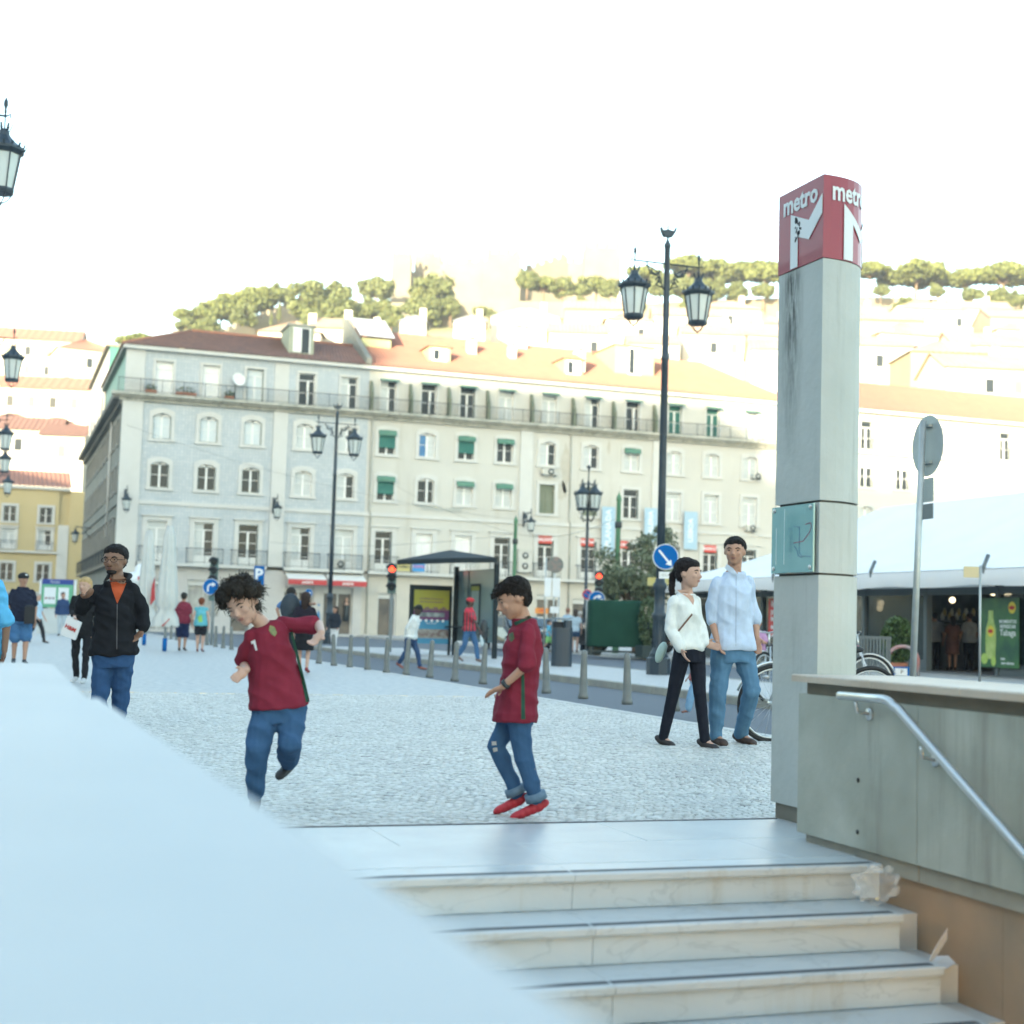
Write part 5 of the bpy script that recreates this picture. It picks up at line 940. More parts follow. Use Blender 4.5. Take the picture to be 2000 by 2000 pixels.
# back-turned sign at the right
p = Vector((10.75, 14.2, 0)); pc = at(1812, 871, 17.9); d_ = (pc - CAM); t = thing('sign_post', 'tall leaning post with a round sign and two plates seen from behind', 'road sign', (pc.x - .13, pc.y, 0), rz=0, world=True)
ax = Matrix.Translation(pc) @ Matrix.Rotation(rad(-96), 4, 'Z'); m_sbk = mat('sign back grey', (.33, .37, .36), .5, metal=.2, col2=(.40, .44, .43), scale=5)
b = MB(m_sbk); b.X = ax; disc(b, .376, 0, 36); b.build('disc', t); b = MB(mat('sign front', (.5, .04, .04), .5)); b.X = ax; disc(b, .37, .0045, 36); b.build('disc_face', t)
z1 = pc.z; pbx, pby = pc.x - .10, pc.y - .045
top = Vector((pbx, pby, z1 + .30)); bot = Vector((pbx - .14, pby, -.08)); b = MB(m_galv); b.tube([bot, top], .040, 12); b.build('pole', t)
for z in (.24, -.21): b = MB(m_sbk); b.X = ax; b.box(-.06, .12, -.05, -.006, z - .018, z + .018); b.build('clamp', t)
b = MB(m_sbk); b.X = ax; b.box(-.17, .17, -.02, -.006, -.69, -.40); b.build('plate', t); b = MB(mat('sign back dark', (.16, .19, .20), .5, metal=.2)); b.X = ax; b.box(-.18, .16, -.02, -.006, -.90, -.715); b.build('plate', t)
# bus stop post and panels
p = at(1074, 1200, 50); t = thing('bus_stop_post', 'cluster of bus stop posts with white timetable panels and a round sign back', 'bus stop', (p.x, p.y, 0), rz=-YAW)
for x, h in ((-.18, 3.3), (.12, 2.9), (.3, 2.3)): b = MB(m_galv); b.lathe([(.03, 0), (.03, h)], 8, cx=x); b.build('pole', t)
b = MB(m_sw); b.box(-.21, .02, -.06, -.035, 1.95, 2.6); b.build('panel', t); b = MB(m_sw); b.box(.06, .32, -.06, -.035, 1.95, 2.6); b.build('panel', t); b = MB(m_sw); b.box(.0, .3, -.06, -.035, 1.4, 1.62); b.build('panel', t)
b = MB(mat('old sign back', (.24, .18, .16), .6, col2=(.12, .16, .15), scale=9, amt=.3)); b.X = Matrix.Translation((.14, -.04, 3.05)); disc(b, .28, 0); b.build('sign_back', t)
# big litter bin, small litter bin
m_bin = mat('bin blue-grey', (.022, .038, .055), .4, col2=(.03, .048, .068), scale=3)
p = G(1096, 1303); t = thing('large_bin', 'large dark rounded litter bin with a slanted grey lid', 'litter bin', (p.x, p.y, .02), rz=-YAW)
pl = [(.25 * math.copysign(abs(math.cos(a)) ** .5, math.cos(a)), .22 * math.copysign(abs(math.sin(a)) ** .5, math.sin(a))) for a in np.linspace(0, 2 * math.pi, 24, endpoint=False)]
b = MB(m_bin); b.prism(pl, 0, .92, 'z'); b.build('body', t); b = MB(m_bin); b.prism([(x * .4 + .13, y * .98) for x, y in pl], .921, 1.10, 'z'); b.build('hood', t); b = MB(mat('bin opening', (.01, .012, .015), .8)); b.prism([(x * .55 - .1, y * .9) for x, y in pl], .921, 1.06, 'z'); b.build('opening', t)
b = MB(mat('bin lid', (.16, .20, .22), .4)); n_ = len(pl); b.add([(x * 1.06, y * 1.08, 1.10 - .05 * (x / .25) * 0 + .05 * abs(x / .25) ** 2) for x, y in pl] + [(x * 1.06, y * 1.08, 1.13 + .04 * abs(x / .25) ** 2) for x, y in pl], [tuple(range(n_))[::-1], tuple(range(n_, 2 * n_))] + [(j, (j + 1) % n_, n_ + (j + 1) % n_, n_ + j) for j in range(n_)]); b.build('lid', t)
p = at(1164, 1278, 50); t = thing('litter_bin', 'slim grey litter bin below the blue detour sign', 'litter bin', (p.x, p.y, .0)); b = MB(mat('bin grey', (.12, .15, .15), .5)); b.lathe([(.13, 0), (.2, .12), (.24, .85), (.22, .86)], 14); b.build('body', t); b = MB(m_bin); b.lathe([(.26, .87), (.27, .95), (.22, .98), (.22, 1.04), (.26, 1.06), (.24, 1.12), (.1, 1.18)], 14); b.build('lid', t)
# ---- bus shelter on the island
t = thing('bus_shelter', 'dark steel bus shelter with an illuminated-style yellow and blue poster', 'bus shelter', (12.3, 40.5, .02), world=True)
m_shel = mat('shelter steel', (.018, .026, .03), .7, spec=.2); m_shg = mat('shelter glass', (.16, .25, .26), .2, alpha=.82, spec=.6)
YS = 41.3; pa = onY(797, 1280, YS).x; pb = onY(878, 1280, YS).x
z = lambda py, px=840: onY(px, py, YS).z
b = MB(m_shel); b.box(pa, pb, YS - .08, YS + .08, .35, z(1143)); b.box(pa + .0, pa + .06, YS - .05, YS + .05, .02, .349); b.box(pb - .06, pb, YS - .05, YS + .05, .02, .349); pc_ = b.build('poster_case', t)
x0, x1 = pa + .10, pb - .09; zt, zb = z(1150) - .04, z(1257)
def pq(name, m, xa, xb, za, zb_, dy=.001, kids=pc_): o = MB(m).box(xa, xb, YS - .081 - dy - .003, YS - .081 - dy, za, zb_).build(name, None); o.parent = kids; return o
H_ = zt - zb; W_ = x1 - x0
pq('poster_yellow', mat('poster yellow', (.36, .34, .03), .6, col2=(.28, .29, .05), scale=2), x0, x1, zb + H_ * .62, zt); pq('poster_blue', mat('poster blue', (.03, .20, .38), .5, col2=(.05, .26, .42), scale=3), x0, x1, zb, zb + H_ * .44); pq('poster_purple', mat('poster purple', (.16, .03, .12), .5, col2=(.08, .03, .12), scale=6), x0, x1, zb + H_ * .44, zb + H_ * .62)
b = MB(MATS['poster purple']); 
for k in range(16): xx = x0 + W_ * (k + .1) / 16; b.box(xx, xx + W_ * .045, YS - .0865, YS - .0855, zb + H_ * .619, zb + H_ * (.64 + .05 * abs(math.sin(k * 2.3))))
o = b.build('skyline_print', None); o.parent = pc_
b = MB(m_sw)
for k in range(5): b.X = Matrix.Translation((x0 + W_ * (.2 + .16 * k), YS - .0868, zb + H_ * .43)) @ Euler((rad(90), 0, 0)).to_matrix().to_4x4(); b.lathe([(.042, 0), (.042, .001)], 12, smooth=False)
b.X = None; o = b.build('poster_discs', None, kind='stuff'); o.parent = pc_
pq('poster_photo', mat('poster photo strip', (.16, .10, .10), .5, col2=(.30, .32, .30), scale=9, amt=.3), x0, x1, zb + H_ * .10, zb + H_ * .27, .002); pq('bus_print', mat('bus print', (.10, .14, .16), .5, col2=(.3, .36, .38), scale=8, amt=.3), x0 + W_ * .12, x1 - W_ * .12, zb + H_ * .50, zb + H_ * .58, .002)
for s_, zz, sz in (('um bilhete de autocarro', .84, .075), ('dois dias para descobrir', .78, .075), ('hop on hop off', .38, .05)): me = text_mesh(s_, sz, MATS['poster purple'] if zz > .5 else m_sw, .0005, .001); me.transform(Matrix.Translation(((x0 + x1) / 2, YS - .088, zb + H_ * zz)) @ RYF.to_4x4()); o = put('lettering', me, None); o.parent = pc_
XB = pb + .12; YN = 38.4
for (x, y) in ((pb + .10, YS - .12), (onY(965, 1285, YN).x, YN)): b = MB(m_shel); b.box(x - .06, x + .06, y - .06, y + .06, .02, 2.62); b.build('post', t)
XE = onY(965, 1285, YN).x
b = MB(m_shg); b.prism([(pb + .17, YS - .15), (XE - .07, YN + .03), (XE - .05, YN + .05), (pb + .19, YS - .13)], .45, 2.5, 'z'); g_ = b.build('glass_wall', t)
mid = lambda f: (pb + .18 + (XE - .06 - pb - .18) * f, YS - .14 + (YN + .04 - YS + .14) * f)
b = MB(m_shel); b.box(mid(.30)[0] - .02, mid(.30)[0] + .02, mid(.30)[1] - .03, mid(.30)[1] + .03, .45, 2.5); b.build('mullion', t)
a = Vector((*mid(.38), 0)); c = Vector((*mid(.66), 0)); n_ = (c - a).cross(Vector((0, 0, 1))).normalized() * .03
if n_.y > 0: n_ = -n_
b = MB(m_shel); b.add([a + n_ + Vector((0, 0, .95)), c + n_ + Vector((0, 0, .95)), c + n_ + Vector((0, 0, 2.1)), a + n_ + Vector((0, 0, 2.1))], [(0, 1, 2, 3)]); u_ = (c - a) * .1; b.use(mat('timetable', (.30, .36, .30), .5, col2=(.2, .3, .3), scale=5)); n2 = n_ * 1.3; b.add([a + u_ + n2 + Vector((0, 0, 1.0)), c - u_ + n2 + Vector((0, 0, 1.0)), c - u_ + n2 + Vector((0, 0, 1.9)), a + u_ + n2 + Vector((0, 0, 1.9))], [(0, 1, 2, 3)]); b.use(MATS['poster yellow']); b.add([a + u_ + n2 + Vector((0, 0, 1.905)), c - u_ + n2 + Vector((0, 0, 1.905)), c - u_ + n2 + Vector((0, 0, 2.03)), a + u_ + n2 + Vector((0, 0, 2.03))], [(0, 1, 2, 3)]); b.build('timetable', t)
a = Vector((*mid(.02), .85)) + n_ * 8; c = Vector((*mid(.95), .85)) + n_ * 8; b = MB(m_shel); b.bar(a, c, .36, .05); b.bar(a + Vector((0, 0, -.4)) * 1 - n_ * 4, a - n_ * 4, .05); b.bar(c + Vector((0, 0, -.4)) - n_ * 4, c - n_ * 4, .05); b.build('bench', t)
b = MB(m_shel); r0 = [(pa - .35, YS + .3, 2.62), (pb + .5, YS + .3, 2.80), (XE - .1, YN - .3, 2.66), (pa + .35, YN - .2, 2.60)]; ce = Vector((12.3, 40.4, 2.95))
b.add([*r0, ce, *[(p_[0], p_[1], p_[2] + .14) for p_ in r0], ce + Vector((0, 0, .12))], [(0, 1, 4), (1, 2, 4), (2, 3, 4), (3, 0, 4), (6, 5, 9), (7, 6, 9), (8, 7, 9), (5, 8, 9), (0, 5, 6, 1), (1, 6, 7, 2), (2, 7, 8, 3), (3, 8, 5, 0)]); b.build('roof', t)
# ---- closed parasols and the kiosk cart at the left
m_par = mat('parasol canvas', (.50, .52, .49), .85, col2=(.58, .59, .56), scale=5); m_pr = mat('parasol red print', (.42, .04, .04), .8)
for px, py, top, lab in ((281, 1260, 1036, 'closed off-white parasol standing on the left of the pair'), (321, 1272, 1026, 'closed off-white parasol standing on the right of the pair')):
    p = G(px, py); Z = depth(p); h = at(px, top, Z).z; t = thing('closed_parasol', lab, 'parasol', (p.x, p.y, 0), group='closed parasols')
    b = MB(m_galv); b.lathe([(.03, .3), (.03, h - .02)], 8); b.build('pole', t); b = MB(m_sb); b.lathe([(.06, 0), (.06, .34)], 10); b.build('foot', t)
    vs = []; n = 28; prof = [(.06, h), (.13, h - .25), (.17, h * .75), (.24, h * .5), (.27, h * .38), (.19, h * .33), (.30, h * .26), (.33, h * .20)]
    for r, z_ in prof:
        for j in range(n): q = 1 + .16 * math.sin(j * 2 * math.pi * 7 / n + z_ * .6); vs.append((r * q * math.cos(2 * math.pi * j / n), r * q * math.sin(2 * math.pi * j / n), z_ + .03 * math.sin(j * 1.7)))
    b = MB(m_par); b.add(vs, [(i * n + j, i * n + (j + 1) % n, (i + 1) * n + (j + 1) % n, (i + 1) * n + j) for i in range(len(prof) - 1) for j in range(n)] + [tuple(range(n))[::-1]], True); b.build('canopy', t)
    b = MB(m_pr); b.bar((.05, -.31, h * .26), (-.12, -.33, h * .20), .12, .02); b.build('red_hem', t)
    if px < 300: b = MB(m_pr); b.prism([(.10, h * .35), (.24, h * .40), (.20, h * .60), (.12, h * .5)], -.33, -.28); b.build('red_print', t)
p = G(262, 1240); Zk = depth(p); t = thing('ice_cream_cart', 'white vending cart with a domed top and red lettering behind the jacket man', 'cart', (p.x, p.y, 0), rz=-YAW)
b = MB(m_sw); b.bev(-.75, .75, -.4, .4, .45, 1.15, .03); b.build('body', t); b = MB(m_galv)
for s_ in (-1, 1): b.X = Matrix.Translation((s_ * .5, -.42, .25)) @ Euler((rad(90), 0, 0)).to_matrix().to_4x4(); b.lathe([(.25, 0), (.25, .04)], 16)
b.X = None; b.build('wheels', t, kind='stuff'); b = MB(m_sw); b.lathe([(.62, 2.25), (.62, 2.55), (.4, 2.75), (.2, 2.80), (.22, 2.95), (.12, 3.1), (.01, 3.15)], 16, cx=.1); b.build('dome', t)
b = MB(m_sw)
for s_ in (-1, 1): b.tube([(s_ * .5 + .1, 0, 1.15), (s_ * .5 + .1, 0, 2.26)], .03, 6)
b.build('canopy_posts', t, kind='stuff'); b = MB(m_pr); b.box(.2, .5, -.64, -.625, 2.42, 2.58); b.build('red_label', t); lettering('GELADOS', .26, m_pr, t, RYF, (0, -.41, .82))
# ---- information panel
pA = at(72, 1235, 62); t = thing('info_panel', 'green and blue tourist information panel above a low white booth', 'information panel', tuple(at(106, 1237, 62).xy) + (0,), rz=-YAW)
sc = 62 / FPX; b = MB(mat('booth white', (.58, .61, .60), .6, col2=(.5, .54, .53), scale=2)); b.box(-.75, .75, 0, .5, .0, 1.05); b.build('booth', t); b = MB(mat('panel green', (.10, .34, .20), .5, col2=(.14, .42, .26), scale=1)); b.box(-.66, .66, .1, .2, 1.1, 2.08); b.build('green_panel', t)
b = MB(mat('panel navy', (.02, .05, .26), .5)); b.box(-.66, .66, .1, .2, 2.081, 2.30); b.build('header', t); lettering('Rossio', .15, m_sw, t, RYF, (-.1, .095, 2.19))
for x in (-.72, .74): b = MB(m_sw); b.box(x - .04, x + .04, .1, .2, 1.05, 2.3); b.build('upright', t)
for xa, xb in ((-.55, -.05), (.05, .5)): b = MB(m_sw); b.box(xa, xb, .085, .099, 1.25, 1.95); b.build('notice', t)
b = MB(mat('map print', (.10, .2, .25), .5, col2=(.3, .05, .05), scale=12, amt=.2))
for k in range(3): b.box(-.5 + .15 * k, -.4 + .15 * k, .078, .084, 1.45, 1.53)
b.build('notice_pictures', t, kind='stuff')
# ---- posters on the balcony, banners, red signs on the cream building
def flatsign(name, lab, px, py, w_, h_, m, txt=None, ts=.3, tm=None, cat='sign', vert=False, Y=90.85, group=None):
    p = onY(px, py, Y); t = thing(name, lab, cat, (p.x, p.y, p.z), group=group); b = MB(m); b.box(-w_ / 2, w_ / 2, 0, .02, -h_ / 2, h_ / 2); b.build('panel', t)
    if txt:
        if vert: me = text_mesh(txt, ts, tm or m_sw, .003, .01); me.transform(Matrix.Translation((0, -.006, 0)) @ RYF.to_4x4() @ Matrix.Rotation(rad(90), 4, 'Z')); put('lettering', me, t)
        else: lettering(txt, ts, tm or m_sw, t, RYF, (0, -.006, 0), bold=.008)
    return t
m_ban = mat('banner blue', (.30, .45, .56), .7, col2=(.36, .50, .60), scale=1)
flatsign('banner', 'tallest pale blue vertical banner on the cream facade, left of the green pole', 1188, 1039, .95, 3.4, m_ban, 'ESPLANADA', .55, None, 'banner', True, 90.6, 'vertical banners'); flatsign('banner', 'middle pale blue banner behind the top of the olive tree', 1271, 1025, .95, 2.3, m_ban, 'GALERIA', .48, None, 'banner', True, 90.6, 'vertical banners'); flatsign('banner', 'right-hand pale blue banner above the tent slope', 1349, 1036, 1.0, 2.6, m_ban, 'LISBOA', .5, None, 'banner', True, 90.6, 'vertical banners')
m_rs = mat('red shop sign', (.55, .05, .03), .5)
for k, (px, py, tx) in enumerate(((1065, 1054, 'SALDOS'), (1147, 1059, 'PRATA'), (1216, 1064, 'OURO'), (1387, 1072, 'BANCO'))): flatsign('red_sign', ['red sign board over the balcony door beside the twin air conditioner', 'red sign board over the balcony door behind the cluster lamp', 'red sign board partly behind the olive tree', 'red sign board just above the tent roof'][k], px, py, .95, .5, m_rs, tx, .3, None, 'sign', False, 90.9, 'red sign boards')
flatsign('yellow_sign', 'small yellow sign board on the balcony over the bus shelter', 788, 1107, .85, .55, mat('sign yellow', (.5, .42, .12), .6, col2=(.42, .4, .2), scale=3), 'CAMBIO', .2, m_iron, Y=90.3); flatsign('blue_sign', 'small bright blue sign board with pink letters on the balcony over the shelter', 818, 1107, .8, .6, mat('sign cyan blue', (.04, .26, .55), .6), 'HOSTEL', .22, mat('pink print', (.5, .12, .25), .6), Y=90.3); flatsign('facade_lettering', 'long grey raised lettering under the second floor windows of the cream building', 862, 995, .1, .1, m_cream, 'PENSAO GERES', .42, m_galv, 'sign', False, 90.93)
flatsign('orange_sign', 'tilted orange shop sign in the dark doorway behind the bus stop', 1058, 1193, .9, .35, mat('sign orange', (.6, .22, .03), .5), 'OPEN', .2, m_sr, Y=88.9)
# ---- green tarp stall, car behind
m_tarp = mat('green tarpaulin', (.006, .04, .026), .75, col2=(.01, .055, .036), scale=2, bump=.4, bscale=3, spec=.2)
p = G(1198, 1282); t = thing('covered_stall', 'market stall wrapped in dark green tarpaulin', 'stall', tuple(at(1200, 1285, 50).xy) + (.01,), rz=-YAW)
b = MB(m_tarp); vs = []; n = 40; rr = random.Random(2)
for z_, g in ((.32, 1.0), (.34, 1.0), (.9, .985), (1.5, .975), (1.82, .97), (1.88, .93)):
    for j in range(n):
        a = 2 * math.pi * j / n; c_, s_ = math.cos(a), math.sin(a); x = .97 * math.copysign(abs(c_) ** .25, c_); y = .7 * math.copysign(abs(s_) ** .25, s_); wv = 1 + .018 * math.sin(j * 1.9 + z_ * 2) + rr.uniform(-.006, .006); vs.append((x * g * wv, y * g * wv, z_ + .02 * math.sin(j)))
b.add(vs, [(i * n + j, i * n + (j + 1) % n, (i + 1) * n + (j + 1) % n, (i + 1) * n + j) for i in range(5) for j in range(n)] + [tuple(5 * n + j for j in range(n)), tuple(range(n))[::-1]], True); b.build('tarpaulin', t)
b = MB(mat('stall frame', (.03, .05, .05), .6)); 
for x in (-.85, .85):
    for y in (-.55, .55): b.box(x - .04, x + .04, y - .04, y + .04, 0, .34)
b.box(-.9, .9, -.6, .6, .12, .17); b.build('frame', t)
def car(label, loc, rz, col, group='cars beyond the bus shelter'):
    t = thing('parked_car', label, 'car', loc, rz=rz, group=group); m = mat('car paint ' + str(col), col, .25, metal=.3, coat=1.0); W = .86; prof = [(-2.1, .28), (-2.15, .62), (-2.02, .82), (-1.2, .95), (-.55, 1.38), (.75, 1.46), (1.55, 1.3), (2.0, .95), (2.1, .6), (2.05, .28)]
    b = MB(m); n = len(prof)
    def ring(y, s, dz=0): return [(x, y, .28 + (z_ - .28) * s + dz) for x, z_ in prof]
    rows = [(-W, .0), (-W, 1), (W, 1)]
    vs = []
    for y, f in ((-W, 1), (W, 1)): vs += [(x, y * (1 - .18 * max(0, (z_ - .9)) / .5), z_) for x, z_ in prof]
    b.add(vs, [tuple(range(n)), tuple(range(n, 2 * n))[::-1]] + [(j, n + j, n + (j + 1) % n, (j + 1) % n) for j in range(n)]); b.build('body', t)
    gl = mat('car glass', (.05, .08, .10), .06, spec=.9); b = MB(gl); b.add([(-1.18, -.74, .99), (-1.18, .74, .99), (-.60, .68, 1.36), (-.60, -.68, 1.36)], [(0, 1, 2, 3)]); b.v = [(v[0] - .03, v[1], v[2] + .02) for v in b.v]; b.build('windscreen', t)
    for s_ in (-1, 1): b = MB(gl); b.add([(-1.0, s_ * .865, .98), (1.5, s_ * .865, 1.0), (1.25, s_ * .75, 1.30), (-.45, s_ * .74, 1.34)], [(0, 1, 2, 3)]); b.build('side_window', t)
    for x in (-1.3, 1.3):
        for s_ in (-1, 1):
            b = MB(mat('tyre rubber', (.02, .02, .02), .8)); b.X = Matrix.Translation((x, s_ * .80, .31)) @ Euler((rad(90), 0, 0)).to_matrix().to_4x4(); b.lathe([(.2, -.1), (.31, -.09), (.31, .09), (.2, .1)], 18); w_ = b.build('wheel', t); b2 = MB(m_galv); b2.X = b.X; b2.lathe([(.2, -.105), (.2, .105)], 14); o = b2.build('rim', None); o.parent = w_
    for s_ in (-1, 1): b = MB(mat('headlamp glass', (.7, .72, .72), .1)); b.ball((-2.07, s_ * .62, .72), (.08, .17, .08), 8, 6); b.build('headlight', t)
    b = MB(m_sw); b.box(-2.185, -2.165, -.26, .26, .42, .53); b.build('number_plate', t); b = MB(MATS['tyre rubber']); b.box(-2.168, -2.14, -.5, .5, .58, .72); b.build('grille', t); return t
p = at(1006, 1270, 60); car('dark car with a pale bonnet seen behind the boy in red shoes', (p.x, p.y, -.1), rad(92), (.03, .035, .045)); p = at(1046, 1262, 68); car('silver-blue car behind the big bin', (p.x, p.y, -.1), rad(95), (.20, .28, .33)); p = at(1236, 1275, 56); car('black car mostly hidden by the green stall', (p.x + .6, p.y + 1.5, -.0), rad(150), (.015, .017, .02))
# ---- olive tree behind the stall
p = at(1240, 1250, 55); t = thing('olive_tree', 'bushy grey-green olive tree behind the green stall', 'tree', (p.x, p.y, 0)); rr = random.Random(21); b = MB(m_bark); b.tube([(0, 0, 0), (.05, .02, .8), (-.05, 0, 1.5)], [.14, .11, .09], 8); blobs = []
for k in range(30):
    q = Vector((rr.gauss(0, 1), rr.gauss(0, 1), rr.gauss(0, .8))).normalized() * rr.uniform(.5, 1); c = Vector((q.x * 1.75, q.y * 1.5, 2.75 + q.z * 1.05)); b.tube([(-.05, 0, 1.4), c * .6 + Vector((0, 0, 1.0)), c], [.05, .03, .01], 5); blobs.append((c.x, c.y, c.z, rr.uniform(.35, .6), .8))
for k in range(10): a = rr.uniform(-1, 1); blobs.append((a * .9 + .7, rr.uniform(-.4, .4), 4.0 + rr.uniform(-.2, .9), .28, 1.2))
b.build('trunk', t); put('crown', leafcloud(rr, blobs, 9000, .06, mat('olive grey leaves', (.09, .12, .07), .6, col2=(.16, .19, .11), scale=2.2, amt=.5)), t)
# ---- market tent on the right
m_tent = mat('tent canvas', (.80, .80, .79), .75, col2=(.74, .75, .75), scale=.6, bump=.5, bscale=1.2)
t = thing('market_tent', 'big white canvas market tent with hipped roof and dark glazed sides', 'tent', (28, 40, 0), world=True)
XW, Y0, Y1 = 23.2, 16.0, 49.5; EZ = 2.72; XR, RZ = 29.5, 5.5; XE_ = 36
b = MB(m_tent); N = 24
def slope(e0, e1, r0, r1, n=24, m_=6):
    e0, e1, r0, r1 = map(Vector, (e0, e1, r0, r1)); vs = []
    for j in range(m_ + 1):
        s_ = j / m_
        for i in range(n + 1):
            u = i / n; p = e0.lerp(e1, u).lerp(r0.lerp(r1, u), s_); p.z -= .35 * math.sin(math.pi * s_) * (1 - .25 * abs(math.sin(u * math.pi * n / 4))); vs.append(p)
    b.add(vs, [(j * (n + 1) + i, j * (n + 1) + i + 1, (j + 1) * (n + 1) + i + 1, (j + 1) * (n + 1) + i) for j in range(m_) for i in range(n)], True)
slope((XW, Y0, EZ), (XW, Y1, EZ), (XR, Y0 + 4, RZ), (XR, Y1 - 5, RZ)); slope((XW, Y1, EZ), (XE_, Y1, EZ), (XR, Y1 - 5, RZ), (XR, Y1 - 5, RZ)); slope((XE_, Y0, EZ), (XE_, Y1, EZ), (XR, Y0 + 4, RZ), (XR, Y1 - 5, RZ)); slope((XW, Y0, EZ), (XE_, Y0, EZ), (XR, Y0 + 4, RZ), (XR, Y0 + 4, RZ)); b.build('roof', t)
vs = []; n = 130; b = MB(m_tent)
for j, (z_, dx) in enumerate(((EZ - .02, 0), (EZ - .18, -.02), (EZ - .34, .0), (EZ - .40, .02))):
    for i in range(n + 1): u = i / n; vs.append((XW - .01 + dx + .012 * math.sin(i * 1.3), Y0 + (Y1 - Y0) * u, z_ - (.05 * math.sin(u * math.pi * 9) ** 2 if j == 3 else 0)))
b.add(vs, [(j * (n + 1) + i, j * (n + 1) + i + 1, (j + 1) * (n + 1) + i + 1, (j + 1) * (n + 1) + i) for j in range(3) for i in range(n)], True); b.box(XW, XE_, Y1, Y1 + .02, EZ - .4, EZ - .02); b.build('valance', t)
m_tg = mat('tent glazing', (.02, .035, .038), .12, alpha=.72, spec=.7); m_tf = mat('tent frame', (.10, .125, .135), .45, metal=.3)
for k, y in enumerate(np.arange(Y0, Y1 - .1, 3.05)):
    y1 = min(y + 3.05, Y1); b = MB(m_tf); b.box(24.15, 24.33, y - .07, y + .07, .01, EZ - .1); b.build('post', t)
    if 27.5 < y < 30.4 and 0: continue
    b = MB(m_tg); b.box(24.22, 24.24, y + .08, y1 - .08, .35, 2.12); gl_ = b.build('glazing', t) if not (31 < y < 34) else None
    b = MB(m_tf); b.box(24.17, 24.31, y + .071, y1 - .071, 2.13, 2.32); b.build('fascia', t)
    if not (31 < y < 34): b = MB(m_tf); b.box(24.18, 24.30, y + .071, y1 - .071, .02, .34); b.build('kick_plate', t)
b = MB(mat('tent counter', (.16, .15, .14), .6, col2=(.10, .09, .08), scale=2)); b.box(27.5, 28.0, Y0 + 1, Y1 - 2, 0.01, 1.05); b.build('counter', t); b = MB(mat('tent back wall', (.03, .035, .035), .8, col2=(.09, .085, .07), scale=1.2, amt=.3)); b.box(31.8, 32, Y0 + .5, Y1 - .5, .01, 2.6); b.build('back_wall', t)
b = MB(mat('tent floor', (.13, .135, .14), .7)); b.box(23.9, 31.8, Y0, Y1, .012, .05); b.build('floor', t)
for y in (20, 25, 30.5, 35.5, 41): b = MB(m_tf); b.tube([(XW + .05, y, EZ - .35), (XW - .02, y, EZ + .05), (XW + .12, y, EZ + .35)], .05, 6); b.build('strap', t)
# lamp globes lit inside the tent
rr = random.Random(8)
for k, (px, py, Z) in enumerate(((1860, 1172, 41), (1940, 1155, 38), (1968, 1157, 39), (1718, 1188, 49), (1720, 1178, 47.5))):
    tag(MB(mat('lit globe', (.9, .85, .7), .4, emit=(1, .82, .55), estr=.55)).ball(at(px, py, Z), .11 if k else .085, 10, 7).build('lamp_globe'), ['small bright lamp globe hanging over the three people in the tent', 'lit strip lamp at the right above the drink poster', 'second lit lamp right above the drink poster', 'yellowish lamp glowing left in the tent', 'upper yellowish lamp left in the tent'][k], 'lamp', 'lit lamps in the tent')
for k in range(9):
    p = at(1845 + 14 * (k % 5) - 4 * (k // 5), 1196 + 8 * (k // 5), 43.5); tag(MB([mat('jar yellow', (.4, .3, .08), .3), mat('jar pale', (.5, .5, .42), .3)][k % 2]).lathe([(.05, 0), (.055, .14), (.03, .18), (.03, .22)], 10).build('jar'), ['first', 'second', 'third', 'fourth', 'fifth', 'sixth', 'seventh', 'eighth', 'ninth'][k] + ' small glass jar from the left on the tent shelf', 'jar', 'jars on the tent shelf').location = (p.x, p.y, p.z - .1)
b = MB(m_shel); pA_ = at(1840, 1205, 43.6); tag(MB(m_tf).box(pA_.x - .3, pA_.x + 1.6, pA_.y - .5, pA_.y + .5, 1.38, 1.42).build('shelf'), 'thin dark shelf of jars in the tent', 'shelf')
# posters on the tent
ZP = 24.10
def tposter(name, lab, ya, yb, za, zb_, m): t2 = thing(name, lab, 'poster', (ZP, (ya + yb) / 2, za), world=True); b = MB(m); b.box(ZP - .02, ZP, ya, yb, za, zb_); b.build('panel', t2); return t2
ya, yb = onX(1991, 1250, ZP).y, onX(1916, 1250, ZP).y; zA, zB = onX(1950, 1304, ZP).z, onX(1950, 1168, ZP).z
m_pg = mat('poster dark green', (.015, .07, .045), .35, col2=(.05, .16, .05), scale=2.2, amt=.4)
t2 = tposter('drink_poster', 'dark green poster of a lemon drink bottle with cut limes', ya, yb, zA, zB, m_pg); Wp, Hp = yb - ya, zB - zA
def pp(u, v): return (ZP - .0215, yb - u * Wp, zA + v * Hp)      # u from the left edge
def disk(u, v, ru, rv, m, name, dy=0, n=20): c = pp(u, v); b = MB(m); b.prism([(c[1] + ru * math.cos(2 * math.pi * k / n), c[2] + rv * math.sin(2 * math.pi * k / n)) for k in range(n)], ZP - .021 - dy, ZP - .026 - dy, 'x'); return b.build(name, t2)
m_lim = mat('lime green', (.30, .48, .06), .4, col2=(.42, .55, .15), scale=12); m_lem = mat('label yellow', (.62, .50, .05), .4)
bo = [(.16, .12), (.14, .40), (.15, .55), (.21, .68), (.22, .82), (.34, .82), (.35, .68), (.41, .55), (.42, .40), (.40, .12)]
MB(mat('bottle print', (.22, .36, .07), .3, col2=(.45, .55, .2), scale=5)).prism([(pp(u, v)[1], pp(u, v)[2]) for u, v in bo], ZP - .021, ZP - .025, 'x').build('bottle_print', t2)
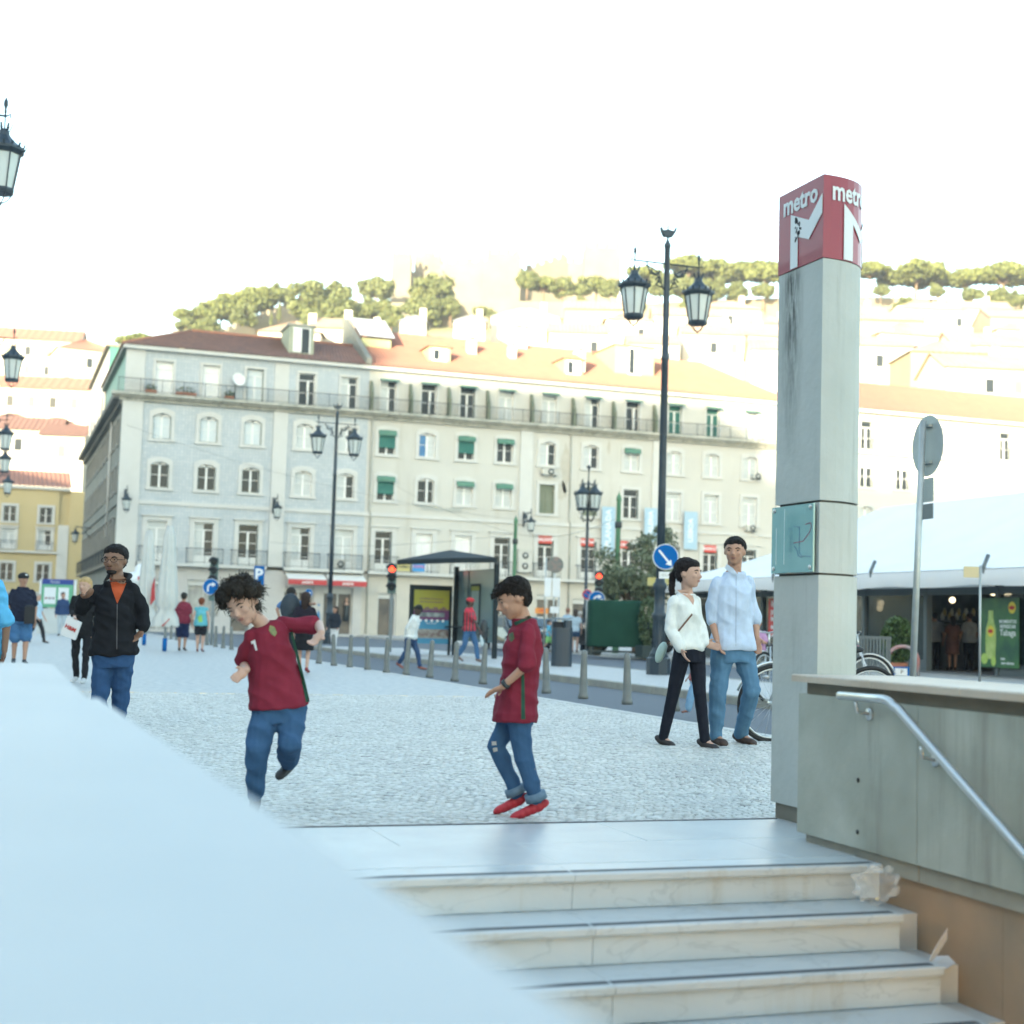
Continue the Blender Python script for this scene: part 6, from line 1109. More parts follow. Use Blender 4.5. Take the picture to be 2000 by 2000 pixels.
disk(.28, .52, .13, .15, m_lem, 'label_print', .005); disk(.28, .52, .10, .05, m_sr, 'label_band', .011); disk(.83, .86, .14, .15, m_lem, 'logo_print'); disk(.83, .86, .11, .05, m_sr, 'logo_band', .006); disk(.12, .12, .13, .14, m_lim, 'lime_print', .006); disk(.36, .09, .09, .13, m_lim, 'lime_print', .006)
for s_, u, v, sz in (('MOMENTOS', .72, .66, .12), ('REFRESCAR', .72, .59, .12), ('Tabaga', .72, .50, .22), ('bebe', .6, .13, .09), ('sem calorias', .72, .07, .10)):
    me = text_mesh(s_, sz, m_sw, .001, .002); me.transform(Matrix.Translation(pp(u, v)) @ RXF.to_4x4()); put('lettering', me, t2)
ya, yb = onX(1530, 1200, ZP).y, onX(1502, 1200, ZP).y; zA, zB = onX(1510, 1243, ZP).z, onX(1510, 1169, ZP).z
ya2, yb2 = ya, yb; t2 = tposter('red_poster', 'red poster with white lettering half hidden by the metro pillar', ya2, yb2, zA, zB, mat('poster red', (.55, .035, .03), .45))
for k, s_ in enumerate(('Rebuca', 'preco', 'Minuto', 'dados', 'Cadern')): me = text_mesh(s_, .28 if k < 2 else .2, m_sw, .001, .008, 'LEFT'); me.transform(Matrix.Translation((ZP - .022, yb2 - .15, zB - .18 - .25 * k)) @ RXF.to_4x4()); put('lettering', me, t2)
p = at(1897, 1117, 26); t = thing('stop_sign_board', 'small yellowish board on a post beside the tent valance', 'sign', (p.x, p.y, 0), rz=-YAW); b = MB(mat('board cream', (.55, .47, .28), .6)); b.bev(-.14, .13, -.02, .0, p.z - .1, p.z + .1, .01); b.build('board', t); b = MB(m_galv); b.tube([(.16, 0, 0), (.16, 0, p.z + .12)], .022, 8); b.build('post', t)
for px, lab in ((1274, 'yellow sign hanging under the tip of the tent valance'), (1308, 'yellow sign under the valance right of the lamp post')): p = at(px, 1136, 46); o = MB(MATS['sign yellow'] if 'sign yellow' in MATS else m_lem).box(p.x - .17, p.x + .17, p.y - .01, p.y + .01, p.z - .13, p.z + .13).build('yellow_tag'); tag(o, lab, 'sign', 'yellow valance signs')
# hedge planter, barrier, arch stand, shrub
p = at(1266, 1270, 49); t = thing('hedge_planter', 'tall dark hedge in a planter behind the lamp post', 'plant', (p.x, p.y, 0)); b = MB(MATS['stall frame']); b.box(-.35, .35, -.3, .3, 0, .4); b.build('planter', t); b = MB(m_leafd); bush(b, (0, 0, 1.2), (.36, .32, .85), 900, random.Random(4), m_leafd, .07); b.build('foliage', t)
t = thing('potted_shrub', 'bushy green shrub standing in front of the tent glazing', 'plant', tuple(at(1752, 1300, 37).xy) + (.01,)); b = MB(m_pot); b.lathe([(.2, 0), (.28, .3), (.25, .3)], 12); b.build('pot', t); b = MB(m_leafd); bush(b, (0, 0, .85), (.42, .4, .62), 1500, random.Random(6), mat('shrub leaves', (.035, .075, .02), .6, col2=(.07, .12, .03), scale=5), .06); b.build('foliage', t)
m_barr = mat('barrier grey', (.10, .13, .145), .5, metal=.2)
t = thing('barrier', 'grey corrugated steel barrier right of the metro pillar', 'barrier', tuple(at(1706, 1300, 35).xy) + (.01,), rz=-YAW)
b = MB(m_barr); b.box(-.42, .42, -.02, .0, .88, .95); b.box(-.42, .42, -.02, .0, .18, .24); b.build('rail', t)
for k in range(11): MB(m_barr).box(-.41 + .077 * k, -.37 + .077 * k, -.035, -.021, .2, .94).build('slat', t)
for x in (-.35, .35): MB(m_barr).box(x - .03, x + .03, 0.001, .04, 0, .9).build('foot', t)
p = at(1763, 1330, 36); m_arch = mat('faded red paint', (.42, .16, .14), .5, col2=(.30, .30, .32), scale=4, amt=.3); t = thing('parking_arch', 'faded red steel arch with a blue and white sticker panel', 'stand', (p.x, p.y, .01), rz=-YAW)
b = MB(m_arch); b.tube([(-.37, 0, 0), (-.37, 0, .4)] + [(-.37 * math.cos(a), 0, .4 + .32 * math.sin(a)) for a in np.linspace(.2, math.pi - .2, 12)] + [(.37, 0, .4), (.37, 0, 0)], .045, 10); b.build('arch', t); b = MB(m_sb); b.box(-.27, .27, -.03, -.01, -.0, .22); b.build('panel', t); b = MB(m_sw); b.box(-.2, .1, -.036, -.031, .0, .18); b.build('sticker', t); lettering('P', .14, m_iron, t, RYF, (-.03, -.038, .09))
# ---- bicycles
def bicycle(label, loc, rz, tilt, col, hub='bicycles'):
    t = thing('bicycle', label, 'bicycle', loc, group=hub); t.rotation_euler = (0, tilt, rz); R_ = .345; m = mat('bike paint' + str(col), col, .3, metal=.2, coat=.6); tr = mat('tyre rubber', (.02, .02, .02), .8)
    for y in (0, 1.05):
        b = MB(tr); b.tube([(0, y + R_ * math.cos(a), R_ + R_ * math.sin(a)) for a in np.linspace(0, 2 * math.pi, 41)], .021, 8, caps=False); wh = b.build('wheel', t); b = MB(m_steel); b.tube([(0, y + (R_ - .028) * math.cos(a), R_ + (R_ - .028) * math.sin(a)) for a in np.linspace(0, 2 * math.pi, 33)], .011, 5, caps=False); b.tube([(-.05, y, R_), (.05, y, R_)], .022, 8)
        for k in range(18): a = 2 * math.pi * k / 18; b.tube([(.015 * (-1) ** k, y, R_), (0, y + (R_ - .03) * math.cos(a), R_ + (R_ - .03) * math.sin(a))], .0016, 3)
        o = b.build('rim', None); o.parent = wh
    b = MB(m); hd = (0, .16, .82); bb = (0, .66, .28); st_ = (0, .80, .80)
    for a, c in ((hd, bb), (hd, (0, .78, .74)), (bb, st_)): b.tube([a, c], .018, 8)
    for s_ in (-1, 1): b.tube([bb, (s_ * .05, 1.05, R_)], .010, 6); b.tube([(0, .78, .74), (s_ * .05, 1.05, R_)], .009, 6)
    b.build('frame', t); b = MB(m_steel); 
    for s_ in (-1, 1): b.tube([(s_ * .02, .15, .78), (s_ * .05, .06, .5), (s_ * .05, 0, R_)], .013, 6)
    b.tube([(0, .16, .8), (0, .18, .98)], .014, 6); b.build('fork', t); b = MB(m_steel); b.tube([(-.29, .30, 1.0), (-.2, .2, 1.02), (0, .17, .98), (.2, .2, 1.02), (.29, .30, 1.0)], .012, 6); hb = b.build('handlebar', t)
    for s_ in (-1, 1): b = MB(tr); b.tube([(s_ * .29, .30, 1.0), (s_ * .2, .21, 1.018)], .018, 6); o = b.build('grip', None); o.parent = hb
    b = MB(tr); b.ball((0, .82, .86), (.07, .13, .035), 10, 6); b.tube([(0, .80, .79), (0, .81, .85)], .012, 6); b.build('saddle', t); b = MB(m_steel); b.X = Matrix.Translation((.04, .66, .28)) @ Euler((0, rad(90), 0)).to_matrix().to_4x4(); b.lathe([(.09, 0), (.09, .008)], 18); b.X = None; b.tube([(.05, .66, .28), (.06, .60, .13)], .009, 5); b.tube([(-.05, .66, .28), (-.06, .72, .43)], .009, 5); b.build('crank', t)
    b = MB(m_steel); b.tube([(-.02, R_ * 1.09 * math.cos(a) * -1, R_ + R_ * 1.09 * math.sin(a)) for a in np.linspace(.3, 1.9, 8)], .012, 5); b.build('mudguard', t); return t
p = G(1503, 1447); bicycle('bicycle parked behind the metro pillar, front wheel toward the walking couple', (p.x, p.y, 0), rad(-88), rad(6), (.05, .06, .07))
p = at(1500, 1330, 21); bicycle('black bicycle with its handlebar left of the pillar, beyond the big wheel', (p.x, p.y, 0), rad(-60), rad(-6), (.03, .03, .035)); p = at(1700, 1330, 21); bicycle('red bicycle right of the metro pillar, only its handlebar and stem clear of the wall', (p.x, p.y, 0), rad(75), rad(4), (.40, .03, .03))
# ================================================================== people
from mathutils.bvhtree import BVHTree
def remesh(mb, vox, m, name, parent, smooth=3, wr=0.0, wf=9.0, wz=1.0, seed=0, zmin=None):
    me = mb.mesh('tmp'); o = bpy.data.objects.new('tmp', me); COL.objects.link(o)
    r = o.modifiers.new('r', 'REMESH'); r.mode = 'VOXEL'; r.voxel_size = vox
    if smooth: s = o.modifiers.new('s', 'SMOOTH'); s.iterations = smooth; s.factor = .5
    n = bpy.data.meshes.new_from_object(o.evaluated_get(bpy.context.evaluated_depsgraph_get())); bpy.data.objects.remove(o); bpy.data.meshes.remove(me)
    n.materials.clear(); n.materials.append(m); n.polygons.foreach_set('use_smooth', [True] * len(n.polygons)); n.name = name
    if wr:
        of = Vector((seed * 3.1, seed * 1.7, 0)); nn = [v.normal.copy() for v in n.vertices]
        for v, q in zip(n.vertices, nn):
            p = v.co; pz = p.z + .35 * p.x; k = .9 * (.22 - abs(noise.noise(Vector((p.x * wf * .8, p.y * wf * .8, pz * wf * wz)) + of))) * 2 + .45 * noise.noise(Vector((p.x * wf * 2.3, p.y * wf * 2.3, pz * wf * wz * 2.1)) - of); v.co = p + q * (k * wr)
    if zmin is not None:
        for v in n.vertices: v.co.z = max(v.co.z, zmin)
    n.update(); return put(name, n, parent)
def loft(mb, rings, n=16):
    vs = []
    for c, a, b_ in rings:
        for j in range(n): t = 2 * math.pi * j / n; ct, st = math.cos(t), math.sin(t); vs.append(c + a * math.copysign(abs(ct) ** .85, ct) + b_ * math.copysign(abs(st) ** .85, st))
    k = len(rings); mb.add(vs, [(i * n + j, i * n + (j + 1) % n, (i + 1) * n + (j + 1) % n, (i + 1) * n + j) for i in range(k - 1) for j in range(n)] + [tuple(range(n))[::-1], tuple((k - 1) * n + j for j in range(n))], True)
def limb(mb, pts, rs, n=12):
    pts = [Vector(p) for p in pts]; P = []; R = []
    for i in range(len(pts) - 1):
        for k in range(4): t = k / 4; P.append(pts[i].lerp(pts[i + 1], t)); R.append(rs[i] + (rs[i + 1] - rs[i]) * t)
    P.append(pts[-1]); R.append(rs[-1]); mb.tube(P, R, n)
    for p, r in zip(pts, rs): mb.ball(p, r, 10, 8)
def hand(mb, w_, tip, nrm, s, curl=.5, side=1):
    """palm and five fingers from the wrist towards tip; nrm: the way the palm faces"""
    d = (Vector(tip) - Vector(w_)).normalized(); nrm = (Vector(nrm) - d * Vector(nrm).dot(d)).normalized(); a = d.cross(nrm) * side
    R3 = Matrix((a, nrm, d)).transposed(); mb.ball(Vector(w_) + d * .045 * s, (.040 * s, .016 * s, .052 * s), 12, 8, R3); mb.ball(Vector(w_), (.024 * s, .018 * s, .03 * s), 8, 6, R3)
    for k, (o_, L) in enumerate(((-.030, .068), (-.010, .078), (.010, .074), (.028, .058))):
        p = Vector(w_) + d * .082 * s + a * o_ * s; dd = d.copy(); pts = [p]
        for q in range(3): dd = (dd + nrm * curl * (.55 + .12 * k)).normalized(); p = p + dd * L * s * (.45, .32, .25)[q]; pts.append(p)
        mb.tube(pts, [.0095 * s, .009 * s, .0085 * s, .007 * s], 8)
    p = Vector(w_) + d * .025 * s - a * .030 * s; mb.tube([p, p + (d * .6 - a * .8 + nrm * .3).normalized() * .035 * s, p + (d * 1.2 - a * .7 + nrm * .8).normalized() * .06 * s], [.013 * s, .011 * s, .008 * s], 8)
def skinmat(k): return mat('skin ' + k, {'fair': (.50, .33, .25), 'tan': (.42, .25, .175), 'brown': (.21, .12, .08), 'dark': (.055, .035, .028)}[k], .5, col2={'fair': (.52, .31, .24), 'tan': (.44, .24, .165), 'brown': (.24, .13, .085), 'dark': (.07, .045, .035)}[k], scale=14, amt=.6, spec=.4)
def fdir(yaw, pitch=0, roll=0):
    f = (-_f0) * math.cos(rad(yaw)) + _r0 * math.sin(rad(yaw)); side = Vector((0, 0, 1)).cross(f).normalized()     # side: the person's left
    f2 = f * math.cos(rad(pitch)) - Vector((0, 0, 1)) * math.sin(rad(pitch)); u = side.cross(f2) * -1
    u = f2.cross(side).normalized(); R = Matrix.Rotation(rad(roll), 3, f2); return f2, R @ side, R @ u
def person(label, J, sp, face=(0, 0, 0), body=0, group=None, vox=.009, feat=None):
    """J: joints in world space; sp: clothes; face/body: the way head and chest turn (0 = towards the camera)"""
    J = {k: Vector(v) for k, v in J.items()}; hp = (J['hpL'] + J['hpR']) / 2; nk = J['neck']; H = sp['H']; base = (J['toL'] + J['toR']) / 2
    t = thing('person', label, 'person', (base.x, base.y, 0), group=group, world=True); sk = skinmat(sp.get('skin', 'fair')); w_ = sp.get('w', 1.0)
    lat_s = (J['shL'] - J['shR']); lat_h = (J['hpL'] - J['hpR']); up = (nk - hp).normalized(); fb, _, _ = fdir(body)
    def fr(l): q = l.normalized().cross(up).normalized(); return q if q.dot(fb) > 0 else -q
    shc = (J['shL'] + J['shR']) / 2; ls = lat_s.normalized(); lh = lat_h.normalized() if lat_h.length > 1e-4 else ls; fs, fh = fr(ls), fr(lh); lm = (ls + lh).normalized(); fm = (fs + fh).normalized()
    for q in 'LR': J['sh' + q] = J['sh' + q].lerp(shc, .13) - up * .003 * H
    a_s = lat_s.length / 2; a_h = max(lat_h.length / 2 + .045 * H, .08 * H) * w_
    def torso(mb, g=0.0, lo=-.03, hemw=1.0, top=True, neckr=1.0):
        P = lambda q: hp.lerp(shc, q); g0 = g; g = max(g, sp['bot'][3] + .014 * H) if g > 0 and 'bot' in sp else g
        rg = [(hp + up * (lo * H), lh * (a_h + g) * .93 * hemw, fh * (.062 * H * w_ + g) * hemw)]
        if lo < -.05: rg.append((hp + up * (lo * .4 * H), lh * (a_h + g) * hemw, fh * (.066 * H * w_ + g) * hemw))
        rg += [(hp + up * .02 * H, lh * (a_h + g), fh * (.067 * H * w_ + g)), (P(.38), lm * (a_h * .90 + g0), fm * (.060 * H * w_ + g0))]
        g = g0; rg += [(P(.72), ls * (a_s * .86 + g), fs * (.068 * H * w_ + g)), (P(.92), ls * (a_s * .88 + g * .6), fs * (.058 * H + g * .8)), (P(1.03), ls * (a_s * .66 + g * .5), fs * (.045 * H + g * .6)), (shc.lerp(nk, .8), ls * (.045 * H * neckr + g), fs * (.042 * H * neckr + g))]
        loft(mb, rg)
    s = H / 1.75; armr = [.043 * s * sp.get('arm', 1), .037 * s * sp.get('arm', 1), .026 * s]; legr = [.085 * s * w_, .054 * s * w_, .036 * s]
    # ---- body: one continuous skin
    b = MB(sk); torso(b, -.010 * s); f, sd_, u = fdir(*face); hs = sp.get('hs', 1.0) * (.112 if H > 1.4 else .104); hc = J['head']
    R3 = Matrix((sd_, f, u)).transposed(); L2W = lambda x, y, z_: hc + sd_ * x * hs + f * y * hs + u * z_ * hs
    b.ball(L2W(0, -.12, .16), (.74 * hs, .90 * hs, .80 * hs), 16, 12, R3); b.ball(L2W(0, .12, -.28), (.60 * hs, .66 * hs, .66 * hs), 14, 10, R3); b.ball(L2W(0, .42, -.72), (.30 * hs, .28 * hs, .24 * hs), 10, 8, R3); b.ball(L2W(0, .30, -.48), (.46 * hs, .42 * hs, .40 * hs), 10, 8, R3)
    b.tube([L2W(0, .70, .12), L2W(0, .90, -.22), L2W(0, .80, -.28)], [.07 * hs, .13 * hs, .10 * hs], 8); b.ball(L2W(0, .70, -.48), (.20 * hs, .09 * hs, .09 * hs), 8, 6, R3); b.ball(L2W(0, .62, .26), (.5 * hs, .16 * hs, .10 * hs), 8, 6, R3)
    for k in (-1, 1): b.ball(L2W(k * .73, -.10, -.08), (.07 * hs, .15 * hs, .22 * hs), 8, 6, R3); b.ball(L2W(k * .34, .58, -.18), (.2 * hs, .16 * hs, .18 * hs), 8, 6, R3)
    nf = 1.14 if 'man' in label.split()[:5] and H > 1.5 else 1; limb(b, [shc.lerp(nk, .2), nk, L2W(0, -.18, -.5)], [.062 * s * nf, .054 * s * nf, .053 * s * nf])
    for q in 'LR':
        limb(b, [J['sh' + q], J['el' + q], J['wr' + q]], [armr[0] * .82] + armr[1:]); ht = J.get('ha' + q, J['wr' + q] + (J['wr' + q] - J['el' + q]).normalized() * .1)
        if vox < .014: hand(b, J['wr' + q], ht, sp.get('palm' + q, fb + (-1 if q == 'L' else 1) * ls), s * 1.0, sp.get('curl', .35), 1 if q == 'L' else -1)
        else: b.ball(J['wr' + q] + (ht - J['wr' + q]).normalized() * .05 * s, .038 * s, 8, 6); b.tube([J['wr' + q], J['wr' + q] + (ht - J['wr' + q]).normalized() * .16 * s], .022 * s, 6)
        limb(b, [J['hp' + q] + up * .01, J['kn' + q], J['an' + q]], legr); kn, an = J['kn' + q], J['an' + q]; b.ball(kn.lerp(an, .3) - fb * .012 * s, (.055 * s * w_,) * 3, 8, 6); limb(b, [an, J['to' + q]], [.036 * s, .026 * s] if sp.get('sandal') else [.022 * s, .010 * s], 8)
    bo = remesh(b, vox, sk, 'body', t, 2)
    # ---- clothes
    def col(name, c, **k): return mat(name, c, .85, col2=tuple(min(1, x * 1.35 + .004) for x in c), scale=sp.get('cs', 14), amt=.7, bump=.15, bscale=300, spec=.15, **k)
    out = {'body': bo, 'root': t}
    if 'top' in sp:
        nm, c, sl, g, lo, hw = sp['top']; b = MB(); torso(b, g, lo, hw, neckr=sp.get('nr', .9))
        for q in 'LR':
            sh, el, wr_ = J['sh' + q], J['el' + q], J['wr' + q]; e = min(g, .014) * .8 + sp.get('sg', .006) * .6
            if sl <= 1: limb(b, [sh, sh.lerp(el, sl)], [armr[0] + e * .4, armr[1] + e * 1.6])
            else: limb(b, [sh, el, el.lerp(wr_, sl - 1)], [armr[0] + e * .4, armr[1] + e * 1.1, armr[2] + e * 1.5])
        out['top'] = remesh(b, vox, col(sp.get('tm', nm + ' cloth ' + str(c)), c), nm, t, 1, sp.get('wa', .018) * s, 6, sp.get('wz', 1.8), len(label))
    if 'bot' in sp:
        nm, c, ln, g = sp['bot']; g = max(g, vox * .85); b = MB(); loft(b, [(hp - up * .06 * H, lh * (a_h + g) * .9, fh * (.066 * H * w_ + g)), (hp + up * .01 * H, lh * (a_h + g), fh * (.07 * H * w_ + g)), (hp + up * .055 * H, lh * (a_h + g) * .95, fh * (.064 * H * w_ + g))])
        if nm in ('skirt', 'dress_skirt'):
            kc = (J['knL'] + J['knR']) / 2; c2 = hp.lerp(kc, ln); loft(b, [(hp, lh * (a_h + g), fh * (.075 * H + g)), (hp.lerp(c2, .5), lh * (a_h * 1.12 + g), fh * (.1 * H + g)), (c2, lh * (a_h * 1.18 + g), fh * (.115 * H + g))])
        else:
            for q in 'LR':
                h_, kn, an = J['hp' + q], J['kn' + q], J['an' + q]; l = sp.get('flare', 1.0)
                if ln <= 1: limb(b, [h_, h_.lerp(kn, ln)], [legr[0] + g, legr[1] + g * 2.2 + .01])
                else: limb(b, [h_, kn, kn.lerp(an, ln - 1)], [legr[0] + g, legr[1] + g * 1.2, legr[2] + g * 1.3 * l])
        out['bot'] = remesh(b, vox, col(sp.get('bm', nm + ' cloth ' + str(c)), c), nm, t, 1, .013 * s * sp.get('bw', 1), 6, 1.5, len(label) + 5)
    # ---- shoes
    for q in 'LR':
        an, to = J['an' + q], J['to' + q]; d = (to - an); dh = d.normalized(); b = MB(); up2 = Vector((0, 0, 1)) if abs(dh.z) < .8 else fb; sdv = dh.cross(up2).normalized(); dn = sdv.cross(dh).normalized(); dn = -dn if dn.dot(up2) > 0 else dn
        R_ = Matrix((sdv, dh, -dn)).transposed(); hl = an - dh * .035 * s + dn * .028 * s
        b.ball(hl, (.036 * s, .045 * s, .032 * s), 10, 8, R_); [b.ball(hl.lerp(to, q_) + dn * .006 * s * q_, (.042 * s, .05 * s, (.046 - .014 * q_) * s), 10, 8, R_) for q_ in (.2, .4, .6, .8)]; b.ball(to, (.046 * s, .055 * s, .029 * s), 10, 8, R_)
        if sp.get('shoeh', 1): b.ball(an + dn * .005, (.043 * s, .05 * s, .045 * s), 10, 8, R_)
        sc_ = sp.get('shoe', (.03, .03, .035)); remesh(b, vox * .9, mat('shoe ' + str(sc_), sc_, .6, col2=tuple(x * .7 for x in sc_), scale=20), 'sandal' if sp.get('sandal') else 'shoe', t, 2)
    # ---- hair
    hk = sp.get('hair', 'short'); hcx = sp.get('hc', (.02, .016, .014)); hm = mat('hair ' + str(hcx), hcx, .55, col2=tuple(x * 2.2 + .004 for x in hcx), scale=40, amt=.5, bump=.8, bscale=160, spec=.2); b = MB(); rr = random.Random(len(label))
    if hk != 'bald':
        b.ball(L2W(0, -.25, .36), (.82 * hs, .87 * hs, .76 * hs), 16, 12, R3)
        if hk in ('short', 'pony', 'boy'): b.ball(L2W(0, .10, .64), (.64 * hs, .62 * hs, .38 * hs), 14, 10, R3)
        if hk in ('short', 'boy'): b.ball(L2W(0, -.45, -.02), (.66 * hs, .60 * hs, .62 * hs), 12, 8, R3)
        if hk == 'boy':
            b.ball(L2W(0, .15, .62), (.72 * hs, .62 * hs, .42 * hs), 12, 8, R3); b.ball(L2W(0, .55, .58), (.6 * hs, .32 * hs, .22 * hs), 10, 8, R3); b.ball(L2W(0, .74, .52), (.42 * hs, .24 * hs, .16 * hs), 8, 6, R3)
        if hk == 'pony': b.ball(L2W(0, .18, .52), (.66 * hs, .5 * hs, .36 * hs), 12, 8, R3); b.ball(L2W(0, -.45, -.05), (.72 * hs, .58 * hs, .62 * hs), 12, 8, R3); limb(b, [L2W(.0, -.95, .2), L2W(.1, -1.3, -.2), L2W(.1, -1.3, -1.2), L2W(.1, -1.2, -1.9)], [.20 * hs, .24 * hs, .22 * hs, .08 * hs])
        if hk == 'long': b.ball(L2W(0, .12, .55), (.70 * hs, .6 * hs, .42 * hs), 12, 8, R3); limb(b, [L2W(0, -.5, .2), L2W(0, -.55, -.6), L2W(0, -.5, -1.5)], [.75 * hs, .72 * hs, .5 * hs])
        if hk == 'curly':
            for k in range(90):
                q = Vector((rr.gauss(0, 1), rr.gauss(0, 1), rr.gauss(0, 1))).normalized(); q.z = abs(q.z) * 1.0 if q.y > .1 else q.z
                if q.y > .35 and q.z < .55: continue
                b.ball(L2W(q.x * .98, -.12 + q.y * .92, .34 + q.z * .80), hs * rr.uniform(.22, .36), 7, 5)
        ho = remesh(b, vox * .8, hm, 'hair', t, 1, (.009 if hk == 'boy' else .006) * s if hk != 'curly' else .012 * s, 38 if hk != 'curly' else 30, 1, 3)
        if hk in ('curly', 'boy', 'short', 'pony') and vox < .012:
            st_ = MB(hm); nV = [(v.co.copy(), v.normal.copy()) for v in ho.data.vertices]
            for k in range(900 if hk == 'curly' else 1100):
                p, n_ = nV[rr.randrange(len(nV))]; lp = (p - hc) / hs
                if lp.dot(f) > .30 and lp.dot(u) < .42: continue
                d1 = (n_ + Vector((rr.gauss(0, .6), rr.gauss(0, .6), rr.gauss(0, .6)))).normalized(); L = rr.uniform(.012, .030) if hk == 'curly' else rr.uniform(.006, .013); e = Vector((rr.gauss(0, 1), rr.gauss(0, 1), rr.gauss(0, 1))).normalized() * L * .6
                if hk != 'curly': d1 = (n_ * .45 + (f * .8 if hk == 'boy' else -f * .5 - u * .3 if hk == 'pony' else f * .3 + u * .3)).normalized(); e = e * .3; L *= 1.0 if hk != 'short' else .7
                st_.tube([p - n_ * .004, p + d1 * L * .5 + e * .4, p + d1 * L + e - Vector((0, 0, L * .3))], [.0022, .002, .0008], 3, caps=False)
            st_.build('hair_strands', t, kind='stuff')
    if hk == 'cap' or sp.get('cap'):
        cc_ = sp['cap']; b = MB(mat('cap ' + str(cc_), cc_, .8)); b.ball(L2W(0, -.10, .46), (.86 * hs, .98 * hs, .66 * hs), 16, 10, R3); b.ball(L2W(0, .98, .34), (.55 * hs, .5 * hs, .06 * hs), 12, 6, R3); b.build('cap', t)
        if sp.get('capmark'): b = MB(m_sw); b.ball(L2W(.15, .74, .72), (.22 * hs, .06 * hs, .16 * hs), 8, 6, R3); b.build('cap_badge', t)
    # ---- face
    if vox < .014:
        m_e = mat('eye dark', (.018, .012, .01), .2); m_br = mat('brow ' + str(hcx), tuple(x * 1.2 for x in hcx), .9); m_lip = mat('lips ' + sp.get('skin', 'fair'), {'fair': (.34, .16, .14), 'tan': (.25, .12, .095), 'brown': (.14, .065, .055), 'dark': (.07, .03, .03)}[sp.get('skin', 'fair')], .4)
        for k in (-1, 1):
            b = MB(mat('eye white', (.16, .13, .12), .5)); b.ball(L2W(k * .30, .64, .05), (.11 * hs, .05 * hs, .036 * hs), 8, 6, R3); e = b.build('eye', t); b = MB(m_e); b.ball(L2W(k * .30, .675, .05), (.065 * hs, .03 * hs, .045 * hs), 8, 6, R3); o = b.build('iris', None); o.parent = e
            b = MB(m_br); b.tube([L2W(k * .14, .74, .20), L2W(k * .32, .72, .26), L2W(k * .48, .60, .18)], [.03 * hs, .04 * hs, .015 * hs], 6); b.build('eyebrow', t)
        b = MB(m_lip); b.ball(L2W(0, .765, -.46), (.20 * hs, .06 * hs, .038 * hs), 8, 6, R3); b.ball(L2W(0, .755, -.53), (.17 * hs, .06 * hs, .04 * hs), 8, 6, R3); b.build('lips', t)
        if sp.get('beard'): b = MB(m_br); b.ball(L2W(0, .45, -.74), (.35 * hs, .31 * hs, .20 * hs), 12, 8, R3); b.ball(L2W(0, .775, -.37), (.22 * hs, .045 * hs, .035 * hs), 8, 6, R3); b.build('beard', t)
        if sp.get('glasses'):
            b = MB(m_e)
            for k in (-1, 1): c_ = L2W(k * .32, .80, .03); b.tube([c_ + sd_ * .24 * hs * math.cos(a) + u * .15 * hs * math.sin(a) for a in np.linspace(0, 2 * math.pi, 17)], .018 * hs, 5, caps=False); b.tube([L2W(k * .56, .78, .05), L2W(k * .78, .0, .05)], .018 * hs, 5)
            b.tube([L2W(-.08, .86, .05), L2W(.08, .86, .05)], .016 * hs, 5); b.build('glasses', t)
    out['L2W'] = L2W; out['hs'] = hs; return out
def decal(tgt, poly, m, name, parent, off=.004, step=4.0):
    """a flat print or trim laid on the surface, outline given where it is seen in the photograph"""
    trees = [BVHTree.FromPolygons([v.co.copy() for v in o.data.vertices], [tuple(p.vertices) for p in o.data.polygons]) for o in tgt]
    bm = bmesh.new(); vs = [bm.verts.new((x, y, 0)) for x, y in poly]; bm.faces.new(vs).normal_update(); bmesh.ops.triangulate(bm, faces=bm.faces)
    for _ in range(4):
        es = [e for e in bm.edges if e.calc_length() > step]
        if not es: break
        bmesh.ops.subdivide_edges(bm, edges=es, cuts=1); bmesh.ops.triangulate(bm, faces=bm.faces)
    hit = {}; ds = []
    for v in bm.verts:
        d = ray(v.co.x, v.co.y); ln = d.length; best = None
        for tr in trees:
            h = tr.ray_cast(CAM, d.normalized())
            if h[0] is not None and (best is None or h[3] < best): best = h[3]
        hit[v] = best
        if best: ds.append(best)
    if not ds: bm.free(); return None
    dm = sum(ds) / len(ds)
    for v in bm.verts: d = ray(v.co.x, v.co.y).normalized(); v.co = CAM + d * ((hit[v] if hit[v] and abs(hit[v] - dm) < .25 else dm) - off)
    me = bpy.data.meshes.new(name); bm.to_mesh(me); bm.free(); me.materials.append(m); me.polygons.foreach_set('use_smooth', [True] * len(me.polygons)); return put(name, me, parent)
def PX_(Z, d):      # joints from where they are seen, at a depth
    return {k: at(v[0], v[1], Z + (v[2] if len(v) > 2 else 0)) for k, v in d.items()}
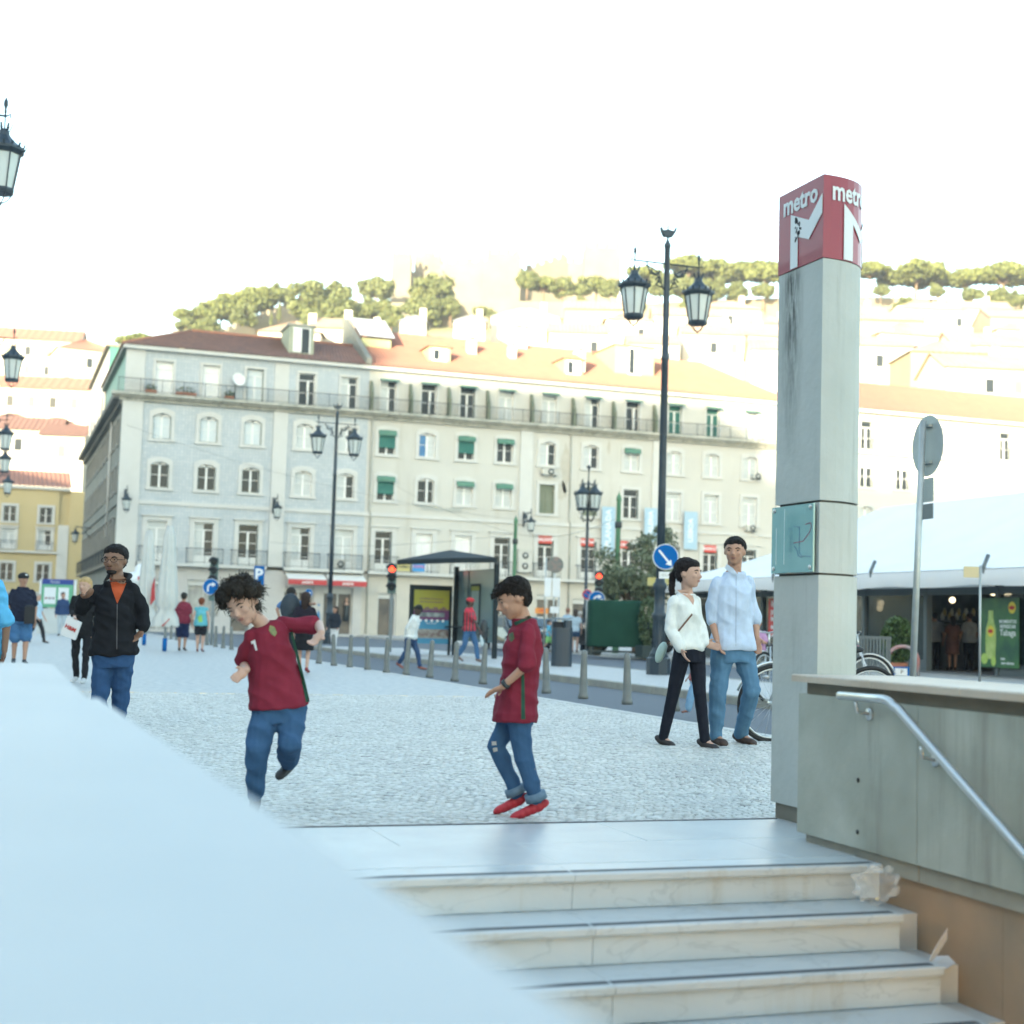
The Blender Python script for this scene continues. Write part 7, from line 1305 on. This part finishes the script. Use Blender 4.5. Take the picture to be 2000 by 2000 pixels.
def fig(px, top, Z, H=None, yaw=0, stride=.0, arm=(.1, .1), z0=0.0, sw=1.0, lean=0.0, foot=None):
    """a standing or striding figure; yaw as for faces; H from the height seen if not given"""
    c = at(px, 1200, Z); p = Vector((c.x, c.y, z0)); H = H or (at(px, top, Z).z - z0); f, sdv, u = fdir(yaw); st = stride * H
    P = lambda x, y, z_: p + sdv * x * H + f * (y * H + lean * H * max(0, z_ - .5) * 2) + Vector((0, 0, z_ * H)); sh = .112 * sw
    J = {'head': P(0, .01, .925), 'neck': P(0, 0, .855), 'shL': P(sh, 0, .80), 'shR': P(-sh, 0, .80), 'elL': P(sh + .035, -.02 + arm[0] * .3, .62), 'elR': P(-sh - .035, -.02 + arm[1] * .3, .62), 'wrL': P(sh + .03, arm[0], .48 + abs(arm[0]) * .15), 'wrR': P(-sh - .03, arm[1], .48 + abs(arm[1]) * .15),
         'hpL': P(.052, 0, .50), 'hpR': P(-.052, 0, .50), 'knL': P(.055, stride * .55 + .02, .27), 'knR': P(-.055, -stride * .45 + .03, .27), 'anL': P(.05, stride, .045), 'anR': P(-.05, -stride, .045 + stride * .25), 'toL': P(.06, stride + .09, .016), 'toR': P(-.06, -stride + .08, .016 + stride * .05)}
    return J, H
m_w = mat('plain white print', (.68, .68, .68), .7)
# -------- boy in a maroon football shirt and red shoes
Zb = 7.62
J = PX_(Zb, dict(head=(1002, 1170, 0), neck=(1022, 1203, 0), shL=(1031, 1229, -.12), shR=(1020, 1229, .12), elL=(1030, 1298, -.17), wrL=(982, 1341, -.14), haL=(944, 1358, -.12), elR=(1020, 1300, .15), wrR=(1000, 1345, .13), haR=(975, 1362, .1),
    hpL=(1012, 1385, -.07), hpR=(1004, 1385, .07), knL=(1021, 1474, -.06), knR=(970, 1458, .06), anL=(1050, 1568, -.05), toL=(1008, 1593, -.06), anR=(1012, 1556, .05), toR=(975, 1581, .06)))
o = person('boy in a maroon football shirt, rolled jeans and bright red shoes stepping left', J, dict(H=1.24, hs=.98, skin='tan', top=('shirt', (.17, .018, .035), .98, .020, -.055, 1.12), tm='football shirt maroon', bot=('jeans', (.035, .085, .17), 1.93, .010), bm='blue denim', shoe=(.52, .03, .045), hair='boy', hc=(.012, .009, .008), curl=.25, palmL=-FWD * .3 + Vector((0, 0, -1)), arm=.95, w=1.0), (-78, 24, 4), -85, vox=.006)
T_ = [o['top']]; R_ = o['root']; m_grn = mat('kit green', (.01, .06, .035), .8)
decal(T_, [(1018, 1312), (1024, 1312), (1026, 1405), (1018, 1405)], m_grn, 'side_stripe', R_); decal(T_, [(994, 1238), (1002, 1234), (1005, 1247), (999, 1254), (993, 1248)], mat('crest gold green', (.12, .10, .04), .7, col2=(.03, .09, .04), scale=60), 'crest', R_)
decal(T_, [(1003, 1216), (1034, 1202), (1039, 1206), (1007, 1222)], m_grn, 'collar', R_)
for q, (x, y) in (('L', (1050, 1568)), ('R', (1012, 1556))):
    a = J['an' + q]; k_ = J['kn' + q]; d_ = (k_ - a).normalized(); MB(mat('denim cuff', (.10, .17, .24), .8, col2=(.14, .22, .3), scale=40)).tube([a + d_ * .015, a + d_ * .055], [.058, .056], 16).build('turn_up', R_)
b = MB(m_iron); w0 = J['wrL']; d_ = (J['elL'] - w0).normalized(); b.tube([w0 + d_ * .01, w0 + d_ * .03], .027, 12); b.build('wristband', R_)
decal([o['bot']], [(960, 1448), (969, 1448), (970, 1455), (961, 1456)], mat('knee rip', (.42, .42, .40), .8), 'knee_rip', R_); decal([o['bot']], [(962, 1461), (971, 1460), (972, 1467), (964, 1469)], MATS['knee rip'], 'knee_rip', R_)
# -------- curly boy hopping
Zc = 7.42
J = PX_(Zc, dict(head=(474, 1180, -.05), neck=(512, 1218, .0), shR=(484, 1246, -.06), shL=(556, 1214, .05), elL=(622, 1220, .02), wrL=(628, 1236, -.16), haL=(612, 1256, -.20), elR=(476, 1296, .08), wrR=(482, 1308, -.12), haR=(464, 1322, -.15),
    hpR=(522, 1384, -.02), hpL=(568, 1380, .02), knR=(504, 1456, -.10), knL=(567, 1450, -.08), anR=(499, 1562, 0), toR=(492, 1592, -.13), anL=(562, 1492, .22), toL=(549, 1512, .17)))
o = person('curly-haired boy in a maroon number seven football shirt hopping on one leg, arms bent', J, dict(H=1.24, hs=1.0, skin='fair', top=('shirt', (.17, .018, .035), .85, .022, .0, 1.05), tm='football shirt maroon', bot=('jeans', (.035, .085, .17), 1.85, .018), bm='blue denim', bw=1.6, shoe=(.03, .035, .04), hair='curly', hc=(.022, .018, .014), curl=.6, w=1.05), (-16, 26, 22), -8, vox=.006)
T_ = [o['top']]; R_ = o['root']
decal(T_, [(566, 1228), (570, 1228), (597, 1334), (605, 1370), (598, 1372), (590, 1335)], m_grn, 'side_stripe', R_); decal(T_, [(527, 1221), (536, 1224), (541, 1236), (537, 1243), (530, 1239), (525, 1230)], mat('crest green', (.03, .14, .06), .7, col2=(.3, .25, .1), scale=70), 'crest', R_)
decal(T_, [(490, 1253), (498, 1249), (503, 1270), (499, 1271), (495, 1257), (491, 1258)], m_w, 'number_seven', R_); decal(T_, [(519, 1196), (522, 1197), (514, 1211), (503, 1222), (500, 1219), (511, 1208)], m_w, 'collar_trim', R_); decal(T_, [(524, 1195), (528, 1195), (529, 1207), (525, 1205)], m_grn, 'shoulder_stripe', R_)
# -------- man in a black zip jacket
Zj = 12.6
J = PX_(Zj, dict(head=(224, 1095, 0), neck=(229, 1130, 0), shR=(188, 1150, 0), shL=(267, 1149, .02), elR=(158, 1190, -.05), wrR=(163, 1168, -.14), haR=(184, 1156, -.22), elL=(281, 1200, .05), wrL=(279, 1230, -.02), haL=(268, 1244, -.03),
    hpR=(204, 1279, 0), hpL=(240, 1279, 0), knR=(194, 1365, -.08), knL=(236, 1362, .05), anR=(200, 1432, .05), anL=(229, 1428, .1), toR=(196, 1446, -.08), toL=(231, 1444, -.02)))
o = person('man in a black zip jacket over an orange shirt, glasses and goatee, hand raised', J, dict(H=1.66, hs=1.16, skin='brown', top=('jacket', (.009, .010, .013), 1.78, .024, .0, 1.04), sg=.016, bot=('jeans', (.025, .065, .15), 1.95, .014), bm='dark blue denim', hair='short', hc=(.010, .008, .008), beard=True, glasses=True, curl=.7, palmR=Vector((0, 0, 1)), arm=1.1, w=1.14, nr=1.25), (-10, 2, 2), 0, vox=.009)
R_ = o['root']; decal([o['top']], [(214, 1128), (221, 1134), (240, 1141), (247, 1138), (240, 1156), (229, 1179), (219, 1152)], mat('orange tee', (.38, .06, .015), .8, col2=(.45, .08, .02), scale=20), 'orange_tee', R_, .006); decal([o['top']], [(228.2, 1180), (229.6, 1180), (229.0, 1268), (227.4, 1268)], mat('zip grey', (.10, .10, .11), .4), 'zip', R_, .003)
decal([o['top']], [(221, 1122), (238, 1124), (247, 1130), (244, 1140), (235, 1140), (222, 1133)], skinmat('brown'), 'throat', R_, .007)
b = MB(mat('jacket collar black', (.014, .015, .018), .85)); nkp = at(229, 1124, Zj)
for sgn in (1,): b.tube([nkp + _r0 * .105 - _f0 * .05 - Vector((0, 0, .035)), nkp + _r0 * .10 + _f0 * .03, nkp + _f0 * .10 + Vector((0, 0, .01)), nkp - _r0 * .08 + _f0 * .05, nkp - _r0 * .09 - _f0 * .04 - Vector((0, 0, .045))], [.012, .026, .03, .024, .010], 8)
b.build('collar', R_)
# -------- the couple walking hand in hand
Zw = 12.5
J = PX_(Zw, dict(head=(1346, 1120, -.02), neck=(1342, 1156, 0), shR=(1312, 1172, -.08), shL=(1362, 1172, .08), elR=(1309, 1230, -.10), wrR=(1330, 1267, -.16), haR=(1340, 1288, -.2), elL=(1368, 1228, .04), wrL=(1378, 1257, -.02), haL=(1398, 1263, -.04),
    hpR=(1334, 1270, -.04), hpL=(1360, 1270, .06), knR=(1314, 1358, .05), knL=(1367, 1356, -.04), anR=(1295, 1442, .12), anL=(1377, 1448, -.05), toR=(1311, 1454, .08), toL=(1396, 1460, -.10)))
o = person('woman with a dark ponytail in a white blouse and black leggings holding the man\'s hand', J, dict(H=1.60, hs=1.10, skin='fair', top=('blouse', (.60, .62, .60), 1.92, .012, .0, .98), sg=.008, wa=.018, wz=1.0, bot=('leggings', (.010, .012, .020), 1.98, .003), bw=.2, hair='pony', hc=(.012, .009, .009), shoe=(.03, .025, .025), sandal=True, shoeh=0, curl=.3, w=.92), (58, 2, 0), 38, vox=.009)
R_ = o['root']; decal([o['top']], [(1322, 1152), (1329, 1158), (1344, 1168), (1354, 1182), (1356, 1172), (1352, 1162), (1344, 1152)], skinmat('fair'), 'neckline', R_, .003); decal([o['top']], [(1351, 1198), (1353, 1201), (1326, 1234), (1323, 1232)], mat('tan strap', (.16, .09, .07), .6), 'bag_strap', R_, .003)
t = thing('handbag', 'pale green shoulder bag behind the hip of the woman in white', 'bag', tuple(at(1291, 1275, 12.7)), world=True); b = MB(); b.ball(at(1291, 1274, 12.68), (.035, .07, .10), 14, 10, Matrix.Rotation(rad(20), 3, 'Y')); remesh(b, .01, mat('mint leather', (.36, .46, .40), .5, col2=(.3, .4, .36), scale=9), 'bag', t, 1); b = MB(MATS['tan strap']); b.tube([at(1298, 1262, 12.7), at(1312, 1248, 12.72), at(1324, 1233, 12.44)], .008, 5); b.build('strap', t)
Zm = 12.75
J = PX_(Zm, dict(head=(1435, 1077, 0), neck=(1434, 1113, .02), shR=(1396, 1132, -.03), shL=(1466, 1136, .06), elR=(1389, 1206, -.03), wrR=(1400, 1248, -.12), haR=(1407, 1270, -.16), elL=(1474, 1206, .08), wrL=(1478, 1244, .02), haL=(1480, 1262, 0),
    hpR=(1412, 1268, -.03), hpL=(1450, 1268, .04), knR=(1402, 1356, -.06), knL=(1468, 1348, -.02), anR=(1398, 1438, .02), anL=(1446, 1436, .28), toR=(1412, 1450, -.08), toL=(1468, 1449, .18)))
o = person('tall dark-haired man in a pale blue shirt and faded jeans walking beside the woman', J, dict(H=1.80, hs=1.07, skin='tan', top=('shirt', (.42, .50, .62), 1.12, .020, .0, 1.05), sg=.018, wa=.019, wz=.8, bot=('jeans', (.08, .17, .27), 1.96, .018), bm='faded denim', hair='short', hc=(.012, .010, .009), shoe=(.06, .035, .025), sandal=True, shoeh=0, curl=.35, w=.98), (-16, 2, 0), 18, vox=.009)
R_ = o['root']; decal([o['top']], [(1419, 1101), (1432, 1110), (1440, 1120), (1436, 1126), (1426, 1120), (1416, 1110)], mat('collar blue', (.45, .53, .64), .8), 'collar', R_, .006); decal([o['top']], [(1440, 1121), (1446, 1112), (1443, 1106), (1434, 1112)], skinmat('tan'), 'open_neck', R_, .005); decal([o['top']], [(1437, 1124), (1438.5, 1124), (1438, 1262), (1436.5, 1262)], mat('placket blue', (.34, .41, .52), .8), 'button_placket', R_, .003)  # placket strip a little darker than the shirt
decal([o['top']], [(1383, 1212), (1399, 1212), (1399, 1222), (1384, 1222)], MATS['collar blue'], 'rolled_cuff', R_, .006)
# -------- man in navy shirt and cap, far left
J, H = fig(42, 1118, 26.5, yaw=25, stride=.05, arm=(.0, .05)); o = person('man in a black cap, navy shirt and denim shorts at the far left', J, dict(H=H, hs=1.02, skin='tan', top=('shirt', (.014, .018, .035), .75, .028, -.03, 1.05), sg=.016, bot=('denim_shorts', (.05, .13, .26), .9, .018), cap=(.01, .012, .014), capmark=True, hair='short', w=1.12, shoe=(.04, .05, .06)), (35, 3, 0), 20, vox=.013)
# -------- cut-off man in light blue at the left edge
J = PX_(13.0, dict(head=(-34, 1075, 0), neck=(-32, 1112, 0), shL=(0, 1142, 0), shR=(-68, 1142, 0), elL=(13, 1216, 0), wrL=(9, 1272, -.04), haL=(4, 1296, -.06), elR=(-84, 1210, 0), wrR=(-84, 1260, 0), hpL=(-20, 1275, 0), hpR=(-52, 1275, 0), knL=(-18, 1350, -.1), knR=(-54, 1350, .1), anL=(-18, 1412, -.1), anR=(-54, 1412, .2), toL=(-14, 1418, -.25), toR=(-56, 1418, .05)))
person('man in a sky blue shirt cut off by the left edge, only his arm showing', J, dict(H=1.72, skin='brown', top=('shirt', (.10, .38, .62), .92, .022, -.03, 1.05), sg=.016, bot=('trousers', (.05, .05, .06), 1.9, .015), arm=1.1, w=1.05, hc=(.02, .02, .02)), (0, 0, 0), 0, vox=.011)
# -------- blonde woman with a white shopping bag
J, H = fig(163, 1128, 20.4, yaw=0, stride=.04, arm=(.1, .12)); J['wrR'] = at(146, 1206, 20.1); J['elR'] = at(141, 1192, 20.4); o = person('blonde woman in a black jacket and leggings half hidden behind the man in the jacket', J, dict(H=H, skin='fair', top=('jacket', (.012, .013, .015), 1.8, .022, -.04, 1.05), bot=('leggings', (.012, .013, .016), 1.98, .003), hair='long', hc=(.32, .22, .10), shoe=(.6, .62, .62), w=.92), (-12, 4, 0), 0, vox=.012)
t = thing('shopping_bag', 'white shopping bag with small red lettering carried by the blonde woman', 'bag', tuple(at(140, 1230, 20.0)), world=True); c4_ = [at(*q, 20.0) for q in ((132, 1203), (157, 1216), (145, 1250), (117, 1239))]; dd = _f0 * .08; b = MB(m_w); b.add(c4_ + [p_ + dd for p_ in c4_], [(0, 1, 2, 3), (7, 6, 5, 4), (0, 4, 5, 1), (1, 5, 6, 2), (2, 6, 7, 3), (3, 7, 4, 0)]); b.build('bag', t); b = MB(m_w); b.tube([c4_[0].lerp(c4_[1], .3), at(146, 1205, 20.05), c4_[0].lerp(c4_[1], .7)], .008, 5); b.build('bag_handle', t)
me = text_mesh('H&M', .075, m_sr, .001, .003); ux = (c4_[1] - c4_[0]).normalized(); uz = (c4_[0] - c4_[3]).normalized(); un = ux.cross(uz); uz = un.cross(ux).normalized() * 1; me.transform(Matrix.Translation(sum(c4_, Vector()) / 4 - _f0 * .006) @ Matrix((ux, uz, un.normalized())).transposed().to_4x4()); put('lettering', me, t)
# -------- everybody farther off
PPL = [
 ('grey-haired walker in a light blue shirt and black trousers near the information panel', 72, 1159, 44, dict(yaw=70, stride=.17, arm=(.1, .14)), dict(skin='fair', top=('shirt', (.38, .52, .62), .7, .015, -.02, 1), bot=('trousers', (.02, .022, .028), 1.95, .012), hc=(.25, .24, .22), shoe=(.02, .02, .02)), (75, 0, 0), 70),
 ('man in a navy jumper and pale trousers standing by the information panel', 122, 1156, 57, dict(yaw=10, arm=(.03, .03)), dict(skin='tan', top=('jumper', (.025, .05, .12), 1.9, .02, -.03, 1), bot=('trousers', (.36, .42, .46), 1.95, .012), hc=(.02, .018, .015), shoe=(.05, .05, .05)), (40, 0, 0), 10),
 ('man seen from behind in a maroon polo shirt and navy shorts', 358, 1157, 39.5, dict(yaw=180, stride=.03, arm=(.0, .03)), dict(skin='tan', top=('polo_shirt', (.20, .03, .05), .7, .022, -.03, 1.02), bot=('shorts', (.015, .025, .07), .95, .018), hc=(.02, .018, .015), shoe=(.12, .07, .05), w=1.1), (180, 0, 0), 180),
 ('woman seen from behind in a blue and green top and black shorts', 393, 1168, 39, dict(yaw=180, stride=.03, arm=(.02, .02)), dict(skin='fair', top=('sleeveless_top', (.10, .34, .40), .02, .012, -.02, 1.02), bot=('shorts', (.014, .015, .02), .6, .014), hc=(.12, .035, .015), shoe=(.25, .12, .12), w=1.15), (180, 0, 0), 180),
 ('man with a dark backpack and blue shirt, his arm round a woman', 567, 1147, 27.0, dict(yaw=180, stride=.03, arm=(.0, .03)), dict(skin='tan', top=('shirt', (.08, .17, .34), .6, .02, -.03, 1.02), bot=('trousers', (.03, .035, .045), 1.9, .015), hc=(.02, .017, .014), w=1.05), (180, 0, 0), 180),
 ('woman in a black dress and red heels seen from behind, hugged by the backpack man', 596, 1157, 26.6, dict(yaw=180, stride=.03, arm=(.06, .06)), dict(skin='fair', top=('dress_top', (.016, .014, .022), .8, .018, -.03, 1.02), bot=('dress_skirt', (.010, .011, .014), .95, .02), hair='long', hc=(.025, .015, .012), shoe=(.30, .03, .03), w=.95), (180, 0, 0), 180),
 ('woman in a dark jacket and white trousers at the foot of the lamp post', 655, 1184, 47, dict(yaw=-20, stride=.06, arm=(.12, .12)), dict(skin='tan', top=('jacket', (.02, .025, .035), 1.8, .018, -.03, 1), bot=('trousers', (.60, .61, .60), 1.95, .014), hair='long', hc=(.03, .02, .015), shoe=(.5, .5, .5), w=.9), (-50, 0, 0), -20),
 ('man in a white shirt and jeans bending forward in the road', 803, 1182, 33.2, dict(yaw=75, stride=.16, arm=(.05, .02), z0=-.10, lean=.12), dict(skin='dark', top=('shirt', (.60, .63, .62), 1.9, .026, -.02, 1.05), bot=('jeans', (.03, .06, .13), 1.9, .014), hc=(.01, .01, .01), shoe=(.28, .09, .06)), (-60, 20, 0), 75),
 ('man in a red cap and red striped shirt carrying a bottle past the shelter', 917, 1167, 36.5, dict(yaw=60, stride=.15, arm=(.12, .1), z0=0.02), dict(skin='dark', top=('striped_shirt', (.42, .04, .06), .8, .024, -.02, 1.03), bot=('jeans', (.045, .11, .22), 1.93, .014), cap=(.45, .03, .04), hc=(.01, .01, .01), shoe=(.2, .14, .12), w=1.05), (75, 0, 0), 60),
 ('woman in a pale top and denim shorts seen from behind beside the big bin', 1124, 1190, 54, dict(yaw=175, stride=.02, arm=(.08, .05)), dict(skin='fair', top=('top', (.40, .50, .56), .5, .02, -.02, 1), bot=('denim_shorts', (.04, .08, .15), .4, .012), hair='long', hc=(.035, .025, .02), shoe=(.2, .12, .1), w=.95), (180, 0, 0), 175),
 ('man in a light blue shirt behind the big bin', 1109, 1187, 57, dict(yaw=150, arm=(.05, .05)), dict(skin='fair', top=('shirt', (.30, .42, .52), .7, .02, -.02, 1), bot=('trousers', (.05, .05, .07), 1.9, .014), hc=(.2, .1, .07), shoe=(.1, .1, .1)), (170, 0, 0), 150),
 ('dark-clothed person half hidden behind the woman in denim shorts', 1133, 1194, 58, dict(yaw=185, arm=(.05, .05)), dict(skin='tan', top=('top', (.05, .06, .08), .8, .02, -.02, 1), bot=('trousers', (.04, .06, .1), 1.9, .014), hc=(.35, .34, .32)), (185, 0, 0), 185),
 ('small child in a bright blue top and green shorts striding behind the boy\'s shoulder', 1073, 1212, 56, dict(yaw=80, stride=.16, arm=(.12, .1)), dict(skin='fair', top=('tee_shirt', (.10, .36, .50), .6, .018, -.02, 1), bot=('shorts', (.20, .45, .16), .8, .016), hc=(.03, .02, .015), shoe=(.2, .2, .2)), (80, 0, 0), 80),
 ('person in a grey shirt standing at the tent counter, left of three', 1826, 1196, 42.5, dict(yaw=170, arm=(.1, .1), z0=.05), dict(skin='tan', top=('shirt', (.24, .25, .27), .6, .022, -.02, 1), bot=('trousers', (.012, .012, .015), 1.95, .014), hc=(.012, .01, .01)), (175, 0, 0), 170),
 ('woman in a brown dress standing at the tent counter, middle of three', 1861, 1203, 42.0, dict(yaw=180, arm=(.1, .1), z0=.05), dict(skin='tan', top=('dress_top', (.16, .08, .07), .5, .02, -.02, 1), bot=('dress_skirt', (.16, .08, .07), .9, .02), hair='long', hc=(.02, .015, .012), shoe=(.1, .06, .05)), (180, 0, 0), 180),
 ('person in a pale grey shirt and black trousers at the tent counter, right of three', 1894, 1196, 42.3, dict(yaw=190, arm=(.12, .1), z0=.05), dict(skin='tan', top=('shirt', (.30, .31, .33), .6, .024, -.02, 1), bot=('trousers', (.012, .012, .015), 1.95, .014), hc=(.03, .015, .015), w=1.1), (190, 0, 0), 190),
 ('small child in pale jeans and brown shoes mostly hidden behind the walking couple', 1362, 1262, 17.6, dict(yaw=-80, stride=.13, arm=(.1, .1)), dict(skin='fair', top=('tee_shirt', (.3, .1, .1), .7, .015, -.02, 1), bot=('jeans', (.15, .27, .40), 1.9, .02), hc=(.05, .03, .02), shoe=(.24, .10, .07)), (-80, 0, 0), -80)]
for lab, px, top, Z, fk, sp, face, body in PPL:
    J, H = fig(px, top, Z, **fk)
    if 'dark backpack' in lab: J['elL'] = at(590, 1176, 27.0); J['elL'] = J['elL']; J['shR'], J['shL'] = at(583, 1176, 27), at(551, 1176, 27); J['elR'] = at(600, 1180, 26.8); J['wrR'] = at(613, 1179, 26.3); J['elL'] = at(541, 1190, 26.9); J['wrL'] = at(548, 1212, 26.8); 
    if 'carrying a bottle' in lab: J['wrR'] = at(937, 1234, 36.2); J['elR'] = at(928, 1214, 36.3)
    if 'bending forward' in lab: J['wrR'] = at(792, 1247, 33.1); J['elR'] = at(795, 1226, 33.0)
    sp = dict(H=H, **sp); o = person(lab, J, sp, face, body, vox=.018 if Z > 30 else .015)
    if 'striped' in lab:
        for x in (905, 911, 917, 923): decal([o['top']], [(x, 1196), (x + 2.4, 1196), (x + 1.4, 1233), (x - 1.4, 1233)], m_iron, 'shirt_stripe', o['root'], .006)
    if 'blue and green top' in lab: decal([o['top']], [(386, 1205), (394, 1200), (396, 1214), (388, 1216)], mat('green splash', (.25, .5, .12), .8), 'green_print', o['root'], .006)
b = MB(); b.ball(at(567, 1187, 26.75), (.19, .12, .27), 14, 10, Matrix.Rotation(-YAW, 3, 'Z')); t = thing('backpack', 'dark backpack worn by the man with his arm round a woman', 'backpack', tuple(at(567, 1187, 26.75)), world=True); remesh(b, .018, mat('backpack navy', (.018, .028, .04), .7, col2=(.03, .045, .06), scale=9), 'backpack_body', t, 1); b = MB(MATS['backpack navy']); b.bar(at(563, 1196, 26.62), at(571, 1196, 26.62), .1, .03); b.build('pocket', t)
b = MB(mat('bottle clear', (.55, .68, .72), .1, alpha=.7)); b.X = Matrix.Translation(at(941, 1252, 36.1)) @ Matrix.Rotation(rad(-15), 4, 'Y'); b.lathe([(.035, -.13), (.04, -.1), (.04, .06), (.015, .12), (.015, .15)], 12); t = b.build('water_bottle'); tag(t, 'clear water bottle in the hand of the man in the red cap', 'bottle')
b = MB(); b.ball(at(945, 1226, 36.8), (.10, .08, .22), 12, 8); b.ball(at(943, 1240, 36.8), (.12, .08, .12), 10, 8); t = thing('jacket_bundle', 'dark jacket slung over the arm of the man in the red cap', 'jacket', tuple(at(945, 1240, 36.8)), world=True); remesh(b, .015, m_iron, 'cloth', t, 1, .01, 9)
# shoulder bag on the cap man
b = MB(mat('black bag', (.012, .013, .015), .7)); c = at(58, 1200, 26.3); b.bev(c.x - .09, c.x + .09, c.y - .08, c.y + .08, c.z - .17, c.z + .17, .04); t = b.build('shoulder_bag'); tag(t, 'black bag hanging behind the man in the cap', 'bag')
# seated person in pink with a white hat beyond the bicycles
p = at(1479, 1222, 30); f, sdv, u = fdir(-20); q = lambda x, y, z_: Vector((p.x, p.y, 0)) + sdv * x + f * y + Vector((0, 0, z_))
J = dict(head=q(0, 0, 1.15), neck=q(0, 0, 1.02), shL=q(.17, 0, .96), shR=q(-.17, 0, .96), elL=q(.2, .1, .76), elR=q(-.2, .1, .76), wrL=q(.08, .28, .80), wrR=q(-.08, .28, .80), hpL=q(.1, 0, .5), hpR=q(-.1, 0, .5), knL=q(.12, .42, .52), knR=q(-.12, .42, .52), anL=q(.12, .44, .1), anR=q(-.12, .44, .1), toL=q(.12, .56, .04), toR=q(-.12, .56, .04))
person('seated person in a lilac top and white hat beyond the bicycles', J, dict(H=1.6, skin='tan', top=('blouse', (.38, .22, .36), .8, .018, -.0, 1), bot=('trousers', (.13, .14, .13), 1.9, .015), cap=(.5, .6, .55), hc=(.1, .08, .05)), (-20, 10, 0), -20, vox=.015)
t = thing('cafe_chair', 'dark chair under the seated person in lilac', 'chair', tuple(q(0, 0, 0)), world=True); b = MB(m_iron); c = q(0, .05, 0); b.box(c.x - .2, c.x + .2, c.y - .2, c.y + .2, .40, .43); b.build('seat', t)
for x in (-.18, .18):
    for y in (-.18, .18): MB(m_iron).box(c.x + x - .015, c.x + x + .015, c.y + y - .015, c.y + y + .015, .01, .399).build('leg', t)
MB(m_iron).box(c.x - .2, c.x + .2, c.y + .19, c.y + .21, .431, .85).build('backrest', t)
# mannequins in the shop window beside the lamp post
for px, lab in ((621, 'mannequin in a blue dress in the shop window left of the lamp post'), (676, 'mannequin in a dark dress leaning in the shop window right of the lamp post')):
    p = onY(px, 1200, 91.15); t = thing('mannequin', lab, 'mannequin', (p.x, p.y, .55), group='mannequins in the shop window'); b = MB(skinmat('fair')); b.lathe([(.02, .75), (.13, .85), (.12, 1.15), (.17, 1.35), (.05, 1.45), (.045, 1.52), (.09, 1.6), (.08, 1.72), (.01, 1.78)], 10); b.build('torso', t); b = MB(mat('dress blue', (.05, .2, .4), .8) if px < 640 else m_iron); b.lathe([(.22, .3), (.16, .85), (.14, 1.1), (.18, 1.3), (.1, 1.36)], 12); b.build('dress', t)
# ------------------------------------------------------------------ thin haze box added for a pale, washed-out veil
hz = MB(); m = bpy.data.materials.new('veil haze'); m.use_nodes = True; n = m.node_tree; n.nodes.remove(n.nodes['Principled BSDF'])
pv = n.nodes.new('ShaderNodeVolumePrincipled'); pv.inputs['Color'].default_value = (.93, .96, 1.0, 1); pv.inputs['Density'].default_value = .0004; pv.inputs['Anisotropy'].default_value = .2
n.links.new(pv.outputs[0], n.nodes['Material Output'].inputs['Volume']); hz = MB(m); hz.box(-815, 815, -815, 915, -4.2, 125); tag(hz.build('haze'), kind='stuff')
S.cycles.volume_bounces = 0; S.cycles.volume_max_steps = 64
